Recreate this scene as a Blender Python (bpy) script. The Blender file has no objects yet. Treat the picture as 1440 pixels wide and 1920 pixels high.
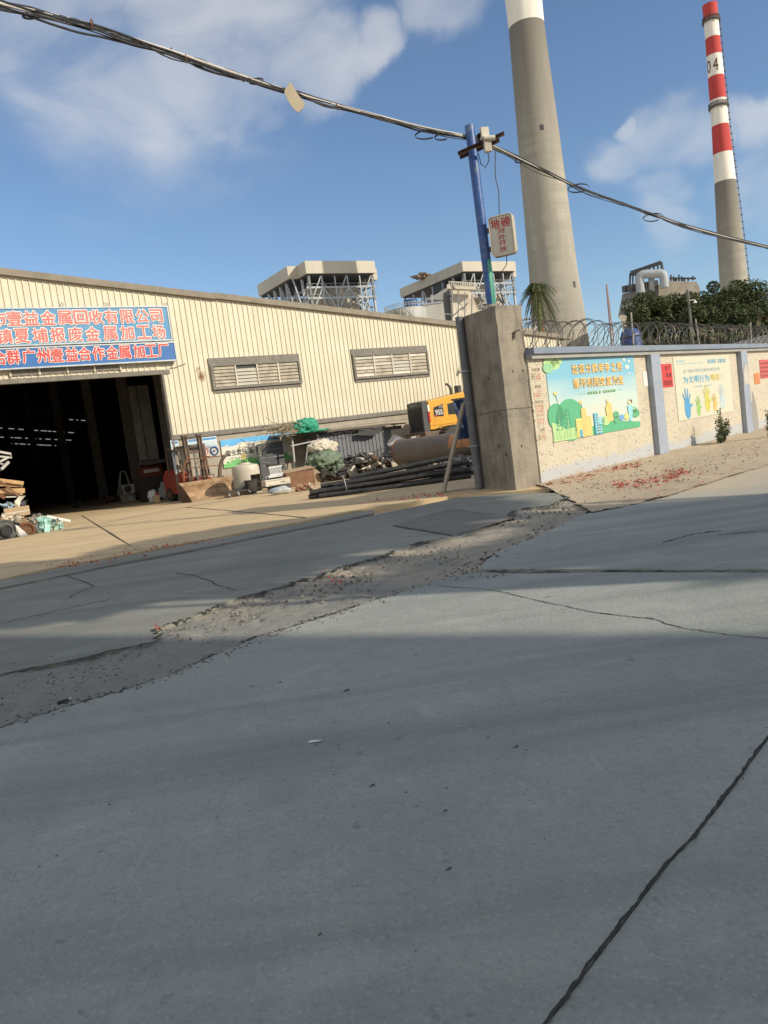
import bpy, bmesh, math, random
from mathutils import Vector, Matrix, noise
R = math.radians
random.seed(11)
scene = bpy.context.scene

# ---------------------------------------------------------------- camera
FPX, ROLL, PITCH, CAMH = 1450.0, R(7.6), R(5.5), 1.4
cr, sr, cp, sp = math.cos(ROLL), math.sin(ROLL), math.cos(PITCH), math.sin(PITCH)
def _pt(x, y, z): return Vector((x, y*cp + z*sp, -y*sp + z*cp))
rgt, upv, fwd = _pt(cr, 0, -sr), _pt(sr, 0, cr), _pt(0, 1, 0)
cam_d = bpy.data.cameras.new('camera'); cam = bpy.data.objects.new('camera', cam_d)
scene.collection.objects.link(cam); scene.camera = cam
cam_d.sensor_fit = 'VERTICAL'; cam_d.sensor_height = 24.0; cam_d.lens = 24.0*FPX/1920.0
cam_d.clip_start = 0.05; cam_d.clip_end = 8000
CAM = Vector((0, 0, CAMH))
cam.matrix_world = Matrix(((rgt.x, upv.x, -fwd.x, CAM.x), (rgt.y, upv.y, -fwd.y, CAM.y), (rgt.z, upv.z, -fwd.z, CAM.z), (0, 0, 0, 1)))

# ---------------------------------------------------------------- world and sun
SUN_AZ, SUN_EL = R(117), R(28)          # azimuth clockwise from +Y
sdir = Vector((math.sin(SUN_AZ)*math.cos(SUN_EL), math.cos(SUN_AZ)*math.cos(SUN_EL), math.sin(SUN_EL)))
scene.view_settings.view_transform = 'Standard'; scene.view_settings.look = 'None'
scene.view_settings.gamma = 1.0; scene.view_settings.exposure = 0.28
sl = bpy.data.lights.new('sun', 'SUN'); sl.energy = 3.7; sl.angle = R(0.55); sl.color = (1.0, 0.88, 0.70)
so = bpy.data.objects.new('sun', sl); scene.collection.objects.link(so)
so.rotation_euler = sdir.to_track_quat('Z', 'Y').to_euler(); so.location = (30, -15, 40)
SKY_STR = 0.115
def proj(p):
    v = Vector(p)-CAM; yy = v.dot(fwd); return (720+v.dot(rgt)/yy*FPX, 960-v.dot(upv)/yy*FPX)
def ray(px, py):
    x, y = px-720.0, py-960.0
    return _pt((x*cr - y*sr)/FPX, 1.0, -(x*sr + y*cr)/FPX)
world = bpy.data.worlds.new('World'); scene.world = world; world.use_nodes = True
wn, wl = world.node_tree.nodes, world.node_tree.links
wn.clear()
wout = wn.new('ShaderNodeOutputWorld'); bg = wn.new('ShaderNodeBackground')
sky = wn.new('ShaderNodeTexSky'); sky.sky_type = 'NISHITA'; sky.sun_disc = False
sky.sun_elevation = SUN_EL; sky.sun_rotation = SUN_AZ; sky.air_density = 1.0; sky.dust_density = 0.3; sky.ozone_density = 3.4
tc = wn.new('ShaderNodeTexCoord')
def wmath(op, a, b=None, c=None, clamp=False):
    n = wn.new('ShaderNodeMath'); n.operation = op; n.use_clamp = clamp
    for i, v in enumerate((a, b, c)):
        if v is None: continue
        if isinstance(v, (int, float)): n.inputs[i].default_value = v
        else: wl.new(v, n.inputs[i])
    return n.outputs[0]
nz = wn.new('ShaderNodeTexNoise'); nz.inputs['Scale'].default_value = 7.0; nz.inputs['Detail'].default_value = 7; nz.inputs['Roughness'].default_value = 0.52; nz.inputs['Distortion'].default_value = 0.5
mp = wn.new('ShaderNodeMapping'); mp.inputs['Scale'].default_value = (1, 1, 1.9); mp.inputs['Rotation'].default_value = (0, R(-14), 0)
wl.new(tc.outputs['Generated'], mp.inputs['Vector']); wl.new(mp.outputs['Vector'], nz.inputs['Vector'])
wz = wn.new('ShaderNodeTexNoise'); wz.inputs['Scale'].default_value = 6; wz.inputs['Detail'].default_value = 5; wl.new(tc.outputs['Generated'], wz.inputs['Vector'])
wc = wn.new('ShaderNodeVectorMath'); wc.operation = 'MULTIPLY_ADD'; wl.new(wz.outputs['Color'], wc.inputs[0]); wc.inputs[1].default_value = (.22, .22, .22); wl.new(tc.outputs['Generated'], wc.inputs[2])
wc2 = wn.new('ShaderNodeVectorMath'); wc2.operation = 'SUBTRACT'; wl.new(wc.outputs[0], wc2.inputs[0]); wc2.inputs[1].default_value = (.11, .11, .11)
mask = None
for px, py, rad, amp in ((230, -40, 17, .72), (150, 110, 13, .52), (420, 10, 9, 1.0), (570, 125, 5.5, 1.0), (470, 150, 5, .75), (690, 85, 3.4, 1.0), (830, 25, 4.5, .7), (330, 190, 4.5, .55),
                         (1170, 325, 3.6, .66), (1260, 300, 4.0, .64), (1390, 262, 3.4, .85), (1250, 430, 3.6, .66), (1420, 370, 3.5, .62), (1230, 240, 1.2, .75)):
    d = ray(px, py).normalized()
    vm = wn.new('ShaderNodeVectorMath'); vm.operation = 'DOT_PRODUCT'; vm.inputs[1].default_value = d
    nv = wn.new('ShaderNodeVectorMath'); nv.operation = 'NORMALIZE'; wl.new(wc2.outputs[0], nv.inputs[0]); wl.new(nv.outputs[0], vm.inputs[0])
    mr = wn.new('ShaderNodeMapRange'); mr.interpolation_type = 'SMOOTHSTEP'
    mr.inputs['From Min'].default_value = math.cos(R(rad)); mr.inputs['From Max'].default_value = math.cos(R(rad*.15)); mr.inputs['To Max'].default_value = amp
    wl.new(vm.outputs['Value'], mr.inputs['Value'])
    mask = mr.outputs[0] if mask is None else wmath('MAXIMUM', mask, mr.outputs[0])
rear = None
for d, rad, amp in (((0, -1, .45), 62, 1.1), ((-1, -.2, .5), 38, 1.0), ((.1, -.1, 1), 34, .95), ((.9, -.6, .9), 30, .9)):   # unseen bright clouds added behind and overhead to lift and whiten the shade
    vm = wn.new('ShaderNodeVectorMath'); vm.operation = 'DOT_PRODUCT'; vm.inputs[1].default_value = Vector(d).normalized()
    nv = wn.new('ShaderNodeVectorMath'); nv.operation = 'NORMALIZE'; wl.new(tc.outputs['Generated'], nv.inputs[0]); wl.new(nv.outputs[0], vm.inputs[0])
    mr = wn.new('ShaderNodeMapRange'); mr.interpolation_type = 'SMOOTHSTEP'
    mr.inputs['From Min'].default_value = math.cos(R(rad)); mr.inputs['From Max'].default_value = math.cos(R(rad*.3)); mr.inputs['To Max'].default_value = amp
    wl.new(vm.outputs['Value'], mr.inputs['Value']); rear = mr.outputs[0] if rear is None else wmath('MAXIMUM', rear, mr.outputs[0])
dens = wmath('ADD', wmath('MULTIPLY', mask, 0.66), wmath('MULTIPLY', wmath('SUBTRACT', nz.outputs['Fac'], 0.5), 1.15))
mr = wn.new('ShaderNodeMapRange'); mr.interpolation_type = 'SMOOTHSTEP'
mr.inputs['From Min'].default_value = 0.06; mr.inputs['From Max'].default_value = 0.95; mr.inputs['To Max'].default_value = 0.60
wl.new(dens, mr.inputs['Value'])
mx = wn.new('ShaderNodeMix'); mx.data_type = 'RGBA'
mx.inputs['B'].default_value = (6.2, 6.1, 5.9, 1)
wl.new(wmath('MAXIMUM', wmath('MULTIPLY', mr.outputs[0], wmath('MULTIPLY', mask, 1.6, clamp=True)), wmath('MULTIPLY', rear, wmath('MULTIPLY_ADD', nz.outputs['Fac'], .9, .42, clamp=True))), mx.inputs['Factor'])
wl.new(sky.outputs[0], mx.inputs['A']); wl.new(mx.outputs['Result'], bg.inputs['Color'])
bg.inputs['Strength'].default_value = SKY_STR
wl.new(bg.outputs[0], wout.inputs[0])

# ---------------------------------------------------------------- placing helpers
def G(px, py, z=0.0):
    r = ray(px, py); return CAM + r*((z-CAMH)/r.z)
def D(px, py, dist):                     # the point at a horizontal distance along a line of sight
    r = ray(px, py); return CAM + r*(dist/math.hypot(r.x, r.y))
class Frame:
    def __init__(s, o, az):
        s.o = Vector((o[0], o[1], 0)); s.az = az; s.rz = R(90)-az
        s.u = Vector((math.sin(az), math.cos(az), 0)); s.v = Vector((-math.cos(az), math.sin(az), 0))
    def at(s, px, py, off=0.0):          # (x, z) where a line of sight meets the plane y = off of the frame
        r = ray(px, py); o = s.o + s.v*off
        p = CAM + r*((o-CAM).dot(s.v)/r.dot(s.v)) - s.o
        return (p.dot(s.u), p.z)
    def g(s, px, py, z=0.0):
        p = G(px, py, z) - s.o; return (p.dot(s.u), p.dot(s.v))
    def w(s, x, y, z=0.0): return s.o + s.u*x + s.v*y + Vector((0, 0, z))
F = Frame(G(320, 943), R(55.1))          # warehouse front
W = Frame(G(1240, 853), R(44.5))         # brick wall

# ---------------------------------------------------------------- mesh builder
class MB:
    def __init__(s): s.v = []; s.f = []; s.m = []
    def add(s, vs, fs, mi=0):
        b = len(s.v); s.v += [Vector(v) for v in vs]
        for f in fs: s.f.append([b+i for i in f]); s.m.append(mi)
        return s
    def box(s, x0, y0, z0, x1, y1, z1, mi=0, M=None):
        vs = [Vector((x, y, z)) for z in (z0, z1) for y in (y0, y1) for x in (x0, x1)]
        if M is not None: vs = [M @ v for v in vs]
        return s.add(vs, [(0, 2, 3, 1), (4, 5, 7, 6), (0, 1, 5, 4), (2, 6, 7, 3), (0, 4, 6, 2), (1, 3, 7, 5)], mi)
    def cbox(s, c, size, rot=(0, 0, 0), mi=0):
        from mathutils import Euler
        M = Matrix.Translation(c) @ Euler(rot).to_matrix().to_4x4()
        a, b, d = size[0]/2, size[1]/2, size[2]/2
        return s.box(-a, -b, -d, a, b, d, mi, M)
    def beam(s, p, q, w, h=None, mi=0):
        p, q = Vector(p), Vector(q); h = h or w; d = q-p; L = d.length
        if L < 1e-6: return s
        z = d/L; a = Vector((0, 0, 1)) if abs(z.z) < .95 else Vector((0, 1, 0))
        x = a.cross(z).normalized(); y = z.cross(x)
        M = Matrix(((x.x, y.x, z.x, p.x), (x.y, y.y, z.y, p.y), (x.z, y.z, z.z, p.z), (0, 0, 0, 1)))
        return s.box(-w/2, -h/2, 0, w/2, h/2, L, mi, M)
    def tube(s, pts, r, n=8, mi=0, cap=True, closed=False):
        pts = [Vector(p) for p in pts]; rs = r if isinstance(r, (list, tuple)) else [r]*len(pts)
        b = len(s.v); N = len(pts); px = None
        for i, p in enumerate(pts):
            if closed: t = pts[(i+1) % N]-pts[i-1]
            else: t = pts[min(i+1, N-1)]-pts[max(i-1, 0)]
            t = t.normalized() if t.length > 1e-9 else Vector((0, 0, 1))
            if px is None:
                a = Vector((0, 0, 1)) if abs(t.z) < .9 else Vector((1, 0, 0)); px = a.cross(t).normalized()
            else:
                px = (px - t*px.dot(t)); px = px.normalized() if px.length > 1e-6 else Vector((1, 0, 0))
            py = t.cross(px)
            for k in range(n):
                a = 2*math.pi*k/n; s.v.append(p + (px*math.cos(a)+py*math.sin(a))*rs[i])
        for i in range(N if closed else N-1):
            j = (i+1) % N
            for k in range(n):
                l = (k+1) % n
                s.f.append([b+i*n+k, b+i*n+l, b+j*n+l, b+j*n+k]); s.m.append(mi)
        if cap and not closed:
            s.f.append([b+k for k in reversed(range(n))]); s.m.append(mi)
            s.f.append([b+(N-1)*n+k for k in range(n)]); s.m.append(mi)
        return s
    def cyl(s, p, q, r0, r1=None, n=16, mi=0, cap=True):
        return s.tube([p, q], [r0, r0 if r1 is None else r1], n, mi, cap)
    def poly(s, pts, mi=0): return s.add(pts, [tuple(range(len(pts)))], mi)
    def prism(s, pts, vec, mi=0):
        n = len(pts); vec = Vector(vec); a = [Vector(p) for p in pts]
        fs = [tuple(range(n)), tuple(range(2*n-1, n-1, -1))] + [(i, i+n, (i+1) % n+n, (i+1) % n) for i in range(n)]
        return s.add(a+[p+vec for p in a], fs, mi)
    def blob(s, c, rx, ry, rz, amp=.15, freq=2.0, mi=0, nu=20, nv=12, seed=0, flat=None):
        b = len(s.v); c = Vector(c)
        for j in range(nv+1):
            th = math.pi*j/nv
            for i in range(nu):
                ph = 2*math.pi*i/nu
                d = Vector((math.sin(th)*math.cos(ph), math.sin(th)*math.sin(ph), math.cos(th)))
                k = 1+amp*(noise.noise(d*freq+Vector((seed*3.1, seed*1.7, seed)))*1.6 + .5*noise.noise(d*freq*3+Vector((seed, 0, 9))))
                p = c+Vector((d.x*rx, d.y*ry, d.z*rz))*k
                if flat is not None: p.z = max(p.z, flat)
                s.v.append(p)
        for j in range(nv):
            for i in range(nu):
                k = (i+1) % nu
                s.f.append([b+j*nu+i, b+(j+1)*nu+i, b+(j+1)*nu+k, b+j*nu+k]); s.m.append(mi)
        return s
    def build(s, name, mats, parent=None, smooth=False, bevel=0, loc=None, rz=0, autosmooth=None):
        me = bpy.data.meshes.new(name); me.from_pydata([tuple(v) for v in s.v], [], s.f)
        for m in (mats if isinstance(mats, (list, tuple)) else [mats]): me.materials.append(m)
        me.polygons.foreach_set('material_index', s.m)
        if smooth: me.polygons.foreach_set('use_smooth', [True]*len(me.polygons))
        me.update()
        o = bpy.data.objects.new(name, me); scene.collection.objects.link(o)
        if parent: o.parent = parent
        if loc is not None: o.location = loc; o.rotation_euler = (0, 0, rz)
        if autosmooth:
            bm = bmesh.new(); bm.from_mesh(me); bmesh.ops.recalc_face_normals(bm, faces=bm.faces)
            for e in bm.edges:
                if len(e.link_faces) == 2 and e.calc_face_angle(3) > R(autosmooth): e.smooth = False
            for f in bm.faces: f.smooth = True
            bm.to_mesh(me); bm.free()
        if bevel:
            bv = o.modifiers.new('bevel', 'BEVEL'); bv.width = bevel; bv.segments = 2; bv.limit_method = 'ANGLE'; bv.angle_limit = R(40)
        return o
    def build_each(s, name, mats, parent=None, **kw):      # every loose piece becomes a part of its own
        par = list(range(len(s.v)))
        def find(i):
            while par[i] != i: par[i] = par[par[i]]; i = par[i]
            return i
        for f in s.f:
            a = find(f[0])
            for i in f[1:]: par[find(i)] = a
        groups = {}
        for f, m in zip(s.f, s.m): groups.setdefault(find(f[0]), []).append((f, m))
        out = []
        for g in groups.values():
            b = MB(); idx = {}
            for f, m in g:
                for i in f:
                    if i not in idx: idx[i] = len(b.v); b.v.append(s.v[i])
                b.f.append([idx[i] for i in f]); b.m.append(m)
            out.append(b.build(name, mats, parent, **kw))
        return out
def tag(o, label=None, cat=None, group=None, kind=None):
    if label: o['label'] = label
    if cat: o['category'] = cat
    if group: o['group'] = group
    if kind: o['kind'] = kind
    return o
def thing(name, label, cat, loc, rz=0.0, group=None):
    o = bpy.data.objects.new(name, None); scene.collection.objects.link(o); o.empty_display_size = .1
    o.location = loc; o.rotation_euler = (0, 0, rz); return tag(o, label, cat, group)
def fthing(name, label, cat, x, y, z=0.0, rot=0.0, group=None): return thing(name, label, cat, F.w(x, y, z), F.rz+rot, group)
def children(o): return [c for c in bpy.data.objects if c.parent == o]
def copy_tree(o, parent=None):
    c = o.copy(); scene.collection.objects.link(c); c.parent = parent
    for ch in children(o): copy_tree(ch, c)
    return c

# ---------------------------------------------------------------- materials
def mat(name, col, rough=.8, col2=None, scale=4.0, amt=.5, bump=0.0, bscale=None, metal=0.0, stretch=None, dirt=None, dirt_scale=1.2, dirt_amt=.4, detail=6, streak=None, emis=None, coord='Object', spec=None):
    m = bpy.data.materials.new(name); m.use_nodes = True; nt = m.node_tree; N, L = nt.nodes, nt.links
    b = N['Principled BSDF']; b.inputs['Roughness'].default_value = rough; b.inputs['Metallic'].default_value = metal
    if spec is not None: b.inputs['Specular IOR Level'].default_value = spec
    t = N.new('ShaderNodeTexCoord'); vec = t.outputs[coord]
    if coord == 'World':
        pass
    if stretch:
        mm = N.new('ShaderNodeMapping'); mm.inputs['Scale'].default_value = stretch; L.new(vec, mm.inputs[0]); vec = mm.outputs[0]
    col2 = col2 or tuple(c*.8 for c in col)
    n1 = N.new('ShaderNodeTexNoise'); n1.inputs['Scale'].default_value = scale; n1.inputs['Detail'].default_value = detail; L.new(vec, n1.inputs['Vector'])
    r = N.new('ShaderNodeMapRange'); r.inputs['From Min'].default_value = .5-.5*(1-amt)-.05; r.inputs['From Max'].default_value = .5+.5*(1-amt)+.05
    r.inputs['From Min'].default_value = .32; r.inputs['From Max'].default_value = .68; r.inputs['To Max'].default_value = amt*2 if amt < .5 else 1
    L.new(n1.outputs['Fac'], r.inputs['Value'])
    mix = N.new('ShaderNodeMix'); mix.data_type = 'RGBA'; mix.inputs['A'].default_value = (*col, 1); mix.inputs['B'].default_value = (*col2, 1)
    L.new(r.outputs[0], mix.inputs['Factor']); out = mix.outputs['Result']
    def layer(out, c, sc, a, lo, hi, st=None, det=8):
        v = t.outputs[coord]
        if st:
            mm = N.new('ShaderNodeMapping'); mm.inputs['Scale'].default_value = st; L.new(v, mm.inputs[0]); v = mm.outputs[0]
        n = N.new('ShaderNodeTexNoise'); n.inputs['Scale'].default_value = sc; n.inputs['Detail'].default_value = det; n.inputs['Roughness'].default_value = .65; L.new(v, n.inputs['Vector'])
        rr = N.new('ShaderNodeMapRange'); rr.inputs['From Min'].default_value = lo; rr.inputs['From Max'].default_value = hi; rr.inputs['To Max'].default_value = a
        L.new(n.outputs['Fac'], rr.inputs['Value'])
        x = N.new('ShaderNodeMix'); x.data_type = 'RGBA'; L.new(out, x.inputs['A']); x.inputs['B'].default_value = (*c, 1); L.new(rr.outputs[0], x.inputs['Factor'])
        return x.outputs['Result']
    if dirt: out = layer(out, dirt, dirt_scale, dirt_amt, .48, .68)
    if streak: out = layer(out, streak[0], streak[1], streak[2], .5, .72, streak[3])
    L.new(out, b.inputs['Base Color'])
    if bump:
        nb = N.new('ShaderNodeTexNoise'); nb.inputs['Scale'].default_value = bscale or scale*6; nb.inputs['Detail'].default_value = 6; L.new(t.outputs[coord], nb.inputs['Vector'])
        bp = N.new('ShaderNodeBump'); bp.inputs['Strength'].default_value = min(1, bump); bp.inputs['Distance'].default_value = .02
        L.new(nb.outputs['Fac'], bp.inputs['Height']); L.new(bp.outputs[0], b.inputs['Normal'])
    if emis: b.inputs['Emission Color'].default_value = (*emis[0], 1); b.inputs['Emission Strength'].default_value = emis[1]
    return m
M = {}
M['black'] = mat('black_rubber', (.018, .018, .02), .55, (.04, .04, .042), 8, bump=.2)
M['dark'] = mat('dark_metal', (.03, .03, .032), .6, (.07, .065, .06), 6, bump=.2)
M['steel'] = mat('grey_steel', (.22, .23, .24), .5, (.14, .14, .15), 5, metal=.5, bump=.1)
M['galv'] = mat('galvanised', (.42, .46, .5), .5, (.32, .35, .38), 5, metal=.3)
M['white'] = mat('white_paint', (.72, .72, .70), .5, (.6, .6, .58), 3, dirt=(.35, .3, .24), dirt_amt=.3)
M['offwhite'] = mat('aged_white', (.62, .58, .48), .6, (.5, .46, .38), 4, dirt=(.25, .2, .14), dirt_amt=.5, bump=.1)
M['rust'] = mat('rust', (.22, .085, .035), .85, (.10, .045, .025), 6, bump=.5, dirt=(.3, .16, .08), dirt_amt=.5)
M['rustlight'] = mat('rusty_tan_steel', (.44, .31, .19), .75, (.28, .17, .09), 5, bump=.4, dirt=(.12, .07, .04), dirt_amt=.5, dirt_scale=3)
M['red'] = mat('red_paint', (.42, .04, .03), .5, (.3, .03, .025), 4, dirt=(.12, .07, .05), dirt_amt=.4)
M['redink'] = mat('red_print', (.55, .05, .05), .6, (.5, .07, .06), 6)
M['pinkink'] = mat('faded_red_print', (.62, .16, .15), .6, (.55, .2, .19), 9)
M['blackink'] = mat('black_print', (.03, .03, .03), .6)
M['yellow'] = mat('yellow_paint', (.68, .36, .035), .38, (.6, .3, .03), 3, dirt=(.3, .18, .06), dirt_amt=.3)
M['wood'] = mat('raw_timber', (.55, .36, .17), .75, (.36, .22, .10), 3, stretch=(1, 6, 6), bump=.2)
M['darkwood'] = mat('brown_board', (.22, .11, .055), .7, (.14, .07, .035), 4, bump=.2)
M['card'] = mat('cardboard', (.45, .34, .21), .85, (.38, .28, .17), 4, bump=.2)
M['concrete'] = mat('pillar_concrete', (.31, .275, .22), .9, (.22, .195, .155), 1.6, bump=.9, bscale=22, dirt=(.09, .08, .07), dirt_scale=2.3, dirt_amt=.55, streak=((.10, .09, .08), 2.5, .6, (3, 3, .35)))
M['pipegrey'] = mat('grey_plastic_pipe', (.16, .165, .17), .55, (.11, .11, .12), 3)
M['bluepaint'] = mat('worn_blue_paint', (.025, .10, .33), .4, (.02, .07, .24), 3, dirt=(.30, .33, .33), dirt_scale=4.5, dirt_amt=.35, bump=.2)
M['greenpaint'] = mat('green_paint_patch', (.06, .3, .2), .5, (.1, .38, .3), 6)
M['bark'] = mat('bark', (.13, .10, .07), .9, (.07, .055, .04), 8, bump=.6)
# ---------------------------------------------------------------- ground
def ground_mat(name, a, b, patch, patch_amt, grit=.5, rough=.9, speck=None, bump=.5, wear=None, streaks=None, dust=None, zone=False):
    m = bpy.data.materials.new(name); m.use_nodes = True; nt = m.node_tree; N, L = nt.nodes, nt.links
    bs = N['Principled BSDF']; bs.inputs['Roughness'].default_value = rough; bs.inputs['Specular IOR Level'].default_value = .3
    geo = N.new('ShaderNodeNewGeometry'); P = geo.outputs['Position']
    def nse(sc, det=8, rg=.6, dist=0, st=None):
        v = P
        if st:
            mm = N.new('ShaderNodeMapping'); mm.inputs['Scale'].default_value = st[0]; mm.inputs['Rotation'].default_value = (0, 0, st[1]); L.new(v, mm.inputs[0]); v = mm.outputs[0]
        n = N.new('ShaderNodeTexNoise'); n.inputs['Scale'].default_value = sc; n.inputs['Detail'].default_value = det; n.inputs['Roughness'].default_value = rg; n.inputs['Distortion'].default_value = dist
        L.new(v, n.inputs['Vector']); return n.outputs['Fac']
    def rng(v, lo, hi, t0=0, t1=1):
        r = N.new('ShaderNodeMapRange'); r.inputs['From Min'].default_value = lo; r.inputs['From Max'].default_value = hi; r.inputs['To Min'].default_value = t0; r.inputs['To Max'].default_value = t1
        L.new(v, r.inputs['Value']); return r.outputs[0]
    def mix(A, B, f):
        x = N.new('ShaderNodeMix'); x.data_type = 'RGBA'
        for k, v in (('A', A), ('B', B)):
            if isinstance(v, tuple): x.inputs[k].default_value = (*v, 1)
            else: L.new(v, x.inputs[k])
        if isinstance(f, float): x.inputs['Factor'].default_value = f
        else: L.new(f, x.inputs['Factor'])
        return x.outputs['Result']
    c = mix(a, b, rng(nse(.55, 7, .62, .4), .35, .65))
    pf = rng(nse(.28, 9, .68, .8), .48, .66, 0, patch_amt)
    if zone:                             # dusty brown earth only where the strip is broken open
        sy = N.new('ShaderNodeSeparateXYZ'); L.new(P, sy.inputs[0]); zm = N.new('ShaderNodeMath'); zm.operation = 'MULTIPLY_ADD'; L.new(nse(.8, 6, .6), zm.inputs[0]); zm.inputs[1].default_value = 3.0; L.new(sy.outputs['Y'], zm.inputs[2])
        zz_ = N.new('ShaderNodeMath'); zz_.operation = 'MULTIPLY'; L.new(rng(zm.outputs[0], 8.0, 9.6), zz_.inputs[0]); L.new(rng(nse(1.1, 9, .7, .8), .36, .58, 0, patch_amt), zz_.inputs[1]); pf = zz_.outputs[0]
    c = mix(c, patch, pf)
    c = mix(c, tuple(x*.55 for x in a), rng(nse(28, 6, .7), .52, .75, 0, grit))
    c = mix(c, tuple(min(1, x*1.5) for x in a), rng(nse(70, 3, .6), .60, .75, 0, grit*.7))
    c = mix(c, tuple(x*.72 for x in a), rng(nse(6.5, 8, .72, .3), .50, .72, 0, .5))
    c = mix(c, tuple(min(1, x*1.22) for x in a), rng(nse(2.1, 9, .7, .6), .53, .70, 0, .55))
    if wear: c = mix(c, wear, rng(nse(1.0, 6, .6, .2, ((.16, 1.6, 1), streaks or R(-35))), .48, .68, 0, .75))
    if speck: c = mix(c, speck, rng(nse(9, 2, .5), .70, .74, 0, .8))
    # aggregate: fine light and dark stones showing in the worn face
    vo = N.new('ShaderNodeTexVoronoi'); vo.inputs['Scale'].default_value = 95; L.new(P, vo.inputs['Vector'])
    sv = N.new('ShaderNodeSeparateColor'); L.new(vo.outputs['Color'], sv.inputs[0])
    c = mix(c, tuple(x*.5 for x in a), rng(sv.outputs[0], .80, .98, 0, .26)); c = mix(c, tuple(min(1, x*1.45) for x in a), rng(sv.outputs[1], .85, .98, 0, .2))
    # scuffs and scratches
    c = mix(c, tuple(x*.62 for x in a), rng(nse(1.0, 7, .7, .1, ((5.5, .5, 1), R(28))), .60, .72, 0, .35)); c = mix(c, tuple(min(1, x*1.25) for x in a), rng(nse(1.0, 7, .7, .1, ((9, .7, 1), R(-52))), .62, .72, 0, .35))
    if dust:
        vd = N.new('ShaderNodeVectorMath'); vd.operation = 'DOT_PRODUCT'; L.new(P, vd.inputs[0]); vd.inputs[1].default_value = -W.v
        dd = N.new('ShaderNodeMath'); dd.operation = 'ADD'; L.new(vd.outputs['Value'], dd.inputs[0]); dd.inputs[1].default_value = W.o.dot(W.v)
        d2 = N.new('ShaderNodeMath'); d2.operation = 'MULTIPLY_ADD'; L.new(nse(.9, 8, .65, .4), d2.inputs[0]); d2.inputs[1].default_value = -3.2; L.new(dd.outputs[0], d2.inputs[2])
        vu = N.new('ShaderNodeVectorMath'); vu.operation = 'DOT_PRODUCT'; L.new(P, vu.inputs[0]); vu.inputs[1].default_value = W.u
        mm_ = N.new('ShaderNodeMath'); mm_.operation = 'MULTIPLY'; L.new(rng(d2.outputs[0], 4.6, 2.6, 0, .9), mm_.inputs[0]); L.new(rng(vu.outputs['Value'], W.o.dot(W.u)-9.5, W.o.dot(W.u)-7.5), mm_.inputs[1])
        c = mix(c, dust, mm_.outputs[0])
    L.new(c, bs.inputs['Base Color'])
    ad = N.new('ShaderNodeMath'); ad.operation = 'ADD'; L.new(nse(35, 6, .7), ad.inputs[0]); L.new(nse(3, 5, .6), ad.inputs[1])
    bp = N.new('ShaderNodeBump'); bp.inputs['Strength'].default_value = bump; bp.inputs['Distance'].default_value = .02; L.new(ad.outputs[0], bp.inputs['Height']); L.new(bp.outputs[0], bs.inputs['Normal'])
    return m
M['road'] = ground_mat('road_concrete', (.328, .347, .324), (.268, .288, .27), (.38, .385, .335), .6, grit=.42, speck=(.18, .19, .18), wear=(.20, .222, .205), dust=(.50, .42, .31))
M['apron'] = ground_mat('apron_concrete', (.255, .262, .235), (.20, .208, .19), (.31, .30, .25), .6, grit=.45, speck=(.11, .11, .10), wear=(.16, .165, .15), streaks=R(-20))
M['yard'] = ground_mat('yard_concrete', (.58, .45, .27), (.51, .39, .235), (.60, .49, .32), .5, grit=.25, wear=(.40, .31, .20), streaks=R(-30), bump=.3)
M['dirt'] = ground_mat('dusty_dirt', (.52, .43, .31), (.46, .375, .27), (.38, .31, .23), .5, grit=.4, bump=1.0)
M['rubble'] = ground_mat('broken_concrete', (.285, .285, .258), (.23, .232, .21), (.42, .36, .27), .95, zone=True, grit=.6, bump=1.0, speck=(.15, .145, .13))
M['crack'] = mat('crack_dirt', (.025, .024, .022), .95, (.05, .045, .04), 20)

def slab(name, pts, m, top=0.0, th=.125, jit=0.0, sub=None):
    P = [Vector((p[0], p[1], top)) for p in pts]
    if jit:
        Q = []
        for i, p in enumerate(P):
            q = P[(i+1) % len(P)]; L = (q-p).length; dcam = max(1.5, math.hypot(p.x, p.y)); n = max(1, min(90, int(L/(.008*dcam))))
            if dcam > 26 or L > 25: n = 1
            for k in range(n):
                t = p.lerp(q, k/n); s = jit*(1 if k else .6)*min(1, max(.3, (dcam-1.5)/11))
                t += Vector((noise.noise(t*2.2), noise.noise(t*2.2+Vector((7, 3, 1))), 0))*s*.55*min(1, dcam/14) + Vector((noise.noise(t*15), noise.noise(t*15+Vector((2, 8, 1))), 0))*s*.55 + Vector((noise.noise(t*47), noise.noise(t*47+Vector((2, 8, 1))), 0))*s*.38
                t.z = top; Q.append(t)
        P = Q
    bm = bmesh.new(); vs = [bm.verts.new(p) for p in P]; f = bm.faces.new(vs)
    if f.normal.z < 0: f.normal_flip()
    bm.normal_update()
    if f.normal.z < 0: bmesh.ops.reverse_faces(bm, faces=[f])
    ext = bmesh.ops.extrude_face_region(bm, geom=[f])
    for v in [g for g in ext['geom'] if isinstance(g, bmesh.types.BMVert)]: v.co.z += 0
    for v in vs: v.co.z -= th
    bmesh.ops.recalc_face_normals(bm, faces=bm.faces)
    bmesh.ops.triangulate(bm, faces=[x for x in bm.faces if len(x.verts) > 4])
    me = bpy.data.meshes.new(name); bm.to_mesh(me); bm.free(); me.materials.append(m)
    o = bpy.data.objects.new(name, me); scene.collection.objects.link(o); tag(o, kind='structure'); return o
def gp(l, z=0.0): return [G(x, y, z) for x, y in l]
def inpoly(x, y, P):
    c = False; j = len(P)-1
    for i in range(len(P)):
        xi, yi, xj, yj = P[i][0], P[i][1], P[j][0], P[j][1]
        if (yi > y) != (yj > y) and x < (xj-xi)*(y-yi)/(yj-yi)+xi: c = not c
        j = i
    return c
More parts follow.
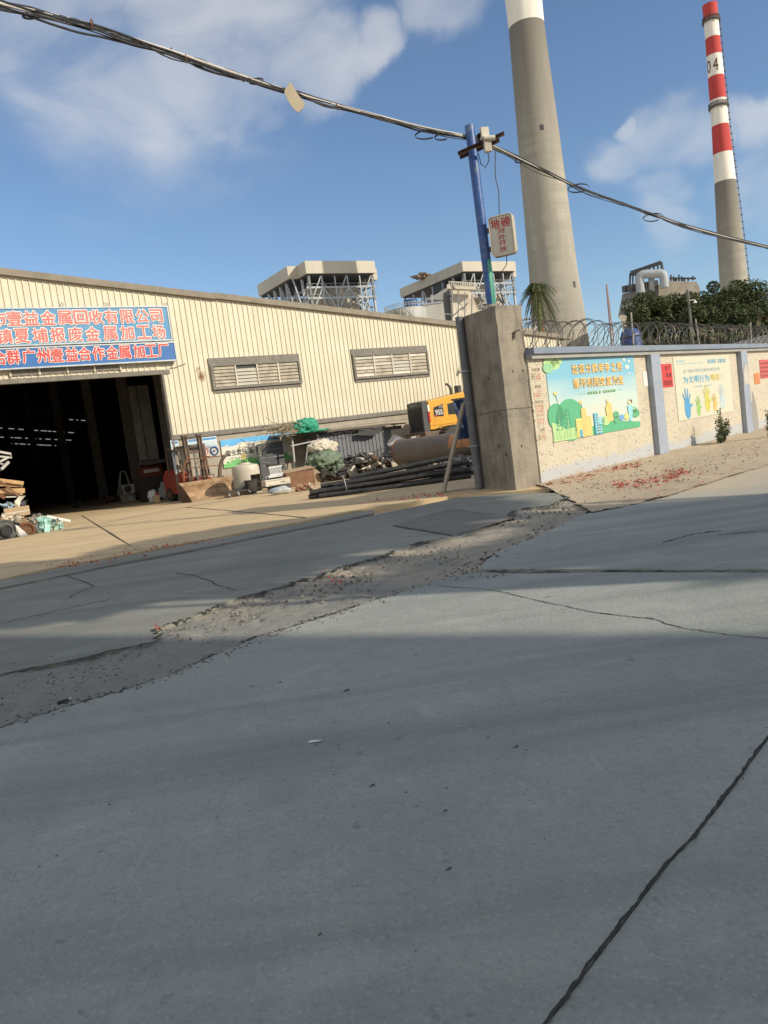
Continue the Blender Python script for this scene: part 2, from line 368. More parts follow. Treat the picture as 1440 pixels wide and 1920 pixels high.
def patch(name, P, res, zf, m):
    x0, x1 = min(p[0] for p in P), max(p[0] for p in P); y0, y1 = min(p[1] for p in P), max(p[1] for p in P)
    b = MB(); idx = {}
    nx, ny = int((x1-x0)/res)+1, int((y1-y0)/res)+1
    def vid(i, j):
        if (i, j) not in idx:
            x, y = x0+i*res, y0+j*res; idx[(i, j)] = len(b.v); b.v.append(Vector((x, y, zf(x, y))))
        return idx[(i, j)]
    for i in range(nx):
        for j in range(ny):
            if inpoly(x0+(i+.5)*res, y0+(j+.5)*res, P):
                b.f.append([vid(i, j), vid(i+1, j), vid(i+1, j+1), vid(i, j+1)]); b.m.append(0)
    o = b.build(name, m, smooth=True); tag(o, kind='structure'); return o

gb = MB(); gb.poly([(-1500, -200, -.115), (1500, -200, -.115), (1500, 2500, -.115), (-1500, 2500, -.115)])
tag(gb.build('ground', M['dirt']), kind='structure')

EDGE = [(-420, 1490), (-200, 1425), (0, 1366), (60, 1347), (150, 1318), (250, 1290), (330, 1262), (400, 1230), (480, 1196), (560, 1172), (640, 1148), (700, 1126), (760, 1109), (800, 1097), (830, 1084), (870, 1076), (905, 1073)]
JOINT = [(1000, 1075), (1120, 1073), (1300, 1073), (1500, 1073), (1800, 1074)]
DIAG = [(1800, 1010), (1560, 1252), (1440, 1378), (1395, 1440), (1340, 1515), (1290, 1575), (1250, 1615), (1215, 1660), (1160, 1735), (1110, 1800), (1060, 1865), (1010, 1928), (940, 2030)]
front = gp(EDGE + JOINT[:-1]) + gp([(1640, 1140)] + DIAG[1:]) + [Vector((-.2, .9, 0)), Vector((-1, -4, 0)), Vector((-8, -4, 0))]
slab('road_slab', front, M['road'], jit=.03)
d2 = [(x+3.5+(y-1250)*.004, y+.5) for x, y in DIAG[1:]]
right = gp([(1660, 1140)] + d2) + [Vector((.0, .7, 0)), Vector((-.6, -4, 0)), Vector((9, -4, 0)), G(1660, 1140)+Vector((7, 2, 0))]
slab('road_slab', right, M['road'], top=-.004, jit=.01)
BREAK = [(895, 1066), (925, 1040), (960, 1022), (1000, 1008), (1050, 985), (1100, 962), (1180, 945), (1250, 928), (1330, 902), (1440, 868)]
farr = gp([(1800, 1066), (1500, 1066), (1300, 1067), (1120, 1066), (1000, 1067)] + BREAK) + [W.w(22, -4.4), W.w(90, -4.4), W.w(90, -18), G(1800, 1066)+Vector((6, 0, 0))]
slab('road_slab', farr, M['road'], top=-.002, jit=.08)
slab('road_slab', [G(1440, 1290), G(1440, 1010), G(1440, 1010)+Vector((14, 0, 0)), G(1440, 1290)+Vector((14, -3, 0))], M['road'], top=-.03)
RAIL1 = [(-420, 1170), (0, 1087), (132, 1059), (250, 1038), (500, 991), (700, 953), (860, 929)]
RAIL2 = [(-420, 1190), (0, 1104), (208, 1061), (347, 1035), (479, 1008), (640, 977), (700, 964)]
STRIP_TOP = [(1062, 932), (1030, 947), (980, 952), (950, 968), (860, 1007), (788, 1017), (730, 1038), (680, 1051), (605, 1076), (500, 1107), (451, 1118), (416, 1132), (347, 1160), (295, 1177), (291, 1201), (200, 1222), (104, 1243), (0, 1264), (-420, 1365)]
slab('yard_apron', gp([(x, y+2.5) for x, y in RAIL2] + [(860, 932), (960, 925), (1040, 924)] + STRIP_TOP), M['apron'], top=-.001, jit=.07)
slab('yard_apron', gp([(x, y+2) for x, y in RAIL1[:6]] + [(x, y-2) for x, y in reversed(RAIL2)]), M['apron'], top=-.003, jit=.006)
yard = gp([(x, y-1.5) for x, y in RAIL1] + [(960, 922), (1030, 915)]) + [W.w(-4.9, .3), W.w(22, .3), F.w(40, -2), F.w(40, 48), F.w(-30, 48), F.w(-30, -8)]
slab('yard_floor', yard, M['yard'], top=.001)

def rz(x, y): return -.03 + .028*noise.noise(Vector((x*1.1, y*1.1, 0))) + .022*noise.noise(Vector((x*4, y*4, 3))) + .016*noise.noise(Vector((x*13, y*13, 5)))
strip = gp([(-420, 1355), (0, 1256), (104, 1236), (285, 1196), (290, 1170), (347, 1152), (416, 1126), (500, 1100), (605, 1070), (730, 1032), (788, 1010), (860, 1000), (950, 962), (1000, 945), (1062, 928), (1110, 945), (1090, 970), (1060, 990), (1000, 1015), (930, 1045), (905, 1080), (830, 1094), (760, 1118), (640, 1158), (480, 1206), (330, 1272), (150, 1328), (0, 1376), (-420, 1500)])
patch('rubble_strip', strip, .035, rz, M['rubble'])
def vz(x, y):
    p = Vector((x, y, 0))-W.o; d = -p.dot(W.v)
    return .012 + .03*max(0, 1-d/1.5) + .022*noise.noise(Vector((x*1.3, y*1.3, 0))) + .016*noise.noise(Vector((x*5, y*5, 3))) + .008*noise.noise(Vector((x*16, y*16, 5)))
verge = gp([(1000, 908), (1050, 926), (1075, 940), (1110, 962), (1180, 948), (1250, 932), (1330, 906), (1440, 872)]) + [W.w(22, -4.3), W.w(22, .0), W.w(-5.2, .0)]
patch('verge', verge, .06, vz, M['dirt'])

def ribbon(name, pts, w, m=None, z=.004, jit=.5, parent=None, n=14):
    P = [G(x, y) for x, y in pts]; Q = []
    for a, b in zip(P, P[1:]):
        for k in range(n): Q.append(a.lerp(b, k/n))
    Q.append(P[-1]); bld = MB(); N_ = len(Q)
    for i, q in enumerate(Q):
        t = (Q[min(i+1, N_-1)]-Q[max(i-1, 0)]).normalized(); s = Vector((-t.y, t.x, 0))
        ww = w*(1+jit*noise.noise(q*6))*(.35 if i in (0, N_-1) else 1)
        q = q + s*(noise.noise(q*3.3)*w*jit*2.0 + noise.noise(q*17)*w*jit*1.6 + noise.noise(q*43)*w*jit*.9); ww *= 1+.8*noise.noise(q*31)
        bld.v += [q+s*ww/2+Vector((0, 0, z)), q-s*ww/2+Vector((0, 0, z))]
        if i: k = len(bld.v)-4; bld.f.append([k, k+1, k+3, k+2]); bld.m.append(0)
    return tag(bld.build(name, m or M['crack']), kind='structure')
ribbon('road_crack', [(820, 1098), (860, 1102), (903, 1104), (950, 1112), (1000, 1125), (1060, 1137), (1120, 1150), (1180, 1157), (1222, 1160), (1250, 1171), (1290, 1180), (1360, 1189), (1440, 1198), (1560, 1215)], .009, jit=.9)
ribbon('road_crack', [(905, 1070), (1000, 1071), (1120, 1070), (1300, 1070), (1500, 1070), (1700, 1070)], .10, z=-.012, jit=.9)
ribbon('road_crack', [(x+2.5, y+.5) for x, y in DIAG[1:]], .010, z=.003, jit=.42, n=34)
ribbon('road_crack', [(1062, 934), (1030, 948), (980, 953), (950, 969)], .05, z=.004, jit=1.4)
ribbon('road_crack', [(840, 1010), (788, 1018), (730, 1039), (680, 1052)], .05, z=.002, jit=1.5)
ribbon('road_crack', [(670, 1054), (605, 1077), (500, 1108), (451, 1119)], .05, z=.002, jit=1.5)
ribbon('road_crack', [(416, 1133), (347, 1161), (296, 1178), (292, 1200)], .04, z=.002, jit=1.4)
ribbon('road_crack', [(288, 1203), (200, 1223), (104, 1244), (0, 1265)], .022, z=.002, jit=1.2)
ribbon('road_crack', [(-60, 1384), (60, 1346), (150, 1317), (250, 1289)], .03, z=-.004, jit=1.5)
ribbon('road_crack', [(330, 1261), (400, 1229), (480, 1195), (560, 1171), (640, 1147), (700, 1125), (760, 1108)], .035, z=-.004, jit=1.5)
ribbon('road_crack', [(1010, 1005), (1050, 990), (1110, 978)], .05, z=-.005, jit=1.5)
ribbon('road_crack', [(905, 1046), (960, 1030), (1040, 1015), (1100, 1008)], .03, z=-.005, jit=1.5)
ribbon('road_crack', [(1240, 1018), (1290, 1004), (1330, 998), (1352, 995)], .02, jit=.9)
ribbon('road_crack', [(1345, 1003), (1390, 999), (1430, 996), (1500, 990)], .016, jit=.9)
ribbon('road_crack', [(125, 1080), (150, 1088), (175, 1098), (150, 1110), (128, 1122)], .014, jit=.9)
ribbon('road_crack', [(330, 1075), (360, 1078), (390, 1088), (415, 1100), (440, 1107)], .014, jit=.9)
ribbon('road_crack', [(0, 1170), (60, 1155), (130, 1140), (220, 1120)], .02, jit=.9, m=M['rubble'])
ribbon('gate_rail_groove', [(x, y+1) for x, y in RAIL1[:6]], .05, z=.0025, jit=.25, m=mat('groove_dirt', (.07, .045, .035), .9, (.11, .06, .04), 6))
ribbon('gate_rail_groove', RAIL2, .06, z=.0015, jit=.25, m=bpy.data.materials['groove_dirt'])
ribbon('yard_line', [(152, 966), (247, 1025)], .045, jit=.1)  # joint between yard slabs
ribbon('yard_line', [(347, 951), (420, 957), (500, 964), (575, 971)], .06, jit=.1)  # second slab joint
ribbon('yard_line', [(190, 985), (300, 975), (400, 968), (560, 950)], .018, jit=.3)  # thin dark line across the yard floor
for a, b in zip(((735, 986), (853, 1006), (967, 970), (847, 955)), ((853, 1006), (967, 970), (847, 955), (735, 986))):
    ribbon('cover_gap', [a, b], .03 if a[0] in (735, 853) else .014, jit=.2)
mc = MB(); mc.prism([p+Vector((0, 0, .010)) for p in gp([(739, 986), (853, 1003.5), (963, 970.5), (848, 956.5)])], (0, 0, -.02))
tag(mc.build('steel_cover_plate', mat('worn_cover', (.17, .165, .15), .7, (.13, .125, .115), 1.5, bump=.2)), 'large diamond shaped grey cover plate set flush in the concrete before the pillar', 'cover plate')

# rubble stones, grit and red paper scraps
def scatter_in(lst, n, spread):
    out = []
    segs = list(zip(lst, lst[1:])); 
    for _ in range(n):
        a, b = random.choice(segs); t = random.random()
        px = a[0]+(b[0]-a[0])*t + random.gauss(0, spread[0]); py = a[1]+(b[1]-a[1])*t + random.gauss(0, spread[1])
        out.append(G(px, py))
    return out
gm = MB()
def stone(p, s, mi=0):
    r = [Vector((random.uniform(-1, 1), random.uniform(-1, 1), random.uniform(-.5, .9)))for _ in range(6)]
    d = [Vector((1, 0, 0)), Vector((0, 1, 0)), Vector((-1, 0, 0)), Vector((0, -1, 0)), Vector((0, 0, .8)), Vector((0, 0, -.5))]
    vs = [p + (a+b*.35)*s for a, b in zip(d, r)]
    gm.add(vs, [(0, 1, 4), (1, 2, 4), (2, 3, 4), (3, 0, 4), (1, 0, 5), (2, 1, 5), (3, 2, 5), (0, 3, 5)], mi)
for p in scatter_in([(0, 1290), (120, 1265), (200, 1245), (300, 1210)], 190, (20, 22)): stone(p+Vector((0, 0, rz(p.x, p.y)*.4+.005)), random.uniform(.004, .013), random.choice((0, 0, 1)))
for p in scatter_in([(300, 1185), (420, 1150), (500, 1125), (640, 1100), (700, 1075)], 380, (22, 14)): stone(p+Vector((0, 0, rz(p.x, p.y)+.01)), random.uniform(.004, .015)*random.choice((1, 1, 1.6)), random.choice((0, 0, 1)))
for p in scatter_in([(640, 1070), (720, 1045), (800, 1030), (900, 1060), (850, 1075)], 300, (22, 9)): stone(p+Vector((0, 0, rz(p.x, p.y)+.01)), random.uniform(.004, .017), random.choice((0, 0, 1)))
for p in scatter_in([(20, 1355), (150, 1315), (330, 1262), (480, 1200), (650, 1145), (830, 1085), (1000, 1072)], 330, (8, 4)): stone(p, random.uniform(.004, .016), random.choice((0, 0, 1)))
for p in scatter_in([(940, 980), (1010, 955), (1060, 935), (1030, 990), (960, 1030), (900, 1050)], 240, (14, 5)): stone(p+Vector((0, 0, rz(p.x, p.y)+.012)), random.uniform(.008, .028), random.choice((0, 1)))
for p in scatter_in([(1080, 925), (1150, 905), (1250, 885), (1330, 862), (1430, 840)], 320, (30, 12)): stone(p+Vector((0, 0, .02)), random.uniform(.008, .028), random.choice((1, 2, 2)))
for p in scatter_in([(0, 1500), (700, 1400), (1400, 1300)], 60, (200, 150)): stone(p, random.uniform(.003, .007), 0)
tag(gm.build('rubble', [mat('dark_grit', (.13, .12, .105), .9), mat('grey_grit', (.28, .26, .22), .9), mat('tan_grit', (.40, .33, .24), .9)]), 'loose grit and broken bits of concrete along the crumbled joint', 'rubble', kind='stuff')
rm = MB()
def scrap(p, s):
    a = random.uniform(0, 6.28); u = Vector((math.cos(a), math.sin(a), random.uniform(-.2, .6)))*s; v = Vector((-math.sin(a), math.cos(a), random.uniform(-.2, .6)))*s*.6
    p = p+Vector((0, 0, .03)); rm.add([p-u-v, p+u-v, p+u*.8+v+Vector((0, 0, s*.4)), p-u+v], [(0, 1, 2, 3)], random.choice((0, 0, 1)))
for l, n, s in (([(1030, 908), (1090, 893), (1150, 882), (1200, 870)], 420, (10, 3.0)), ([(1150, 913), (1200, 908), (1260, 900), (1275, 885)], 380, (14, 4)), ([(1050, 905), (1100, 897)], 120, (8, 3)),
                ([(610, 1090), (650, 1095)], 60, (14, 5)), ([(292, 1178), (302, 1187)], 22, (3, 3)), ([(100, 1065), (200, 1052), (300, 1030), (400, 1015)], 150, (20, 3)), ([(700, 944), (830, 928), (770, 934)], 110, (20, 2)), ([(1240, 930), (1300, 900), (1440, 838)], 60, (30, 8))):
    for p in scatter_in(l, n, s): scrap(p, min(.03, max(.005, random.uniform(.0008, .0018)*p.length)))
tag(rm.build('paper_litter', [mat('red_paper', (.5, .06, .035), .8, (.35, .05, .03), 5), mat('faded_paper', (.42, .16, .10), .8)]), 'red firecracker paper scraps scattered along the foot of the tiled wall', 'litter', kind='stuff')
bk = MB()
for px, py, s in ((985, 912, .09), (1003, 909, .12), (1018, 905, .12), (1030, 911, .06)):
    p = G(px, py); bk.cbox((p.x, p.y, s*.4), (s*2.2, s*1.2, s), (random.uniform(-.3, .3), random.uniform(-.3, .3), random.uniform(0, 3)))
for o_, l_ in zip(bk.build_each('broken_brick', M['rust'], bevel=.01), ('broken red brick piece nearest the pillar corner', 'larger broken red brick piece, second from the pillar corner', 'broken red brick piece below the stamped adverts', 'smallest broken brick piece, farthest right of the pillar foot')): tag(o_, l_, 'brick')
lt = MB(); p = G(108, 1322); d = (G(122, 1318)-p).normalized()
lt.cyl(p+Vector((0, 0, .012)), p+d*.07+Vector((0, 0, .014)), .012, n=10, mi=0); lt.cyl(p+d*.07+Vector((0, 0, .014)), p+d*.085+Vector((0, 0, .014)), .011, n=10, mi=1)
tag(lt.build('lighter', [M['black'], M['galv']], smooth=False), 'small black lighter lying on the broken joint at lower left', 'lighter')
p = G(590, 1392); pl = MB(); pl.add([p+Vector(v) for v in ((-.035, -.006, .004), (.02, -.012, .007), (.04, .008, .004), (-.02, .012, .009))], [(0, 1, 2, 3)])
tag(pl.build('paper_scrap', M['white']), 'small pale paper scrap flat on the shaded concrete road', 'litter')
for i, (px, py, s) in enumerate(((525, 1281, .014), (650, 1296, .022), (698, 1475, .016), (842, 1632, .012), (835, 1523, .010), (600, 1755, .008), (968, 1402, .014))):
    b = MB(); p = G(px, py); b.add([p+Vector((-s, -s*.3, .003)), p+Vector((s*.9, -s*.1, .006)), p+Vector((s*.5, s*.5, .010)), p+Vector((-s*.7, s*.3, .004))], [(0, 1, 2, 3)])
    tag(b.build('dead_leaf', M['dark']), 'tiny dark dead leaf on the shaded road', 'leaf', 'dead leaves on the shaded road')
# ---------------------------------------------------------------- text
_gc = {}
def glyphs(s, bold=0):
    if s in _gc: return _gc[s]
    cu = bpy.data.curves.new('tmp', 'FONT'); cu.body = s; cu.size = 1; cu.fill_mode = 'FRONT'; cu.resolution_u = 3
    o = bpy.data.objects.new('tmp', cu); scene.collection.objects.link(o)
    me = bpy.data.meshes.new_from_object(o); bpy.data.objects.remove(o)
    vs = [Vector(v.co) for v in me.vertices]; fs = [tuple(p.vertices) for p in me.polygons]
    bpy.data.meshes.remove(me); _gc[s] = (vs, fs); return vs, fs
def glyph_into(b, ch, cx, cz, w, h, y, bold=.0, mi=0, skew=0.0, ref=None):
    vs, fs = glyphs(ch, bold)
    if not vs: return
    x0, x1 = min(v.x for v in vs), max(v.x for v in vs); y0, y1 = min(v.y for v in vs), max(v.y for v in vs)
    if ref: sx = sz = h/(ref); 
    else: sx, sz = w/max(.05, x1-x0), h/max(.05, y1-y0)
    b.add([(cx+(v.x-(x0+x1)/2)*sx, y, cz+(v.y-(y0+y1)/2)*sz + skew*(v.x-(x0+x1)/2)*sx) for v in vs], fs, mi)
def lettering(chars, xs, z, w, h, y, mats, parent, bold=.02, outline=0.0, name='lettering', label=None):
    b = MB(); k = 0
    for i, (ch, x) in enumerate(zip(chars, xs)):
        zz = z[i] if isinstance(z, (list, tuple)) else z
        if outline:                      # a white edge: the glyph repeated round a small circle behind the letter
            r = outline + bold*h
            for q in range(12):
                a = q*math.pi/6; glyph_into(b, ch, x+r*math.cos(a), zz+r*math.sin(a), w, h, y+.008+q*.0004, 0, 1)
        d = bold*h
        for q, (dx, dz) in enumerate(((0, 0), (-d, 0), (d, 0), (0, -d*.7), (0, d*.7))):
            glyph_into(b, ch, x+dx, zz+dz, w, h, y+q*.0004, 0, 0)
    o = b.build(name, mats, parent)
    if label: o['label'] = label
    return o
def lin(a, b, n): return [a+(b-a)*i/max(1, n-1) for i in range(n)]

# ---------------------------------------------------------------- warehouse
M['siding'] = mat('cream_siding', (.64, .605, .475), .6, (.60, .56, .43), 1.2, dirt=(.43, .38, .27), dirt_scale=.9, dirt_amt=.22, streak=((.36, .31, .21), 1.6, .28, (5, 5, .22)), bump=.05)
M['trim'] = mat('weathered_trim', (.27, .235, .18), .75, (.21, .185, .15), 3, dirt=(.12, .10, .08), dirt_amt=.4)
M['flash'] = mat('grey_flashing', (.215, .20, .175), .75, (.16, .15, .13), 4, streak=((.07, .06, .05), 4, .5, (4, 4, .5)))
M['plaster'] = mat('base_plaster', (.40, .37, .30), .85, (.33, .30, .25), 2, dirt=(.2, .17, .13), dirt_amt=.45, bump=.3)
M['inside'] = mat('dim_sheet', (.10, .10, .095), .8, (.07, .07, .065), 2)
wh = thing('warehouse', 'long cream corrugated metal warehouse with a wide dark doorway', 'warehouse', F.w(0, 0), F.rz)
def roofz(x): return 8.62-(x+4.5)*.1136 if x > -9 else 9.13-(-9-x)*.1136
DR, LINT, SB, XE = .50, 4.95, 2.38, 22.6
def siding(x0, x1, zlo, zhi, pitch=.218, y=0.0):
    b = MB(); prof = []; n = int((x1-x0)/pitch)
    for i in range(n):
        x = x0+i*pitch
        prof += [(x, y), (x+.150, y), (x+.153, y+.012), (x+.161, y+.012), (x+.168, y-.028), (x+.202, y-.028)]
    prof += [(x1, y)]
    for (xa, ya), (xb, yb) in zip(prof, prof[1:]):
        za0, za1 = (zlo(xa) if callable(zlo) else zlo), (zhi(xa) if callable(zhi) else zhi); zb0, zb1 = (zlo(xb) if callable(zlo) else zlo), (zhi(xb) if callable(zhi) else zhi)
        b.add([(xa, ya, za0), (xb, yb, zb0), (xb, yb, zb1), (xa, ya, za1)], [(0, 1, 2, 3)])
    return b
b = siding(-13, DR, LINT, lambda x: roofz(x)-.1)
b2 = siding(DR, XE, SB, lambda x: roofz(x)-.1); b.add(b2.v, b2.f)
b.build('siding', M['siding'], wh)
b = MB(); b.box(DR, .02, 0, XE, .22, SB); b.box(DR, .0, SB-.30, XE, .02, SB-.05); b.box(-30, .03, 0, -9.5, .2, LINT); b.box(XE-.15, .22, 0, XE, 45, 5.0)
b.build('base_wall', M['plaster'], wh)
b = MB(); b.box(DR-.02, -.07, SB-.02, XE, -.04, SB+.13); b.box(DR-.02, -.08, SB-.05, XE, .0, SB-.02); b.box(-9.6, -.05, LINT-.14, DR+.25, .16, LINT+.02); b.box(DR-.08, -.05, 0, DR, .2, LINT-.14)
b.build('flashing', M['flash'], wh)
b = MB()
for a, c in ((-20, -9), (-9, 3.0), (3.0, 23.4)):
    da = .03 if a == 3.0 else 0
    b.prism([(a, -.16, roofz(a)-.22+da), (c, -.16, roofz(c)-.22+da), (c, -.16, roofz(c)+da), (a, -.16, roofz(a)+da)], (0, .2, 0))
b.build('roof_trim', M['trim'], wh)
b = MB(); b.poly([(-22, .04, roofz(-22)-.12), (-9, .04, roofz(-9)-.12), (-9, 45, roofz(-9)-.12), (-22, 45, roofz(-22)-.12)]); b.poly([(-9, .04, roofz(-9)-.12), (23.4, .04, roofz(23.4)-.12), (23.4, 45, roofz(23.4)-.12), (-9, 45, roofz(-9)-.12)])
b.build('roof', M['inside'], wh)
b = MB()      # back wall and partition
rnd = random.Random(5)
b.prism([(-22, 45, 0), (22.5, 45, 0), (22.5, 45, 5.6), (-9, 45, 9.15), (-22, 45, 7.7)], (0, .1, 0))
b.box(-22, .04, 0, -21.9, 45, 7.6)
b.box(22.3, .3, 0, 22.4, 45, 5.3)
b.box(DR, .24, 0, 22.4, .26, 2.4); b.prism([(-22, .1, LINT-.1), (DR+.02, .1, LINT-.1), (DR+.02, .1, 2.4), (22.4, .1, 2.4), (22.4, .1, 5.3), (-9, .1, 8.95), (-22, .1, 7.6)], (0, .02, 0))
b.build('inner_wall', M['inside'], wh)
b = MB()      # glowing strips on the solid far wall stand in for daylight gaps
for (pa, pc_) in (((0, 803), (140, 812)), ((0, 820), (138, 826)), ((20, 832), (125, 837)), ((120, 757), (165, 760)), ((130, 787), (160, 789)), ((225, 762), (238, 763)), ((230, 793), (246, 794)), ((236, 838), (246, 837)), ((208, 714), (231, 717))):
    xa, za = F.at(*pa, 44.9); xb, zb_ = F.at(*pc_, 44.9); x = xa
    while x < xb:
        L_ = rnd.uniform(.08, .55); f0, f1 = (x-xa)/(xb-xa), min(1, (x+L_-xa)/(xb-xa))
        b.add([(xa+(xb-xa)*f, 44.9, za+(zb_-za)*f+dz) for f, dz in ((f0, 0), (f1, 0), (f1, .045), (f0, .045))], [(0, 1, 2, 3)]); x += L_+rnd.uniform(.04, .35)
b.build_each('glow_strip', mat('emissive_daylight', (.7, .7, .7), .6, emis=((.85, .92, 1.0), .38)), wh)
b = MB()
for i, (x, y) in enumerate(((1.5, 3.0), (1.5, 8), (1.5, 14), (1.5, 21), (1.5, 29), (1.5, 38))):
    b.prism([(x-.18, y, 0), (x+.18, y, 0), (x+.18, y+.04, 0), (x+.02, y+.04, 0), (x+.02, y+.4, 0), (x+.18, y+.4, 0), (x+.18, y+.44, 0), (x-.18, y+.44, 0), (x-.18, y+.4, 0), (x-.02, y+.4, 0), (x-.02, y+.04, 0), (x-.18, y+.04, 0)], (0, 0, 7.6))
b.build_each('steel_column', mat('interior_steel', (.14, .13, .12), .7), wh)
b = MB()
for x0, x1, z0, z1, y in ((F.at(252, 800, 3.2)[0], F.at(268, 800, 3.2)[0]-.03, 1.75, 4.8, 3.2), (F.at(268, 800, 3.2)[0]+.02, F.at(290, 800, 3.2)[0], 1.75, 4.8, 3.25)): b.box(x0, y, z0, x1, y+.05, z1)
b.build_each('door_leaf', mat('grey_door_leaf', (.13, .125, .115), .7, (.09, .085, .08), 2, dirt=(.06, .055, .05)), wh)
b = MB(); xk = F.at(252, 800, 3.2)[0]; b.box(xk-.05, 3.18, 1.55, xk+1.2, 3.3, 1.72)
b.build('door_rail', M['dark'], wh)
b = MB(); b.cyl((-13.0, -.1, LINT-.2), (DR, -.1, LINT-.2), .03)
# rust mark: a crusted hole in the sheet
x, z = F.at(373, 700); b = MB(); b.poly([(x-.35, -.036, z-.75), (x+.45, -.036, z-.75), (x+.45, -.036, z+.4), (x-.35, -.036, z+.4)])
m = mat('rust_stain', (.30, .14, .05), .9, (.14, .06, .03), 7); nt = m.node_tree; N, L = nt.nodes, nt.links
t_ = N.new('ShaderNodeTexCoord'); v_ = N.new('ShaderNodeVectorMath'); v_.operation = 'SUBTRACT'; L.new(t_.outputs['Object'], v_.inputs[0]); v_.inputs[1].default_value = (x+.03, 0, z-.12)
v2 = N.new('ShaderNodeVectorMath'); v2.operation = 'MULTIPLY'; L.new(v_.outputs[0], v2.inputs[0]); v2.inputs[1].default_value = (3.6, 0, 2.2)
ln = N.new('ShaderNodeVectorMath'); ln.operation = 'LENGTH'; L.new(v2.outputs[0], ln.inputs[0]); n_ = N.new('ShaderNodeTexNoise'); n_.inputs['Scale'].default_value = 4; n_.inputs['Detail'].default_value = 6; L.new(t_.outputs['Object'], n_.inputs[0])
s_ = N.new('ShaderNodeMath'); s_.operation = 'MULTIPLY_ADD'; L.new(n_.outputs['Fac'], s_.inputs[0]); s_.inputs[1].default_value = 2.2; s_.inputs[2].default_value = -.45
s2 = N.new('ShaderNodeMath'); s2.operation = 'SUBTRACT'; L.new(s_.outputs[0], s2.inputs[0]); L.new(ln.outputs['Value'], s2.inputs[1]); s2.use_clamp = True; L.new(s2.outputs[0], N['Principled BSDF'].inputs['Alpha'])
b.build('rust_mark', m, wh)
# windows
def window(px, open_pane):
    x0, z1 = F.at(*px[0]); x1, z1b = F.at(*px[2]); _, z0 = F.at(*px[1]); _, z0b = F.at(*px[3]); z0 = (z0+z0b)/2; z1 = (z1+z1b)/2
    fr = MB(); fy0, fy1 = -.12, .0; t = .09
    fr.box(x0, fy0, z0, x1, fy1, z0+t); fr.box(x0, fy0, z1-t-.10, x1, fy1, z1-.10); fr.box(x0, fy0, z0+t, x0+t, fy1, z1-t-.10); fr.box(x1-t, fy0, z0+t, x1, fy1, z1-t-.10)
    fr.box(x0-.03, -.06, z1-.10, x1+.03, .0, z1+.14)
    fr.box(x0+.02, -.045, z0-.13, x1-.02, -.0, z0-.002)
    fo = fr.build('window', M['flash'], wh)
    bk = MB(); bk.box(x0+t, -.045, z0+t, x1-t, -.040, z1-t-.1); bk.build('shade_backing', mat('opening_shade', (.015, .015, .015), .5), fo)  # dark sheet stands in for the unlit inside of the window
    mu = MB(); n = 4; cw = (x1-x0-2*t)/n; lou = MB()
    for k in range(n):
        if k: xx = x0+t+k*cw; mu.box(xx-.03, -.115, z0+t-.02, xx+.03, -.06, z1-t-.08)
        rows = 6; h = (z1-.1-t-z0-t)/rows
        for r in range(rows):
            if open_pane == k and r == rows-1: continue
            za = z0+t+r*h
            mi = random.choice((0, 0, 1, 2)) if open_pane is None else (0 if k != open_pane else 1)
            xa, xb = x0+t+k*cw+.03, x0+t+(k+1)*cw-.03
            lou.add([(xa, -.10, za+.01), (xb, -.10, za+.01), (xb, -.055, za+h-.004), (xa, -.055, za+h-.004)], [(0, 1, 2, 3)], mi)
    mu.build_each('mullion', M['offwhite'], fo); lou.build('louvre', [mat('dusty_louvre', (.40, .36, .27), .6, (.27, .24, .18), 3, dirt=(.16, .14, .11), dirt_scale=3), mat('louvre_glass', (.27, .27, .24), .35, (.36, .33, .25), 2), M['offwhite']], fo)
window(((391, 680), (402, 731), (558, 669), (565, 719)), 1)
window(((658, 663), (666, 714), (798, 652), (804, 699)), None)
b = MB()
for px in (110, 195, 305):
    x, z = F.at(px, 578); 
    for k in range(4): b.tube([(x+k*.04, -.1, z-.05), (x+k*.04+.02, -.16, z+.1+.05*(k % 2)), (x+k*.05-.03, -.2, z+.16)], .006, 4)
b.build_each('wire_stub', M['dark'], wh)
b = MB(); pts = [F.at(318, 690), F.at(327, 690), F.at(337, 686), F.at(348, 682)]; b.tube([(x, -.03, z) for x, z in pts], .012, 5)
b.build('loose_cable', M['dark'], wh)
x0, z0 = F.at(17, 692); x1, _ = F.at(225, 690)
b = MB(); b.box(x0, -.06, 5.06, x1, -.02, 5.30)
for k in range(5): b.box(x0+(x1-x0)*k/4-.03, -.09, 5.04, x0+(x1-x0)*k/4+.03, -.02, 5.32, 1)
b.build('vent_strip', [M['flash'], M['offwhite']], wh)

# ---------------------------------------------------------------- company signs
def fboard(name, label, cat, x0, x1, z0, z1, face, y=-.22, th=.14, frame=.05, fmat=None):
    t = fthing(name, label, cat, (x0+x1)/2, y, z0)
    cx = (x0+x1)/2; b = MB(); b.box(x0-cx+frame, -.005, frame, x1-cx-frame, th, z1-z0-frame); b.build('panel', face, t)
    if frame:
        b = MB(); f = frame
        b.box(x0-cx, -.03, 0, x1-cx, th+.01, f); b.box(x0-cx, -.03, z1-z0-f, x1-cx, th+.01, z1-z0); b.box(x0-cx, -.03, f, x0-cx+f, th+.01, z1-z0-f); b.box(x1-cx-f, -.03, f, x1-cx, th+.01, z1-z0-f)
        b.build('frame', fmat or M['galv'], t)
    return t, cx, z0
faceA = mat('faded_blue_sign', (.055, .22, .44), .45, (.075, .27, .47), 1.5, streak=((.18, .34, .45), 2, .35, (4, 4, .4)))
faceB = mat('bright_blue_sign', (.008, .11, .36), .45, (.012, .13, .40), 1.5)
outl = mat('white_outline', (.78, .76, .72), .5); redA = mat('sun_faded_red', (.55, .10, .09), .5, (.58, .17, .15), 7); redB = mat('deep_red', (.52, .03, .03), .45, (.55, .06, .05), 6)
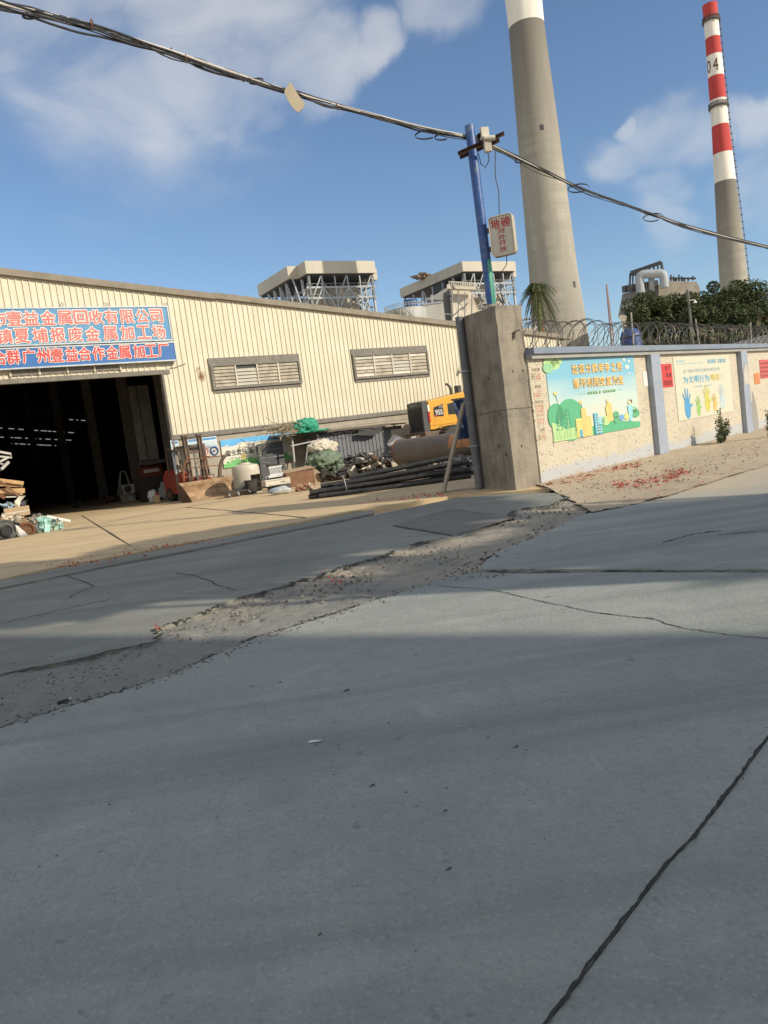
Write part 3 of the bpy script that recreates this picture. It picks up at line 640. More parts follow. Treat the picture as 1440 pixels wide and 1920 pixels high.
xr, _ = F.at(314, 600)
_, zt = F.at(200, 577); _, zm = F.at(200, 646); _, zb = F.at(200, 682)
tA, cA, z0A = fboard('company_sign', 'large faded blue signboard with two rows of white edged pink characters, above the doorway', 'sign', -9.6, xr, zm+.02, zt, faceA)
ln1 = '州市壹益金属回收有限公司'; px1 = [-36, -6, 24, 55, 87, 118, 148, 177, 205, 235, 263, 289]
ln2 = '增城镇夏埔报废金属加工场'; ln2 = '镇夏埔报废金属加工场'; px2 = [5, 38, 72, 105, 138, 170, 203, 235, 266, 294]
zz1 = F.at(170, 597)[1]; zz2 = F.at(170, 628)[1]
lettering(ln1, [F.at(p, 597)[0]-cA for p in px1], zz1-z0A, .46, .47, -.034, [redA, outl], tA, .022, .026)
lettering(ln2, [F.at(p, 628)[0]-cA for p in px2], zz2-z0A, .47, .47, -.034, [redA, outl], tA, .022, .026)
tB, cB, z0B = fboard('company_sign', 'narrow bright blue signboard with one row of red characters, just above the door lintel', 'sign', -9.6, xr+.05, zb-.06, zm-.02, faceB, y=-.24)
ln3 = '合群广州壹益合作金属加工厂'; px3 = [-5, 21, 50, 77, 103, 131, 155, 181, 207, 230, 257, 280, 303]
zz3 = F.at(170, 665)[1]
lettering(ln3, [F.at(p, 665)[0]-cB for p in px3], zz3-z0B, .40, .45, -.034, [redB, outl], tB, .028, .020)

# notice panels and the safety banner on the base wall
def flat(name, label, cat, x0, x1, z0, z1, m, y=-.03):
    t = fthing(name, label, cat, (x0+x1)/2, y, z0); b = MB(); b.box(-(x1-x0)/2, 0, 0, (x1-x0)/2, .02, z1-z0); b.build('panel', m, t); return t
npan = mat('pale_blue_notice', (.50, .62, .70), .5, (.62, .70, .74), 2); blu = mat('notice_blue', (.05, .25, .55), .5)
for k, (pa, pb, lab) in enumerate((((318, 823), (336, 842), 'small white notice sheet with blue edge left of the forklift mast'), ((350, 822), (372, 838), 'white and blue notice sheet seen between the forklift mast rails'), ((322, 850), (336, 888), 'tall pale blue notice sheet behind the forklift guard frame'), ((377, 820), (408, 840), 'pale blue and white notice sheet right of the forklift mast'))):
    x0, z1 = F.at(*pa); x1, z0 = F.at(*pb); t = flat('notice_sheet', lab, 'notice', x0, x1, z0, min(z1, 2.32), npan)
    b = MB(); b.box(-(x1-x0)/2+.03, -.003, min(z1, 2.32)-z0-.13, (x1-x0)/2-.03, -.001, min(z1, 2.32)-z0-.05)
    for r in range(4): b.box(-(x1-x0)/2+.06, -.003, .08+r*.06, (x1-x0)/2*.8, -.001, .10+r*.06, 1)
    b.build('print', [blu, mat('notice_text_grey', (.42, .52, .6), .6)], t)
x, z = F.at(401, 846); t = fthing('round_emblem', 'white square notice with dark blue round emblem, beside the safety banner', 'notice', x, -.03, z-.2)
b = MB(); b.box(-.22, 0, 0, .22, .02, .42); b.build('panel', mat('notice_cream', (.62, .58, .48), .6), t)
b = MB(); b.tube([(.15*math.cos(a), -.004, .21+.15*math.sin(a)) for a in [i*math.pi/12 for i in range(24)]], .035, 6, closed=True); b.cyl((0, -.006, .21), (0, -.001, .21), .05, n=14); b.box(-.15, -.008, .16, -.02, -.002, .2); b.build('emblem', mat('navy_print', (.03, .09, .25), .5), t)
x, z = F.at(383, 846); t = fthing('round_emblem', 'white square notice with faded red round emblem, right of the forklift mast', 'notice', x, -.03, z-.2)
b = MB(); b.box(-.22, 0, 0, .22, .02, .42); b.build('panel', mat('notice_cream_b', (.62, .58, .48), .6), t)
b = MB(); b.tube([(.14*math.cos(a), -.004, .21+.14*math.sin(a)) for a in [i*math.pi/12 for i in range(24)]], .02, 6, closed=True); b.box(-.1, -.006, .19, .1, -.002, .22); b.build('emblem', M['pinkink'], t)
x0, z1 = F.at(412, 826); x1, _ = F.at(545, 815); _, z0 = F.at(416, 879)
t = fthing('safety_banner', 'long wall banner with blue sky, green meadow and black characters, beside the white water tank', 'banner', x0, -.03, z0); w_, h_ = x1-x0, z1-z0
b = MB(); b.box(0, 0, 0, w_, .02, h_); b.build('panel', mat('banner_cream', (.66, .62, .50), .6, (.6, .62, .56), 1.5), t)
b = MB(); n = 24; top = []; gl = []
for i in range(n+1):
    xx = w_*i/n; top.append((xx, -.002, h_-.20-.06*noise.noise(Vector((xx*1.5, 0, 0)))-.05*(i < 6))); gl.append((xx, -.002, .16+.05*noise.noise(Vector((xx*3, 4, 0)))))
b.poly([(0, -.002, h_)]+top+[(w_, -.002, h_)]); b.poly([(0, -.002, 0)]+gl[:]+[(w_, -.002, 0)], 1)
for i in range(14):
    xx = .2+i*.2; b.cyl((xx, -.003, .2), (xx, -.0025, .2), .07+.03*(i % 3), n=9, mi=1)
for xx in (.75, .85): b.box(xx, -.006, .13, xx+.05, -.003, .24, 2)
b.cyl((.9, -.0045, .36), (.9, -.003, .36), .12, n=14, mi=3)
b.poly([(.12, -.004, h_-.24), (.24, -.004, h_-.20), (.36, -.004, h_-.24), (.24, -.004, h_-.27)], 4)
b.build('picture', [mat('banner_blue', (.08, .36, .72), .5, (.14, .45, .75), 2), mat('banner_green', (.12, .42, .12), .6, (.2, .5, .18), 5), M['blackink'], mat('banner_yellow', (.7, .6, .2), .6), M['white']], t)
cx = [F.at(p, 845)[0]-x0 for p in (427, 437, 447, 457, 471, 481, 491, 501)]
lettering('安全责任重于泰山', cx, h_*.52, .21, .22, -.006, [M['blackink']], t, .02)

# ---------------------------------------------------------------- brick wall with piers
def tile_mat(name, col, grout, dark, miss, base=None, bz=.3, tw=.10, th=.05):
    m = bpy.data.materials.new(name); m.use_nodes = True; nt = m.node_tree; N, L = nt.nodes, nt.links; bs = N['Principled BSDF']; bs.inputs['Roughness'].default_value = .6
    t = N.new('ShaderNodeTexCoord'); s = N.new('ShaderNodeSeparateXYZ'); L.new(t.outputs['Object'], s.inputs[0])
    c = N.new('ShaderNodeCombineXYZ')
    ad = N.new('ShaderNodeMath'); ad.operation = 'ADD'; L.new(s.outputs[0], ad.inputs[0]); L.new(s.outputs[1], ad.inputs[1])
    L.new(ad.outputs[0], c.inputs[0]); L.new(s.outputs[2], c.inputs[1])
    br = N.new('ShaderNodeTexBrick'); L.new(c.outputs[0], br.inputs['Vector']); br.inputs['Scale'].default_value = 1; br.inputs['Brick Width'].default_value = tw; br.inputs['Row Height'].default_value = th
    br.inputs['Mortar Size'].default_value = .004; br.inputs['Mortar Smooth'].default_value = .3; br.offset = 0
    br.inputs['Color1'].default_value = (*col, 1); br.inputs['Color2'].default_value = (*[x*.9 for x in col], 1); br.inputs['Mortar'].default_value = (*grout, 1)
    # missing tiles, as white noise per cell
    fl = N.new('ShaderNodeVectorMath'); fl.operation = 'DIVIDE'; L.new(c.outputs[0], fl.inputs[0]); fl.inputs[1].default_value = (tw*.32, th*.62, 1)
    f2 = N.new('ShaderNodeVectorMath'); f2.operation = 'FLOOR'; L.new(fl.outputs[0], f2.inputs[0])
    w_ = N.new('ShaderNodeTexWhiteNoise'); L.new(f2.outputs[0], w_.inputs['Vector'])
    gt = N.new('ShaderNodeMath'); gt.operation = 'GREATER_THAN'; gt.inputs[1].default_value = 1-miss; L.new(w_.outputs['Value'], gt.inputs[0])
    def mx(a, b_, f):
        x = N.new('ShaderNodeMix'); x.data_type = 'RGBA'; L.new(a, x.inputs['A'])
        if isinstance(b_, tuple): x.inputs['B'].default_value = (*b_, 1)
        else: L.new(b_, x.inputs['B'])
        L.new(f, x.inputs['Factor']); return x.outputs['Result']
    out = br.outputs['Color']
    nz_ = N.new('ShaderNodeTexNoise'); nz_.inputs['Scale'].default_value = 1.3; nz_.inputs['Detail'].default_value = 8; L.new(t.outputs['Object'], nz_.inputs['Vector'])
    rr = N.new('ShaderNodeMapRange'); rr.inputs['From Min'].default_value = .48; rr.inputs['From Max'].default_value = .7; rr.inputs['To Max'].default_value = .35; L.new(nz_.outputs['Fac'], rr.inputs['Value'])
    out = mx(out, tuple(x*.62 for x in col), rr.outputs[0])
    if base:
        a2 = N.new('ShaderNodeMath'); a2.operation = 'MULTIPLY_ADD'; L.new(nz_.outputs['Fac'], a2.inputs[0]); a2.inputs[1].default_value = .5; L.new(s.outputs[2], a2.inputs[2])
        r2 = N.new('ShaderNodeMapRange'); r2.inputs['From Min'].default_value = bz+.31; r2.inputs['From Max'].default_value = bz+.19; L.new(a2.outputs[0], r2.inputs['Value'])
        out = mx(out, base, r2.outputs[0])
        r3 = N.new('ShaderNodeMapRange'); r3.inputs['From Min'].default_value = .36; r3.inputs['From Max'].default_value = .22; r3.inputs['To Max'].default_value = .75; L.new(a2.outputs[0], r3.inputs['Value'])
        out = mx(out, (.40, .32, .23), r3.outputs[0])
    out = mx(out, dark, gt.outputs[0])
    L.new(out, bs.inputs['Base Color'])
    bp = N.new('ShaderNodeBump'); bp.inputs['Strength'].default_value = .5; bp.inputs['Distance'].default_value = .01; bp.invert = True; L.new(br.outputs['Fac'], bp.inputs['Height']); L.new(bp.outputs[0], bs.inputs['Normal'])
    return m
M['tile'] = tile_mat('cream_mosaic_tile', (.60, .545, .425), (.44, .39, .30), (.24, .20, .15), .028, base=(.44, .46, .475), bz=.30)
M['bluetile'] = tile_mat('pale_blue_tile', (.30, .36, .47), (.42, .42, .42), (.42, .38, .32), .03)
M['cap'] = mat('blue_grey_cap', (.20, .245, .32), .7, (.17, .21, .28), 3, dirt=(.36, .34, .3), dirt_amt=.3)
M['capin'] = mat('pale_cap_band', (.36, .36, .34), .7, (.3, .3, .28), 3)
bw = thing('brick_wall', 'cream tiled boundary wall with blue tiled piers and a blue grey coping', 'wall', W.w(0, 0), W.rz)
WH = 2.78
xp0 = W.at(1217, 663, -.1)[0]; xp1 = W.at(1234, 663, -.1)[0]; xq0 = W.at(1387, 663, -.1)[0]; xq1 = W.at(1399, 663, -.1)[0]
sp_ = xq0-xp0; pw = (xp1-xp0)
piers = [(xp0+sp_*k, xp0+sp_*k+pw) for k in range(0, 9)]
XL = W.at(1014, 905, .03)[0]-.02; XR = piers[-1][0]
b = MB(); b.box(XL, 0, -.1, XR, .24, WH-.22); b.build('tiled_face', M['tile'], bw)
b = MB()
for a, c in piers: b.box(a, -.14, -.1, c, .003, WH-.22)
b.build_each('pier', M['bluetile'], bw)
b = MB(); b.box(XL, -.17, WH-.13, XR+.3, .34, WH); b.build('coping', M['cap'], bw)
b = MB(); b.box(XL, -.11, WH-.22, XR+.3, .30, WH-.13); b.build('coping_band', M['capin'], bw)
b = MB()
for a, c in piers[:4]: b.add([(a+.02, -.15, 1.5), (c-.02, -.15, 1.55), (c-.03, -.15, 1.95), ((a+c)/2, -.15, 2.2), (a+.03, -.15, 1.9)], [(0, 1, 2, 3, 4)])
b.v = b.v[5:10]; b.f = [[0, 1, 2, 3, 4]]; b.m = [0]
b.build('bare_patch', mat('bare_render', (.5, .48, .43), .8), bw)
# loop on the second pier bay: grey cement patch
xa, za = W.at(1402, 815); xb, zb_ = W.at(1430, 760)
b = MB(); b.add([(xa-.1, -.004, .05), (xa+1.05, -.004, .05), (xa+1.05, -.004, .55), (xa+.95, -.004, .95), (xa+.8, -.004, 1.25), (xa+.72, -.004, 1.3), (xa+.62, -.004, .95), (xa+.3, -.004, .8), (xa, -.004, .5)], [tuple(range(9))])
b.build('cement_patch', mat('cement_patch', (.30, .29, .27), .85, (.25, .24, .22), 3), bw)

def wboard(name, label, cat, pxtl, pxbr, m, th=.012, z1=None):
    x0, zt = W.at(*pxtl); x1, z0 = W.at(*pxbr)
    t = thing(name, label, cat, W.w(x0, -.012, z0), W.rz); b = MB(); b.box(0, 0, 0, x1-x0, th, zt-z0); b.build('sheet', m, t)
    return t, x1-x0, zt-z0, x0, z0
# recycling poster
ptl = W.at(1021, 669); pbl = W.at(1036, 826); ptr = W.at(1188, 671); pbr = W.at(1199, 803)
m = bpy.data.materials.new('poster_sky_print'); m.use_nodes = True; nt = m.node_tree; N, L = nt.nodes, nt.links
tcp = N.new('ShaderNodeTexCoord'); sx = N.new('ShaderNodeSeparateXYZ'); L.new(tcp.outputs['Generated'], sx.inputs[0]); ramp = N.new('ShaderNodeValToRGB')
nn = N.new('ShaderNodeTexNoise'); nn.inputs['Scale'].default_value = 2.2; L.new(tcp.outputs['Generated'], nn.inputs['Vector'])
ma = N.new('ShaderNodeMath'); ma.operation = 'MULTIPLY_ADD'; L.new(nn.outputs['Fac'], ma.inputs[0]); ma.inputs[1].default_value = .5; L.new(sx.outputs[2], ma.inputs[2]); L.new(ma.outputs[0], ramp.inputs[0])
ramp.color_ramp.elements[0].position = .45; ramp.color_ramp.elements[0].color = (.60, .60, .48, 1); ramp.color_ramp.elements[1].position = 1.0; ramp.color_ramp.elements[1].color = (.20, .46, .60, 1)
e = ramp.color_ramp.elements.new(.72); e.color = (.50, .62, .58, 1)
L.new(ramp.outputs[0], N['Principled BSDF'].inputs['Base Color']); N['Principled BSDF'].inputs['Roughness'].default_value = .5
px0 = (ptl[0]+pbl[0])/2; px1_ = (ptr[0]+pbr[0])/2; pz0 = (pbl[1]+pbr[1])/2; pz1 = (ptl[1]+ptr[1])/2
PW, PH = px1_-px0, pz1-pz0
t = thing('recycling_poster', 'big recycling poster with yellow characters, green hills and buildings, on the first wall bay', 'poster', W.w(px0, -.014, pz0), W.rz)
b = MB(); b.box(0, 0, 0, PW, .012, PH); b.build('sheet', m, t)
# art: coordinates in 0..1 of the poster
def U(x, z, k=1): return (x*PW, -.002*k, z*PH)
art = MB()
C_ = [(.10, .42, .22), (.05, .28, .20), (.62, .62, .22), (.70, .55, .20), (.06, .42, .62), (.30, .62, .68), (.70, .62, .38), (.10, .05, .04), (.16, .36, .66), (.12, .40, .20), (.70, .72, .66), (.45, .66, .30), (.28, .55, .30)]
pm = [mat('print_colour', c, .55, tuple(x*.9 for x in c), 5) for c in C_]
def disc(cx, cz, r, mi, k=1, n=20, sx=1.0, a0=0, a1=2*math.pi):
    art.poly([U(cx+r*sx*math.cos(a0+(a1-a0)*i/n), cz+r*1.25*math.sin(a0+(a1-a0)*i/n), k) for i in range(n if a1-a0 > 6 else n+1)], mi)
art.poly([U(.0, .0, 1)]+[U(x/20, .02+.10*math.sin(x/20*3.1)**2+(.06 if x > 12 else 0), 1) for x in range(21)]+[U(1, 0, 1)], 0)
disc(.05, .30, .13, 0, 2, sx=.62); disc(.19, .24, .21, 0, 2, sx=.7)
art.poly([U(0, 0, 3), U(.0, .24, 3), U(.06, .20, 3), (.13*PW, -.006, .13*PH), U(.22, .14, 3), U(.25, .0, 3)], 11)
for (bx, bz, h) in ((.07, .12, .24), (.16, .13, .26)):
    for s in (-1, 1):
        for q in range(5):
            z_ = bz+h*q/5; art.poly([U(bx, z_, 4), U(bx+s*.035*(1-q*.12), z_+.05, 4), U(bx+s*.03*(1-q*.12), z_+.015, 4)], 1)
    art.poly([U(bx-.004, bz-.02, 5), U(bx+.004, bz-.02, 5), U(bx, bz+h, 5)], 11)
for i in range(14): x_ = .01+i*.018; art.poly([U(x_, .02, 5), U(x_+.008, .02, 5), U(x_-.01+.02*(i % 3), .15+.12*((i*7) % 5)/5, 5)], 12 if i % 2 else 11)
for (x_, w2, h, mi) in ((.235, .07, .24, 2), (.30, .055, .36, 3), (.355, .05, .25, 2), (.435, .05, .28, 4), (.47, .045, .12, 4), (.265, .035, .09, 4)):
    art.poly([U(x_, .0, 6+mi), U(x_+w2, .0, 6+mi), U(x_+w2, h, 6+mi), U(x_, h, 6+mi)], mi)
    for r in range(int(h/.035)):
        for c in range(2): art.poly([U(x_+.01+c*w2*.45, .02+r*.035, 12), U(x_+.01+c*w2*.45+.012, .02+r*.035, 12), U(x_+.01+c*w2*.45+.012, .035+r*.035, 12), U(x_+.01+c*w2*.45, .035+r*.035, 12)], 6 if mi == 4 else 3)
for (x_, z_, r, mi) in ((.52, .17, .04, 5), (.57, .16, .05, 11), (.70, .22, .036, 9), (.70, .15, .036, 9), (.765, .17, .032, 8), (.83, .17, .034, 2), (.95, .20, .05, 9), (.94, .25, .035, 12)): disc(x_, z_, r, mi, 7)
art.poly([U(.59, .14, 8), U(.66, .14, 8), U(.655, .38, 8), (.61*PW, -.016, .40*PH), U(.58, .33, 8)], 3); disc(.615, .42, .018, 6, 9)
art.poly([U(.86, .10, 8), U(.90, .10, 8), U(.915, .32, 8), U(.85, .32, 8)], 5); disc(.88, .36, .02, 6, 9); disc(.895, .37, .022, 7, 8)
disc(.04, .95, .06, 11, 3); disc(.09, .93, .05, 11, 3); disc(.02, .89, .05, 12, 4); disc(.13, .97, .035, 11, 3)
for (x_, z_, r) in ((.87, .95, .017), (.93, .93, .014), (.90, .85, .024), (.92, .76, .012)): disc(x_, z_, r, 10, 3)
for (x_, z_) in ((.06, .58), (.31, .44)):
    disc(x_, z_, .018, 3, 6); art.poly([U(x_, z_-.02, 6), U(x_+.006, z_-.02, 6), U(x_+.035, z_-.22, 6)], 1)
x_ = .415
for k in range(10): disc(x_+k*.031+(.02 if k > 4 else 0), .545, .0145, 9, 5)
art.poly([U(.30, .542, 5), U(.39, .542, 5), U(.39, .545, 5), U(.30, .545, 5)], 9); art.poly([U(.75, .548, 5), U(.81, .548, 5), U(.81, .551, 5), U(.75, .551, 5)], 9)
art.build('picture', pm, t)
yl = mat('golden_letter', (.80, .46, .08), .5, (.76, .50, .12), 6); yo = mat('cream_outline', (.75, .72, .50), .5)
lettering('垃圾分类举手之劳', [PW*v for v in lin(.285, .80, 8)], PH*.86, PW*.060, PH*.115, -.02, [yl, yo], t, .012, .010)
lettering('循环利用变废为宝', [PW*v for v in lin(.285, .80, 8)], PH*.68, PW*.060, PH*.115, -.02, [yl, yo], t, .012, .010)
lettering('垃圾分一分城市美十分', [PW*(.415+k*.031+(.02 if k > 4 else 0)) for k in range(10)], PH*.545, PW*.018, PH*.024, -.021, [yo], t, .02)

# civility poster
ptl = W.at(1262, 667); pbl = W.at(1270, 787); ptr = W.at(1366, 668); pbr = W.at(1375, 774)
qx0, qx1, qz0, qz1 = (ptl[0]+pbl[0])/2, (ptr[0]+pbr[0])/2, (pbl[1]+pbr[1])/2, (ptl[1]+ptr[1])/2
QW, QH = qx1-qx0, qz1-qz0
t = thing('civility_poster', 'pale cream poster with five painted hands and blue characters, on the second wall bay', 'poster', W.w(qx0, -.014, qz0), W.rz)
b = MB(); b.box(0, 0, 0, QW, .012, QH); b.build('sheet', mat('poster_cream', (.60, .58, .45), .5, (.56, .56, .45), 2), t)
sky_b = mat('poster_blue_ink', (.10, .42, .66), .5); yel = mat('poster_yellow_ink', (.68, .52, .12), .5); pb = mat('poster_pale_ink', (.42, .56, .58), .5)
lettering('为文明行为', [QW*v for v in lin(.17, .54, 5)], QH*.63, QW*.078, QH*.11, -.006, [sky_b], t, .02)
lettering('喝彩', [QW*v for v in (.65, .745)], QH*.63, QW*.078, QH*.11, -.006, [yel], t, .03)
lettering('!', [QW*.82], QH*.63, QW*.012, QH*.09, -.006, [yel], t, .0)
lettering('《广州市文明行为促进条例》宣传', [QW*v for v in lin(.16, .78, 15)], QH*.77, QW*.03, QH*.055, -.006, [pb], t, .01)
lettering('80800800', [QW*v for v in (.595, .635, .675, .715, .785, .825, .865, .905)], QH*.905, QW*.028, QH*.07, -.006, [sky_b], t, .03)
art = MB(); hands = ((.16, .18, .062, 0), (.345, .14, .042, 1), (.51, .22, .058, 2), (.64, .155, .040, 3), (.79, .22, .055, 4))
for hx, hz, r, mi in hands:
    cx, cz = hx*QW, hz*QH; rr = r*QW
    art.poly([(cx+rr*.8*math.cos(a), -.004, cz+rr*1.15*math.sin(a)) for a in [i*math.pi/9 for i in range(18)]], mi)
    for k, (a, l) in enumerate(((58, 1.75), (79, 2.1), (99, 2.15), (121, 1.85), (15, 1.4))):
        a = R(a); d = Vector((math.cos(a), 0, math.sin(a))); s = Vector((-d.z, 0, d.x))*rr*.15; c = Vector((cx, -.005-.0006*k, cz)); art.poly([c+d*rr*.6-s, c+d*rr*l-s*.8, c+d*rr*(l+.12), c+d*rr*l+s*.8, c+d*rr*.6+s], mi)
for x0_, x1_, z_, h_ in ((.05, .18, .925, .02), (.05, .48, .885, .012)): art.poly([(x0_*QW, -.004, z_*QH), (x1_*QW, -.004, z_*QH), (x1_*QW, -.004, (z_+h_)*QH), (x0_*QW, -.004, (z_+h_)*QH)], 5)
for k in range(12): x0_ = (.31+k*.025+(.02 if k > 5 else 0)); art.poly([(x0_*QW, -.004, .50*QH), ((x0_+.016)*QW, -.004, .50*QH), ((x0_+.016)*QW, -.004, .52*QH), (x0_*QW, -.004, .52*QH)], 5)
art.build('picture', [mat('hand_ink', c, .5) for c in ((.08, .34, .62), (.30, .52, .14), (.62, .58, .12), (.66, .48, .14), (.50, .62, .64), (.36, .55, .60))], t)

# red notices, stamped numbers, small papers
t, w_, h_, _, _ = wboard('red_notice', 'bright red paper notice with black brush characters, beside the first blue pier', 'notice', (1238, 683), (1262, 725), mat('red_notice_paper', (.60, .045, .04), .6, (.5, .04, .035), 4))
lettering('空厂求租', [w_*.45, w_*.75, w_*.5, w_*.78], [h_*.80, h_*.80, h_*.52, h_*.52], w_*.22, h_*.20, -.004, [M['blackink']], t, .02)
b = MB()
for k in range(9): x_ = w_*(.10+.09*k); b.poly([(x_, -.004, h_*.08), (x_+w_*.03, -.004, h_*.08), (x_+w_*.05, -.004, h_*(.28+.04*(k % 2))), (x_+w_*.02, -.004, h_*.30)])
b.build('brush_marks', M['blackink'], t)
t, w_, h_, _, _ = wboard('red_notice', 'faded pinkish red notice at the right edge of the photo', 'notice', (1423, 675), (1446, 708), mat('pale_red_notice', (.55, .11, .09), .6, (.45, .09, .08), 9))
b = MB()
for r in range(4):
    for k in range(6): b.box(w_*(.06+.15*k), -.004, h_*(.10+.22*r), w_*(.06+.15*k)+w_*.10, -.001, h_*(.10+.22*r)+h_*.09)
b.build('print', mat('dark_red_print', (.25, .05, .04), .6), t)
t, w_, h_, _, _ = wboard('orange_notice', 'small orange notice below and left of the faded red one', 'notice', (1413, 700), (1425, 719), mat('orange_paper', (.65, .25, .05), .6))
b = MB()
for r in range(4): b.box(w_*.1, -.004, h_*(.12+.2*r), w_*.9, -.001, h_*(.12+.2*r)+h_*.08)
b.build('print', M['pinkink'], t)
t, w_, h_, _, _ = wboard('white_paper', 'blank white paper sheet pasted right of the recycling poster', 'notice', (1204, 697), (1215, 724), M['white'])
stm = MB(); rnd = random.Random(3)
for (z_a, z_b, pxl, pxr, mi) in ((690, 697, 997, 1012, 0), (700, 712, 995, 1003, 0), (700, 712, 1004, 1014, 1), (722, 729, 999, 1014, 0), (732, 745, 1000, 1015, 1), (751, 757, 1003, 1019, 0), (760, 774, 1004, 1020, 1), (777, 781, 1007, 1020, 1), (785, 797, 1008, 1021, 1), (803, 810, 1012, 1022, 0), (815, 826, 1009, 1014, 0), (815, 826, 1015, 1023, 1)):
    xa, zt_ = W.at(pxl, z_a); xb, zb2 = W.at(pxr, z_b); zb2 = W.at(pxl, z_b)[1]
    rows = 1 if z_b-z_a < 8 else 3; cols = max(2, int((xb-xa)/.055))
    stm.box(xa-.02, -.004, zb2-.02, xb+.02, -.002, zt_+.02, 2)
    for r in range(rows):
        for c in range(cols):
            cw = (xb-xa)/cols; rh = (zt_-zb2)/rows; x_ = xa+c*cw+cw*.15; z_ = zb2+r*rh+rh*.15
            if rnd.random() < .12: continue
            for q in range(3):
                if rnd.random() < .5: stm.box(x_, -.0075, z_+rh*.25*q, x_+cw*.65, -.0045, z_+rh*.25*q+rh*.12, mi)
                else: stm.box(x_+cw*.22*q, -.0075, z_, x_+cw*.22*q+cw*.13, -.0045, z_+rh*.7, mi)
o = stm.build('stamped_adverts', [M['blackink'], M['pinkink'], mat('pale_stamp_ground', (.56, .49, .36), .7)]); o.location = W.w(0, 0); o.rotation_euler = (0, 0, W.rz)
tag(o, 'column of small red and black stamped advert marks on tiles beside the pillar', 'adverts')
# ---------------------------------------------------------------- razor wire and posts on the wall
M['wire'] = mat('razor_wire', (.10, .10, .10), .5, (.16, .14, .12), 20, metal=.4)
RWR = .30
rw = thing('razor_wire', 'coils of dark razor wire running along the top of the tiled wall', 'razor wire', W.w(0, .08, WH), W.rz)
b = MB(); rnd = random.Random(8)
def coil(x0, x1, pitch, ph, r):
    pts = []; n = int((x1-x0)/pitch*16)
    for i in range(n+1):
        x = x0+(x1-x0)*i/n; a = 2*math.pi*i/16+ph
        k = r*(1+.12*noise.noise(Vector((x*1.1, ph, 0)))); sx = .22*math.sin(a*.5+ph)
        pts.append((x+.30*math.sin(a)*(.5+.5*noise.noise(Vector((x*.5, 3, ph)))), k*math.cos(a)*.9, k*(1+math.sin(a))+.0+.03*noise.noise(Vector((x*.8, 0, 5)))))
    return pts
for ph, pit in ((0, .46), (2.6, .52)):
    pts = coil(XL, 30, pit, ph, RWR); b.tube(pts, .008, 4)
    for i in range(0, len(pts)-1, 1):
        if pts[i][0] > 14: continue
        p, q = Vector(pts[i]), Vector(pts[i+1]); t_ = (q-p).normalized(); s = t_.cross(Vector((0, 1, 0))).normalized()*.024
        b.beam(p-s, p+s, .009, .004); m_ = (p+q)/2; b.beam(m_-s, m_+s, .008, .004)
b.build('coil', M['wire'], rw)
b = MB()
for z in (.02, .52): b.tube([(x, .0, z+.015*math.sin(x*1.7)) for x in [XL+i*.5 for i in range(70)]], .004, 4)
b.build('strand', M['wire'], rw)
for i, (pa, pb, lab) in enumerate((((1183, 586), (1188, 650), 'pale leaning steel post rising through the razor wire, nearest the chimney'), ((1304, 598), (1312, 652), 'thin steel post in the razor wire in front of the tree slope'), ((1407, 604), (1409, 653), 'thin steel post in the razor wire near the right edge'))):
    xa, za = W.at(*pa, .12); xb, zb_ = W.at(*pb, .12)
    b = MB(); b.tube([(0, 0, -.05), (xa-xb, 0, za-WH)], .022, 8); o = b.build('wire_post', mat('post_steel', (.42, .39, .33), .6)); o.location = W.w(xb, .12, WH); o.rotation_euler = (0, 0, W.rz)
    tag(o, lab, 'post', 'steel posts on the tiled wall')

# ---------------------------------------------------------------- concrete pillar and its drain pipe
pc, pl_ = G(968, 919), G(903, 916.5)
pr_ = W.w(W.at(1014, 905, .03)[0], .03)
back = pl_ + (pr_-pc)
def ptop(px, py, g): r = ray(px, py); return CAMH + r.z*((g-CAM).to_2d().length/math.hypot(r.x, r.y))
zc, zl, zr_ = ptop(930, 572, pc), ptop(875, 590, pl_), ptop(980, 572, pr_)
zc = (zc+zr_)/2; zr_ = zc; zl = (zl+zc)/2
base = pc.copy()
b = MB(); n = 26; cs = [pc-base, pr_-base, back-base, pl_-base]; tz = [zc, zr_, zl+.02, zl]
ring = []
for j in range(n+1):
    row = []
    for k in range(4):
        a, c = cs[k], cs[(k+1) % 4]; ta, tc_ = tz[k], tz[(k+1) % 4]
        for q in range(6):
            t_ = q/6; p = a.lerp(c, t_); z = (ta*(1-t_)+tc_*t_)*j/n
            edge = 1 if q == 0 else .35
            p = Vector((p.x, p.y, z)); d = noise.noise_vector(p*4+Vector((0, 0, k)))*.012*edge + noise.noise_vector(p*16)*.009*edge
            if j == n: d *= 1.6
            p += d; p.z = max(-.05, p.z) if j else -.06; row.append(p)
    ring.append(row)
for row in ring: b.v += row
m_ = 24
for j in range(n):
    for k in range(m_):
        l = (k+1) % m_; b.f.append([j*m_+k, j*m_+l, (j+1)*m_+l, (j+1)*m_+k]); b.m.append(0)
b.f.append([n*m_+k for k in range(m_)]); b.m.append(0)
pil = b.build('concrete_pillar', M['concrete'], loc=base)
tag(pil, 'tall rough square concrete gate pillar with one shaded and one sunlit face', 'pillar')
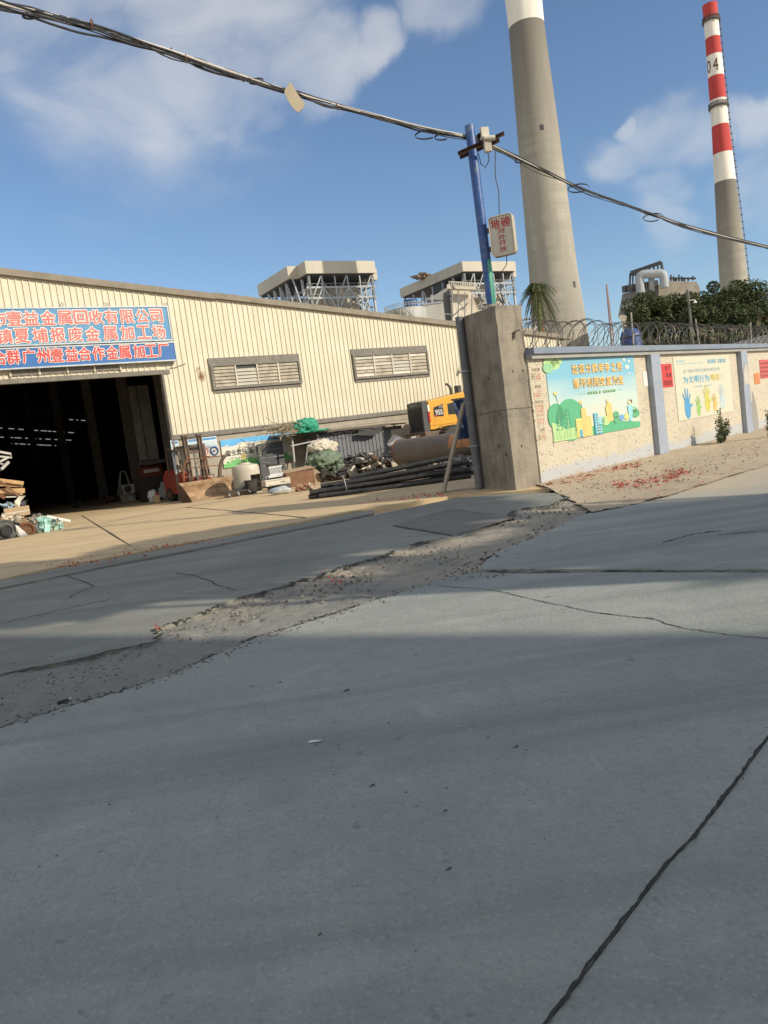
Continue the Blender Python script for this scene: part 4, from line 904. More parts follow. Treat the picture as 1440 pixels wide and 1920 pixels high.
# shallow grooves, dents and rebar stub are parts
b = MB(); u1 = (pl_-pc).normalized(); u2 = (pr_-pc).normalized(); n1 = Vector((-u1.y, u1.x, 0)); n1 = n1 if n1.dot(CAM-pc) > 0 else -n1; n2 = Vector((-u2.y, u2.x, 0)); n2 = n2 if n2.dot(CAM-pc) > 0 else -n2
for (u, w, z, s, nn_) in ((u2, .45, 3.05, .05, n2), (u2, .30, 2.35, .03, n2), (u2, .60, 2.35, .035, n2), (u2, .25, 1.62, .02, n2), (u2, .62, 1.6, .02, n2), (u1, .3, 1.55, .035, n1), (u1, .75, 1.5, .03, n1), (u1, .5, .9, .04, n1), (u1, .22, .72, .04, n1), (u1, .9, .7, .03, n1), (u2, .3, .85, .03, n2), (u1, .6, 2.3, .03, n1)):
    s *= .6; p = u*w + Vector((0, 0, z)); b.blob(p, s, s, s*1.3, .4, 2, nu=8, nv=6, seed=z)
p = u2*.42+Vector((0, 0, 3.1)); b.tube([p, p+n2*.05+Vector((0, 0, .02)), p+n2*.08+u2*.12+Vector((0, 0, .05))], .016, 6); b.tube([p, p+n2*.04-u2*.02-Vector((0, 0, .12))], .018, 6)
b.build_each('dent', mat('dark_dent', (.10, .088, .07), .95), pil)
b = MB(); 
b.beam(u1*-.0+Vector((0, 0, 1.62))+n1*.002, u1*1.2+Vector((0, 0, 1.60))+n1*.002, .012, .012); b.beam(Vector((0, 0, 1.62))+n2*.002, u2*.8+Vector((0, 0, 1.60))+n2*.002, .012, .012)
b.build_each('pour_line', mat('pour_line', (.13, .115, .09), .9), pil)
d0 = G(912, 917); d1z = ptop(868, 592, d0)
b = MB(); pp = pl_ + n1*.10 - u1*.10; b.tube([(0, 0, 0), (.0, 0, 1.2), (.005, .01, d1z)], .085, 12); tag(b.build('drain_pipe', M['pipegrey'], loc=pp, autosmooth=40), 'grey plastic drain pipe clipped upright to the shaded side of the pillar', 'pipe')
dp = bpy.data.objects['drain_pipe']
b = MB()
for z in (.95, 2.55): b.tube([(.092*math.cos(a), .092*math.sin(a), z) for a in [i*math.pi/7 for i in range(14)]], .016, 5, closed=True); b.beam((-.16, 0, z), (0, -.0, z), .02)
b.build('clip', M['galv'], dp)
b = MB(); b.cyl((0, 0, 1.6), (0, 0, 1.72), .095, n=14); b.cyl((0, 0, 2.1), (0, 0, 2.2), .093, n=14); b.build_each('pipe_joint', M['pipegrey'], dp)
# ---------------------------------------------------------------- blue pole, cross bars, sign box
pb_ = pc.lerp(pl_, .25).lerp(pr_, .18); dist = pb_.to_2d().length
ptp = D(880, 236, dist)
pole = thing('blue_pole', 'worn blue steel pole on top of the concrete pillar, carrying the cables', 'pole', (pb_.x, pb_.y, zc-.02), 0)
L0 = Vector((pb_.x, pb_.y, zc-.02)); pv = ptp-L0
b = MB(); b.tube([(0, 0, 0), pv*.5, pv], .096, 20); b.build('shaft', M['bluepaint'], pole, autosmooth=40)
b = MB(); b.tube([pv*.03, pv*.10, pv*.2, pv*.27], [.0975, .099, .099, .0972], 20); 
for f in range(len(b.f)): pass
fl = [f for f in b.f if len(f) == 4 and all((b.v[i]-pv*.15).x > -.02+.05*noise.noise(b.v[i]*7) for i in f)]
b.f = fl; b.m = [0]*len(fl); b.build('green_paint', M['greenpaint'], pole)
b = MB(); b.cyl((0, 0, -.03), pv.normalized()*.10, .115, .10, 16); b.build('mortar_collar', M['plaster'], pole)
cb = D(905, 268, dist-.15)-L0
dirb = (D(940, 262, dist-.15)-D(858, 298, dist-.15)).normalized()
b = MB()
for off, l0, l1 in ((Vector((0, -.10, .0)), -.52, .42), (Vector((0, .12, -.02)), -.46, .36)):
    c = cb+off
    b.beam(c+dirb*l0, c+dirb*l1, .06, .012); b.beam(c+dirb*l0+Vector((0, .02, -.03)), c+dirb*l1+Vector((0, .02, -.03)), .012, .06)
b.build('cross_bar', mat('dark_angle_iron', (.05, .04, .035), .8, (.10, .05, .03), 8), pole)
b = MB(); b.cbox(cb+Vector((.02, -.2, .10)), (.16, .08, .22), (0, 0, .2)); b.cbox(cb+Vector((.05, -.2, -.13)), (.14, .09, .24), (0, 0, .1)); b.cyl(cb+Vector((-.02, -.24, .0)), cb+Vector((.20, -.24, -.02)), .05, n=12)
b.build('junction_box', M['offwhite'], pole, bevel=.008)
b = MB()
for k in range(5): 
    c = cb+Vector((.02*k-.05, -.22, .02)); b.tube([(c.x+.11*math.cos(a), c.y+.02*k, c.z+.09*math.sin(a)) for a in [i*math.pi/8 for i in range(13)]], .012, 5)
b.tube([cb+Vector((.05, -.15, -.2)), cb+Vector((.06, -.15, -.38)), cb+Vector((-.02, -.12, -.5)), cb+Vector((-.1, -.1, -.42)), cb+Vector((-.12, -.08, -.2))], .01, 5)
b.build('cable_loop', M['black'], pole)
# lightbox sign
sc_ = D(943, 442, dist-.12)
b = MB(); sw, sh, st = .46, .74, .15
sgn = thing('lightbox_sign', 'small white lightbox sign with red characters bracketed to the blue pole', 'sign', sc_, R(-26))
def rrect(w, h, r, y):
    P = []
    for (cx, cz, a0) in ((w/2-r, h/2-r, 0), (-w/2+r, h/2-r, 90), (-w/2+r, -h/2+r, 180), (w/2-r, -h/2+r, 270)):
        for k in range(5): a = R(a0+k*22.5); P.append((cx+r*math.cos(a), y, cz+r*math.sin(a)))
    return P
b.prism(rrect(sw, sh, .06, -st/2), (0, st, 0)); b.build('case', mat('sign_case', (.56, .50, .40), .45, (.48, .43, .34), 3), sgn, autosmooth=35)
b = MB()
for y in (-st/2-.006, st/2-.012): b.tube([(x, y, z) for x, _, z in rrect(sw+.01, sh+.01, .065, 0)], .012, 6, closed=True)
b.build('rim', M['offwhite'], sgn)
b = MB(); b.prism(rrect(sw-.05, sh-.05, .05, -st/2-.004), (0, .003, 0)); b.build('face', mat('sign_face', (.62, .57, .48), .4, (.56, .5, .42), 4), sgn)
rk = mat('sign_red', (.50, .035, .03), .5, (.42, .05, .04), 8)
lettering('地磅', [-.105, .10], .235, .175, .185, -st/2-.008, [rk], sgn, .03)
lettering('对外开放', [0, 0, 0, 0], [.085, -.035, -.15, -.265], .15, .095, -st/2-.008, [rk], sgn, .02)
b = MB()
for z in (.16, -.2): b.box(-.42, -.02, z-.05, -sw/2, .02, z+.05)
b.build('bracket', M['dark'], sgn)
# ---------------------------------------------------------------- cable bundle
cp_ = [(-330, -95, 7.0), (-120, -28, 8.2), (0, 6, 9.0), (90, 28, 9.5), (170, 49, 10.0), (260, 79, 10.6), (350, 108, 11.3), (440, 140, 12.0), (530, 168, 12.8), (620, 194, 13.6), (700, 216, 14.4), (790, 240, 15.3), (880, 257, 16.1), (912, 268, 16.2), (1000, 309, 18.4), (1090, 352, 20.6), (1200, 393, 23.4), (1300, 427, 26.2), (1440, 463, 30), (1600, 500, 35), (1800, 540, 42)]
cpts = [D(*c) for c in cp_]
def spline(P, n=6):
    out = []
    for i in range(len(P)-1):
        p0, p1, p2, p3 = P[max(i-1, 0)], P[i], P[i+1], P[min(i+2, len(P)-1)]
        for k in range(n):
            t = k/n; out.append(.5*((2*p1)+(p2-p0)*t+(2*p0-5*p1+4*p2-p3)*t*t+(3*p1-p0-3*p2+p3)*t**3))
    return out+[P[-1]]
main = spline(cpts)
cab = thing('cable_bundle', 'bundle of black and white cables sagging across the sky from left to right', 'cables', main[0], 0)
o0 = main[0]
def strand(r, ph, rad, freq, mi, b, sag=0):
    pts = []
    for i, p in enumerate(main):
        a = ph+i*freq; k = rad*(1+.6*noise.noise(Vector((i*.13, ph, 1))))
        pts.append(p-o0+Vector((0, math.cos(a)*k, math.sin(a)*k - sag*abs(noise.noise(Vector((i*.16, ph*3, 2)))))))
    b.tube(pts, r, 6, mi)
b = MB(); strand(.020, 0, .018, .06, 0, b); strand(.014, 2.6, .03, .09, 0, b); b.build('white_cable', mat('white_cable_sheath', (.62, .58, .52), .4), cab, smooth=True)
b = MB()
for k in range(9): strand(random.uniform(.007, .014), k*.8, .028+.006*(k % 4), .05+.02*(k % 3), 0, b, sag=(.05 if k < 6 else .16))
b.build('black_cable', M['black'], cab, smooth=True)
b = MB()
for c, r in (((800, 248, 15.3), .10), ((830, 254, 15.6), .07), ((975, 300, 17.8), .05), ((1085, 349, 20.4), .12), ((1225, 404, 24.1), .13), ((60, 24, 9.3), .05), ((480, 150, 12.4), .05)):
    p = D(*c)-o0
    for q in range(3): b.tube([p+Vector((r*2.2*math.cos(a), .03*q, r*.8*math.sin(a)-r*.5+.02*q)) for a in [i*math.pi/9 for i in range(16)]], .006, 5)
b.build_each('slack_loop', M['black'], cab)
b = MB()
for c in ((173, 46, 10.0), (322, 98, 11.1), (350, 110, 11.3), (455, 146, 12.2), (632, 200, 13.7), (1010, 316, 18.7), (1210, 398, 23.7)):
    p = D(*c)-o0; b.tube([p+Vector((0, .055*math.cos(a), .055*math.sin(a))) for a in [i*math.pi/5 for i in range(10)]], .008, 4, closed=True)
b.build_each('cable_tie', M['rust'], cab)
# drop wires
b = MB(); P = [D(929, 284, 15.9), D(929, 330, 15.9), D(935, 360, 15.9), D(936, 408, 15.9)]; b.tube([p-P[0] for p in spline(P)], .010, 6); b.build('drop_wire', M['black'], loc=P[0])
tag(bpy.data.objects['drop_wire'], 'thin black wire dropping from the cables to the top of the lightbox sign', 'wire')
b = MB(); P = [D(950, 480, 15.9), D(949, 497, 15.9), D(940, 512, 15.9), D(937, 540, 15.9), D(943, 560, 15.9), D(948, 570, 16.0)]; b.tube([p-P[0] for p in spline(P)], .009, 6); o = b.build('drop_wire', M['black'], loc=P[0])
tag(o, 'thin black wire hanging below the lightbox sign down to the pillar top', 'wire')
# scrap plate caught on the cable
cc = [D(x, y, 12.7) for x, y in ((545, 153), (534, 168), (533, 173), (541, 190), (550, 203), (559, 211), (567, 203), (572, 194), (560, 179))]
b = MB(); b.prism([p-cc[0] for p in cc], fwd*.02); o = b.build('scrap_plate', mat('cream_plate', (.58, .50, .36), .6, (.5, .43, .3), 4), loc=cc[0])
tag(o, 'cream coloured scrap sheet caught edgewise on the cable bundle', 'scrap sheet')

# ---------------------------------------------------------------- chimneys
def chimney_mat(name, bands, rings=True):
    m = bpy.data.materials.new(name); m.use_nodes = True; nt = m.node_tree; N, L = nt.nodes, nt.links; bs = N['Principled BSDF']; bs.inputs['Roughness'].default_value = .85
    t = N.new('ShaderNodeTexCoord'); s = N.new('ShaderNodeSeparateXYZ'); L.new(t.outputs['Object'], s.inputs[0])
    n1 = N.new('ShaderNodeTexNoise'); mp_ = N.new('ShaderNodeMapping'); mp_.inputs['Scale'].default_value = (.35, .35, .06); L.new(t.outputs['Object'], mp_.inputs[0]); L.new(mp_.outputs[0], n1.inputs[0]); n1.inputs['Scale'].default_value = 1; n1.inputs['Detail'].default_value = 8
    wv = N.new('ShaderNodeTexWave'); wv.wave_type = 'BANDS'; wv.bands_direction = 'Z'; wv.inputs['Scale'].default_value = .13; wv.inputs['Distortion'].default_value = 1.2; wv.inputs['Detail'].default_value = 3; L.new(t.outputs['Object'], wv.inputs[0])
    n2 = N.new('ShaderNodeTexNoise'); mp2 = N.new('ShaderNodeMapping'); mp2.inputs['Scale'].default_value = (.02, .02, .5); L.new(t.outputs['Object'], mp2.inputs[0]); L.new(mp2.outputs[0], n2.inputs[0]); n2.inputs['Scale'].default_value = 1; n2.inputs['Detail'].default_value = 5
    def mx(a, b_, f):
        x = N.new('ShaderNodeMix'); x.data_type = 'RGBA'
        for k, v in (('A', a), ('B', b_)):
            if isinstance(v, tuple): x.inputs[k].default_value = (*v, 1)
            else: L.new(v, x.inputs[k])
        if isinstance(f, float): x.inputs['Factor'].default_value = f
        else: L.new(f, x.inputs['Factor'])
        return x.outputs['Result']
    def rg(v, a, b_, c=0, d=1):
        r = N.new('ShaderNodeMapRange'); r.inputs['From Min'].default_value = a; r.inputs['From Max'].default_value = b_; r.inputs['To Min'].default_value = c; r.inputs['To Max'].default_value = d; L.new(v, r.inputs[0]); return r.outputs[0]
    conc = mx((.375, .355, .30), (.30, .285, .24), rg(n1.outputs['Fac'], .38, .58))
    conc = mx(conc, (.30, .28, .235), rg(wv.outputs['Fac'], .86, .97, 0, .35))
    conc = mx(conc, (.30, .285, .24), rg(n2.outputs['Fac'], .46, .62, 0, .85))
    conc = mx(conc, (.155, .145, .125), rg(s.outputs['Z'], bands[0][0]-46, bands[0][0], 0, .9))
    out = conc
    for z, c in bands:
        g = N.new('ShaderNodeMath'); g.operation = 'GREATER_THAN'; g.inputs[1].default_value = z; L.new(s.outputs['Z'], g.inputs[0])
        cc_ = mx(c, tuple(v*.82 for v in c), rg(n1.outputs['Fac'], .45, .7))
        out = mx(out, cc_, g.outputs[0])
    L.new(out, bs.inputs['Base Color']); return m
def heightat(px, py, d): r = ray(px, py); return CAMH + r.z*d/math.hypot(r.x, r.y)
def radat(pl, pr, d):
    a = ray(*pl).to_2d().normalized(); c = ray(*pr).to_2d().normalized(); return d*math.tan(a.angle(c)/2)
WHT, REDC = (.80, .77, .69), (.48, .055, .05)
# left chimney
d = 235.0; prof = [((948, 0), (1018, 0)), ((955, 62), (1021, 42)), ((969, 270), (1046, 245)), ((983, 425), (1068, 400)), ((991, 520), (1081, 500)), ((996, 600), (1096, 585))]
pts = []
for a, c in prof:
    z = heightat((a[0]+c[0])/2, (a[1]+c[1])/2, d); pts.append((z, radat(a, ((c[0]), (c[1])), d)))
pts.reverse(); zs0, r0_ = pts[0]; sl_ = (pts[0][1]-pts[2][1])/(pts[2][0]-pts[0][0])
prof_z = [(0, r0_+sl_*zs0)]+pts+[(pts[-1][0]+30, pts[-1][1]*.97)]
ax = D(1046, 592, d); ch = thing('concrete_chimney', 'huge concrete chimney with a white painted top, cut off by the upper edge', 'chimney', (ax.x, ax.y, 0))
def taper(p, n=64):
    b = MB(); b.tube([(0, 0, z) for z, r in p], [r for z, r in p], n, cap=False); return b
zt_ = heightat(988, 50, d)
taper(prof_z).build('shaft', chimney_mat('chimney_concrete', [(zt_, WHT)]), ch, smooth=True)
b = MB(); tr = (CAM-Vector((ax.x, ax.y, CAMH))); ta = math.atan2(tr.y, tr.x)
def rz_at(p, z):
    for (za, ra), (zb2, rb) in zip(p, p[1:]):
        if za <= z <= zb2: return ra+(rb-ra)*(z-za)/(zb2-za)
    return p[-1][1]
for px, py, w_, h_ in ((1017, 252, 1.0, 1.5), (1073, 539, 1.0, 1.8)):
    z = heightat(px, py, d); r = rz_at(prof_z, z); cpx = 988+(1046-988)*(py-50)/(592-50); o_ = (px-cpx)/FPX*d*1.02; a = ta+math.asin(max(-.95, min(.95, o_/r)))
    dd = Vector((math.cos(a), math.sin(a), 0)); tt = Vector((-dd.y, dd.x, 0)); c = dd*(r-.46)
    Mx = Matrix(((tt.x, dd.x, 0, c.x), (tt.y, dd.y, 0, c.y), (0, 0, 1, z), (0, 0, 0, 1))); b.box(-w_/2, 0, -h_/2, w_/2, .5, h_/2, 0, Mx)
b.build_each('inspection_hole', M['dark'], ch)
# right chimney
d = 400.0; prof = [((1316, 10), (1345, 8)), ((1322, 60), (1350, 55)), ((1328, 150), (1359, 145)), ((1334, 240), (1367, 235)), ((1338, 300), (1376, 293)), ((1341, 345), (1382, 338)), ((1346, 450), (1395, 440)), ((1349, 535), (1403, 525))]
pts = [(heightat((a[0]+c[0])/2, (a[1]+c[1])/2, d), radat(a, c, d)) for a, c in prof]; pts.reverse()
sl_ = (pts[0][1]-pts[3][1])/(pts[3][0]-pts[0][0]); prof_z = [(0, pts[0][1]+sl_*pts[0][0])]+pts
ax = D(1376, 530, d); ch2 = thing('striped_chimney', 'slim chimney with red and white bands and the number 04 near its top', 'chimney', (ax.x, ax.y, 0))
bz = [(heightat(1361, 341, d), WHT), (heightat(1357, 288, d), REDC), (heightat(1351, 236, d), WHT), (heightat(1346, 188, d), REDC), (heightat(1341, 145, d), WHT), (heightat(1338, 105, d), REDC), (heightat(1336, 72, d), WHT), (heightat(1333, 37, d), REDC)]
taper(prof_z, 48).build('shaft', chimney_mat('striped_chimney_paint', bz), ch2, smooth=True)
for px, py in ((1333, 40), (1346, 201)):
    z = heightat(px, py, d); r = rz_at(prof_z, z); b = MB()
    b.tube([(r*1.14*math.cos(a), r*1.14*math.sin(a), z) for a in [i*math.pi/16 for i in range(32)]], .45, 6, closed=True)
    b.tube([(r*1.16*math.cos(a), r*1.16*math.sin(a), z+1.6) for a in [i*math.pi/16 for i in range(32)]], .16, 5, closed=True)
    for i in range(32): a = i*math.pi/16; b.beam((r*1.16*math.cos(a), r*1.16*math.sin(a), z-1.2 if i % 2 else z), (r*1.16*math.cos(a), r*1.16*math.sin(a), z+1.6), .2)
    b.build('gallery', mat('gallery_steel', (.09, .08, .08), .7), ch2)
b = MB(); la = math.atan2(CAM.y-ax.y, CAM.x-ax.x)+R(86)
for z in range(10, int(pts[-1][0])-6, 3):
    r = rz_at(prof_z, z); c = Vector((math.cos(la), math.sin(la), 0))
    p = c*(r+.5); b.cbox(p+Vector((0, 0, z)), (.8, .8, .25)); b.beam(c*(r)+Vector((0, 0, z)), p+Vector((0, 0, z)), .25)
    r2 = rz_at(prof_z, z+3); b.beam(p+Vector((0, 0, z)), c*(r2+.5)+Vector((0, 0, z+3)), .22)
b.build('ladder', mat('ladder_steel', (.12, .11, .11), .7), ch2)
# digits wrap round the shaft
b = MB(); z = heightat(1339, 126, d); r = rz_at(prof_z, z)
for chr_, off in (('0', -2.9), ('4', .3)):
    vs, fs = glyphs(chr_, .02); x0, x1 = min(v.x for v in vs), max(v.x for v in vs); y0, y1 = min(v.y for v in vs), max(v.y for v in vs)
    bm = bmesh.new(); bv = [bm.verts.new(v) for v in vs]
    for f in fs:
        try: bm.faces.new([bv[i] for i in f])
        except ValueError: pass
    bmesh.ops.triangulate(bm, faces=bm.faces); bmesh.ops.subdivide_edges(bm, edges=bm.edges, cuts=2)
    out = []
    for v in bm.verts:
        lx = off+(v.co.x-(x0+x1)/2)/(x1-x0)*2.2; lz = (v.co.y-(y0+y1)/2)/(y1-y0)*5.4
        a = math.atan2(CAM.y-ax.y, CAM.x-ax.x)+lx/r; out.append(Vector(((r+.12)*math.cos(a), (r+.12)*math.sin(a), z+lz)))
    bm.verts.index_update(); b.add(out, [tuple(v.index for v in f.verts) for f in bm.faces]); bm.free()
b.build('number', mat('chimney_number', (.09, .03, .03), .7), ch2)

# ---------------------------------------------------------------- power station blocks
M['fascia'] = mat('pale_fascia', (.48, .45, .37), .6, (.42, .39, .33), .08, streak=((.25, .23, .2), .25, .4, (2, 2, .3)))
M['frame'] = mat('pale_steel_frame', (.36, .41, .46), .6, (.34, .36, .37), .2)
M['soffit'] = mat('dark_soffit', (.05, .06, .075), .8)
M['boiler'] = mat('stained_cladding', (.60, .56, .47), .7, (.50, .45, .36), .12, dirt=(.28, .20, .13), dirt_scale=.35, dirt_amt=.5, streak=((.24, .18, .13), .5, .45, (2, 2, .2)))
M['duct'] = mat('grey_duct', (.24, .25, .26), .7, (.18, .19, .2), .15)
def block(name, label, C0, ux, uy, Wd, Dp, ztop, fas, notch, seed, body):
    # C0: near corner; ux: along the sunny front; uy: receding side
    a = math.atan2(ux.y, ux.x); t = thing(name, label, 'power station', (C0.x, C0.y, 0), a)
    s = 1 if (-ux.y*uy.x+ux.x*uy.y) > 0 else -1
    b = MB(); zf = ztop-fas
    def bx(x0, y0, z0, x1, y1, z1, bb, mi=0): bb.box(min(x0, x1), min(y0*s, y1*s), z0, max(x0, x1), max(y0*s, y1*s), z1, mi)
    if notch: 
        n = notch
        b.prism([(0, 0, zf), (Wd, 0, zf), (Wd, Dp*s, zf), (-n, Dp*s, zf), (-n, n*2*s, zf), (0, n*2*s, zf)], (0, 0, fas))
    else: bx(0, 0, zf, Wd, Dp, ztop, b)
    bx(Wd, 2, zf-1.8, Wd+1.6, Dp-3, ztop-2, b)
    b.build('roof_fascia', M['fascia'], t)
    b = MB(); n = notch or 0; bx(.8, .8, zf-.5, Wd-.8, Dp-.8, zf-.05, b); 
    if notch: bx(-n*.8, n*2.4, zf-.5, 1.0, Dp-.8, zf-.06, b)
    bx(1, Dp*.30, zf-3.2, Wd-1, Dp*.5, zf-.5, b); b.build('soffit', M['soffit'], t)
    b = MB(); cols = 6
    for i in range(cols):
        x = 1.2+(Wd-2.4)*i/(cols-1)
        for y in (1.2, Dp*.34):
            b.beam((x, y*s, zf-22 if i % 2 == 0 else zf-9), (x, y*s, zf), .7 if i in (0, 5) else .38)
    for j in range(7):
        y = 1.2+(Dp-2.4)*j/6
        for x in ((1.2-(n if j > 1 and notch else 0)), Wd-1.2): b.beam((x, y*s, zf-34), (x, y*s, zf), .7)
    for zz in (4.2, 7.6, 14, 20):
        b.beam((0, 1.2*s, zf-zz), (Wd, 1.2*s, zf-zz), .45, .6); b.beam((1.2, 1.2*s, zf-zz), (1.2, (Dp-1)*s, zf-zz), .4); b.beam((Wd-1.2, 1.2*s, zf-zz), (Wd-1.2, (Dp-1)*s, zf-zz), .4)
    rnd = random.Random(seed)
    for i in range(cols-1):
        x0 = 1.2+(Wd-2.4)*i/(cols-1); x1 = 1.2+(Wd-2.4)*(i+1)/(cols-1)
        if rnd.random() < .5 or i in (0, 4): b.beam((x0, 1.2*s, zf-8.5), (x1, 1.2*s, zf), .35)
        b.beam((x1 if i % 2 else x0, 1.2*s, zf-12), (x0 if i % 2 else x1, 1.2*s, zf-4), .35)
    for j in range(6):
        y0 = 1.2+(Dp-2.4)*j/6; y1 = 1.2+(Dp-2.4)*(j+1)/6
        b.beam((1.2, (y0 if j % 2 else y1)*s, zf-14), (1.2, (y1 if j % 2 else y0)*s, zf), .35); b.beam((Wd-1.2, y0*s, zf-14), (Wd-1.2, y1*s, zf-8), .35)
        if notch: b.beam((1.2-n, y0*s, zf-12), (1.2-n, y1*s, zf), .35)
    b.build('steel_frame', M['frame'], t)
    b = MB(); bx(Wd*.24, 4.5, zf-36, Wd*.80, Dp*.6, zf-5.6, b); bx(Wd*.12, 9, zf-5.2, Wd*.92, 10, zf-2.9, b); bx(Wd*.02, Dp*.55, zf-30, Wd*.98, Dp*.6, zf-4, b); b.build('boiler_casing', M['boiler'], t)
    b = MB(); 
    for k in range(22): x = Wd*rnd.uniform(.3, .75); z = zf-rnd.uniform(5, 13); b.beam((x, 2.2*s, z), (x+rnd.uniform(-5, 5), 2.2*s, z+rnd.uniform(-5, 5)), .45)
    for zz in (4.2, 7.6, 14): 
        for k in range(16): x = Wd*k/15; b.beam((x, .6*s, zf-zz), (x, .6*s, zf-zz+1.1), .1)
        b.beam((0, .6*s, zf-zz+1.1), (Wd, .6*s, zf-zz+1.1), .12)
    b.build('walkway', M['duct'], t)
    return t, s, zf
A1, B1, Cc1, E1, = G(482, 545, 60), G(545, 498, 60), G(571, 489, 60), G(702, 489, 60)
ux = (E1-Cc1).to_2d().normalized().to_3d(); uy = (A1-B1).to_2d().normalized().to_3d()
# make the receding side square to the front
uy2 = Vector((-ux.y, ux.x, 0)); uy2 = uy2 if uy2.dot(uy) > 0 else -uy2
fas = 60-heightat(571, 513, Cc1.to_2d().length)
def depth_for(C0, uy, off, px):
    lo, hi = 4.0, 120.0
    for _ in range(40):
        m_ = (lo+hi)/2
        if proj(C0+off+uy*m_)[0] > px: lo = m_
        else: hi = m_
    return lo
t1, s1, zf1 = block('boiler_house', 'open steel boiler house with pale notched roof fascia, left one behind the warehouse roof', Cc1, ux, uy2, (E1-Cc1).to_2d().length, depth_for(Cc1, uy2, ux*-3.3, 482), 60, fas, 3.3, 3, None)
A2, B2, C2_, E2_ = G(749, 540, 60), G(838, 497, 60), G(866, 490, 60), G(966, 490, 60)
ux = (E2_-C2_).to_2d().normalized().to_3d(); uy = (A2-C2_).to_2d().normalized().to_3d(); uy2 = Vector((-ux.y, ux.x, 0)); uy2 = uy2 if uy2.dot(uy) > 0 else -uy2
t2, s2, zf2 = block('boiler_house', 'weathered boiler house with ducts and rusty roof top, right behind the blue pole', C2_, ux, uy2, (E2_-C2_).to_2d().length, depth_for(C2_, uy2, ux*0, 749), 60, 60-heightat(866, 509, C2_.to_2d().length), 0, 9, None)
# ducts, hopper and roof junk on the second block
b = MB(); dd = C2_.to_2d().length
def wpt(px, py, dist, o): return D(px, py, dist)-Vector(o.location)
def inv(o, p): return Matrix.Rotation(-o.rotation_euler[2], 4, 'Z') @ (p-Vector(o.location))
def wp(px, py, dist): return inv(t2, D(px, py, dist))
def panel(b, pxs, dist, th, mi=0):
    P = [wp(x, y, dist+(x-845)/60*8) for x, y in pxs]; v = inv(t2, Vector(t2.location)+Vector((ray(850, 550).x, ray(850, 550).y, 0)).normalized()*th); b.prism(P, v, mi)
panel(b, ((845, 538), (880, 542), (905, 600), (905, 640), (848, 640)), dd-12, 14)
b.build('coal_bunker', M['boiler'], t2)
b = MB(); panel(b, ((800, 562), (842, 537), (846, 640), (822, 640), (822, 580)), dd-9, 10); b.build('duct', M['duct'], t2)
b = MB(); panel(b, ((838, 533), (893, 537), (893, 543), (838, 541)), dd-18, 3); panel(b, ((842, 527), (890, 530), (890, 532), (842, 529)), dd-18, 1)
for k in range(12): x = 842+k*4.2; b.beam(wp(x, 527+k*.2, dd-18), wp(x, 536+k*.2, dd-18), .3)
b.build('conveyor_gallery', M['fascia'], t2)
b = MB(); rnd = random.Random(2)
for k in range(30): p = wp(rnd.uniform(778, 825), rnd.uniform(514, 524)-rnd.random()*2, dd+20); b.cbox(p, (rnd.uniform(.6, 3), rnd.uniform(.6, 3), rnd.uniform(.2, .9)), (0, 0, rnd.random()))
b.beam(wp(768, 519, dd+20), wp(800, 517, dd+20), .4)
b.build('roof_clutter', mat('roof_clutter_brown', (.22, .16, .11), .8, (.12, .09, .07), 1), t2)
b = MB()
for (xa, ya, xb, yb, w_) in ((842, 550, 865, 572, .3), (868, 575, 850, 592, .4), (877, 568, 866, 582, .4), (850, 590, 822, 588, .5), (845, 600, 860, 606, .4), (848, 640, 848, 545, .4), (885, 552, 884, 640, .3), (860, 545, 858, 640, .25), (872, 548, 871, 640, .25)): b.beam(wp(xa, ya, dd-22), wp(xb, yb, dd-22), w_)
b.build('pipework', M['duct'], t2)
# white round tank and box in front of it
p = D(762, 600, 200); tk = thing('storage_tank', 'wide grey white round tank with railings, poking above the warehouse roof', 'tank', (p.x, p.y, 0))
zt = heightat(765, 571, 200)-1.3; rad = radat((728, 585), (804, 572), 200)
b = MB(); b.cyl((0, 0, 0), (0, 0, zt), rad, n=40, mi=0); b.cyl((0, 0, zt), (0, 0, zt+.5), rad*1.02, rad*.3, 40); b.build('shell', mat('tank_white', (.46, .47, .46), .6, (.36, .37, .37), .2, streak=((.15, .13, .12), .4, .5, (2, 2, .2))), tk, autosmooth=30)
b = MB()
for k in range(40): a = k*math.pi/20; b.beam((rad*math.cos(a), rad*math.sin(a), zt), (rad*math.cos(a), rad*math.sin(a), zt+1.1), .12)
for z in (.6, 1.1): b.tube([(rad*math.cos(a), rad*math.sin(a), zt+z) for a in [i*math.pi/20 for i in range(40)]], .08, 4, closed=True)
b.build('railing', M['frame'], tk)
p = D(815, 600, 200); bx_ = thing('white_cabin', 'small white metal clad box beside the round tank behind the warehouse roof', 'plant building', (p.x, p.y, 0), R(-6))
w2 = radat((796, 600), (836, 598), 200); zt2 = heightat(815, 569, 200)
b = MB(); b.box(-w2, 0, 0, w2, 6, zt2); b.build('cabin', mat('cabin_white', (.52, .52, .48), .6, streak=((.3, .26, .2), .4, .4, (2, 2, .2))), bx_)
b = MB(); b.box(-w2*.1, 1, zt2, w2*.1, 2.5, zt2+2.4); b.box(-w2*.95, -.2, zt2, w2*.95, 0, zt2+.3); b.build('roof_vent', M['frame'], bx_)
p = D(706, 546, 300); p = D(720, 565, 260)
p = D(718, 572, 280); bt = thing('blue_tank', 'dark blue roofed tank seen above the storage tank', 'tank', (D(770, 565, 270).x, D(770, 565, 270).y, 0))
z1_ = heightat(768, 563, 270); z2_ = heightat(768, 571, 270); r_ = radat((749, 566), (775, 563), 270)
b = MB(); b.cyl((0, 0, 0), (0, 0, z1_), r_, n=24); b.build('shell', mat('tank_blue', (.03, .09, .25), .6), bt, autosmooth=30)
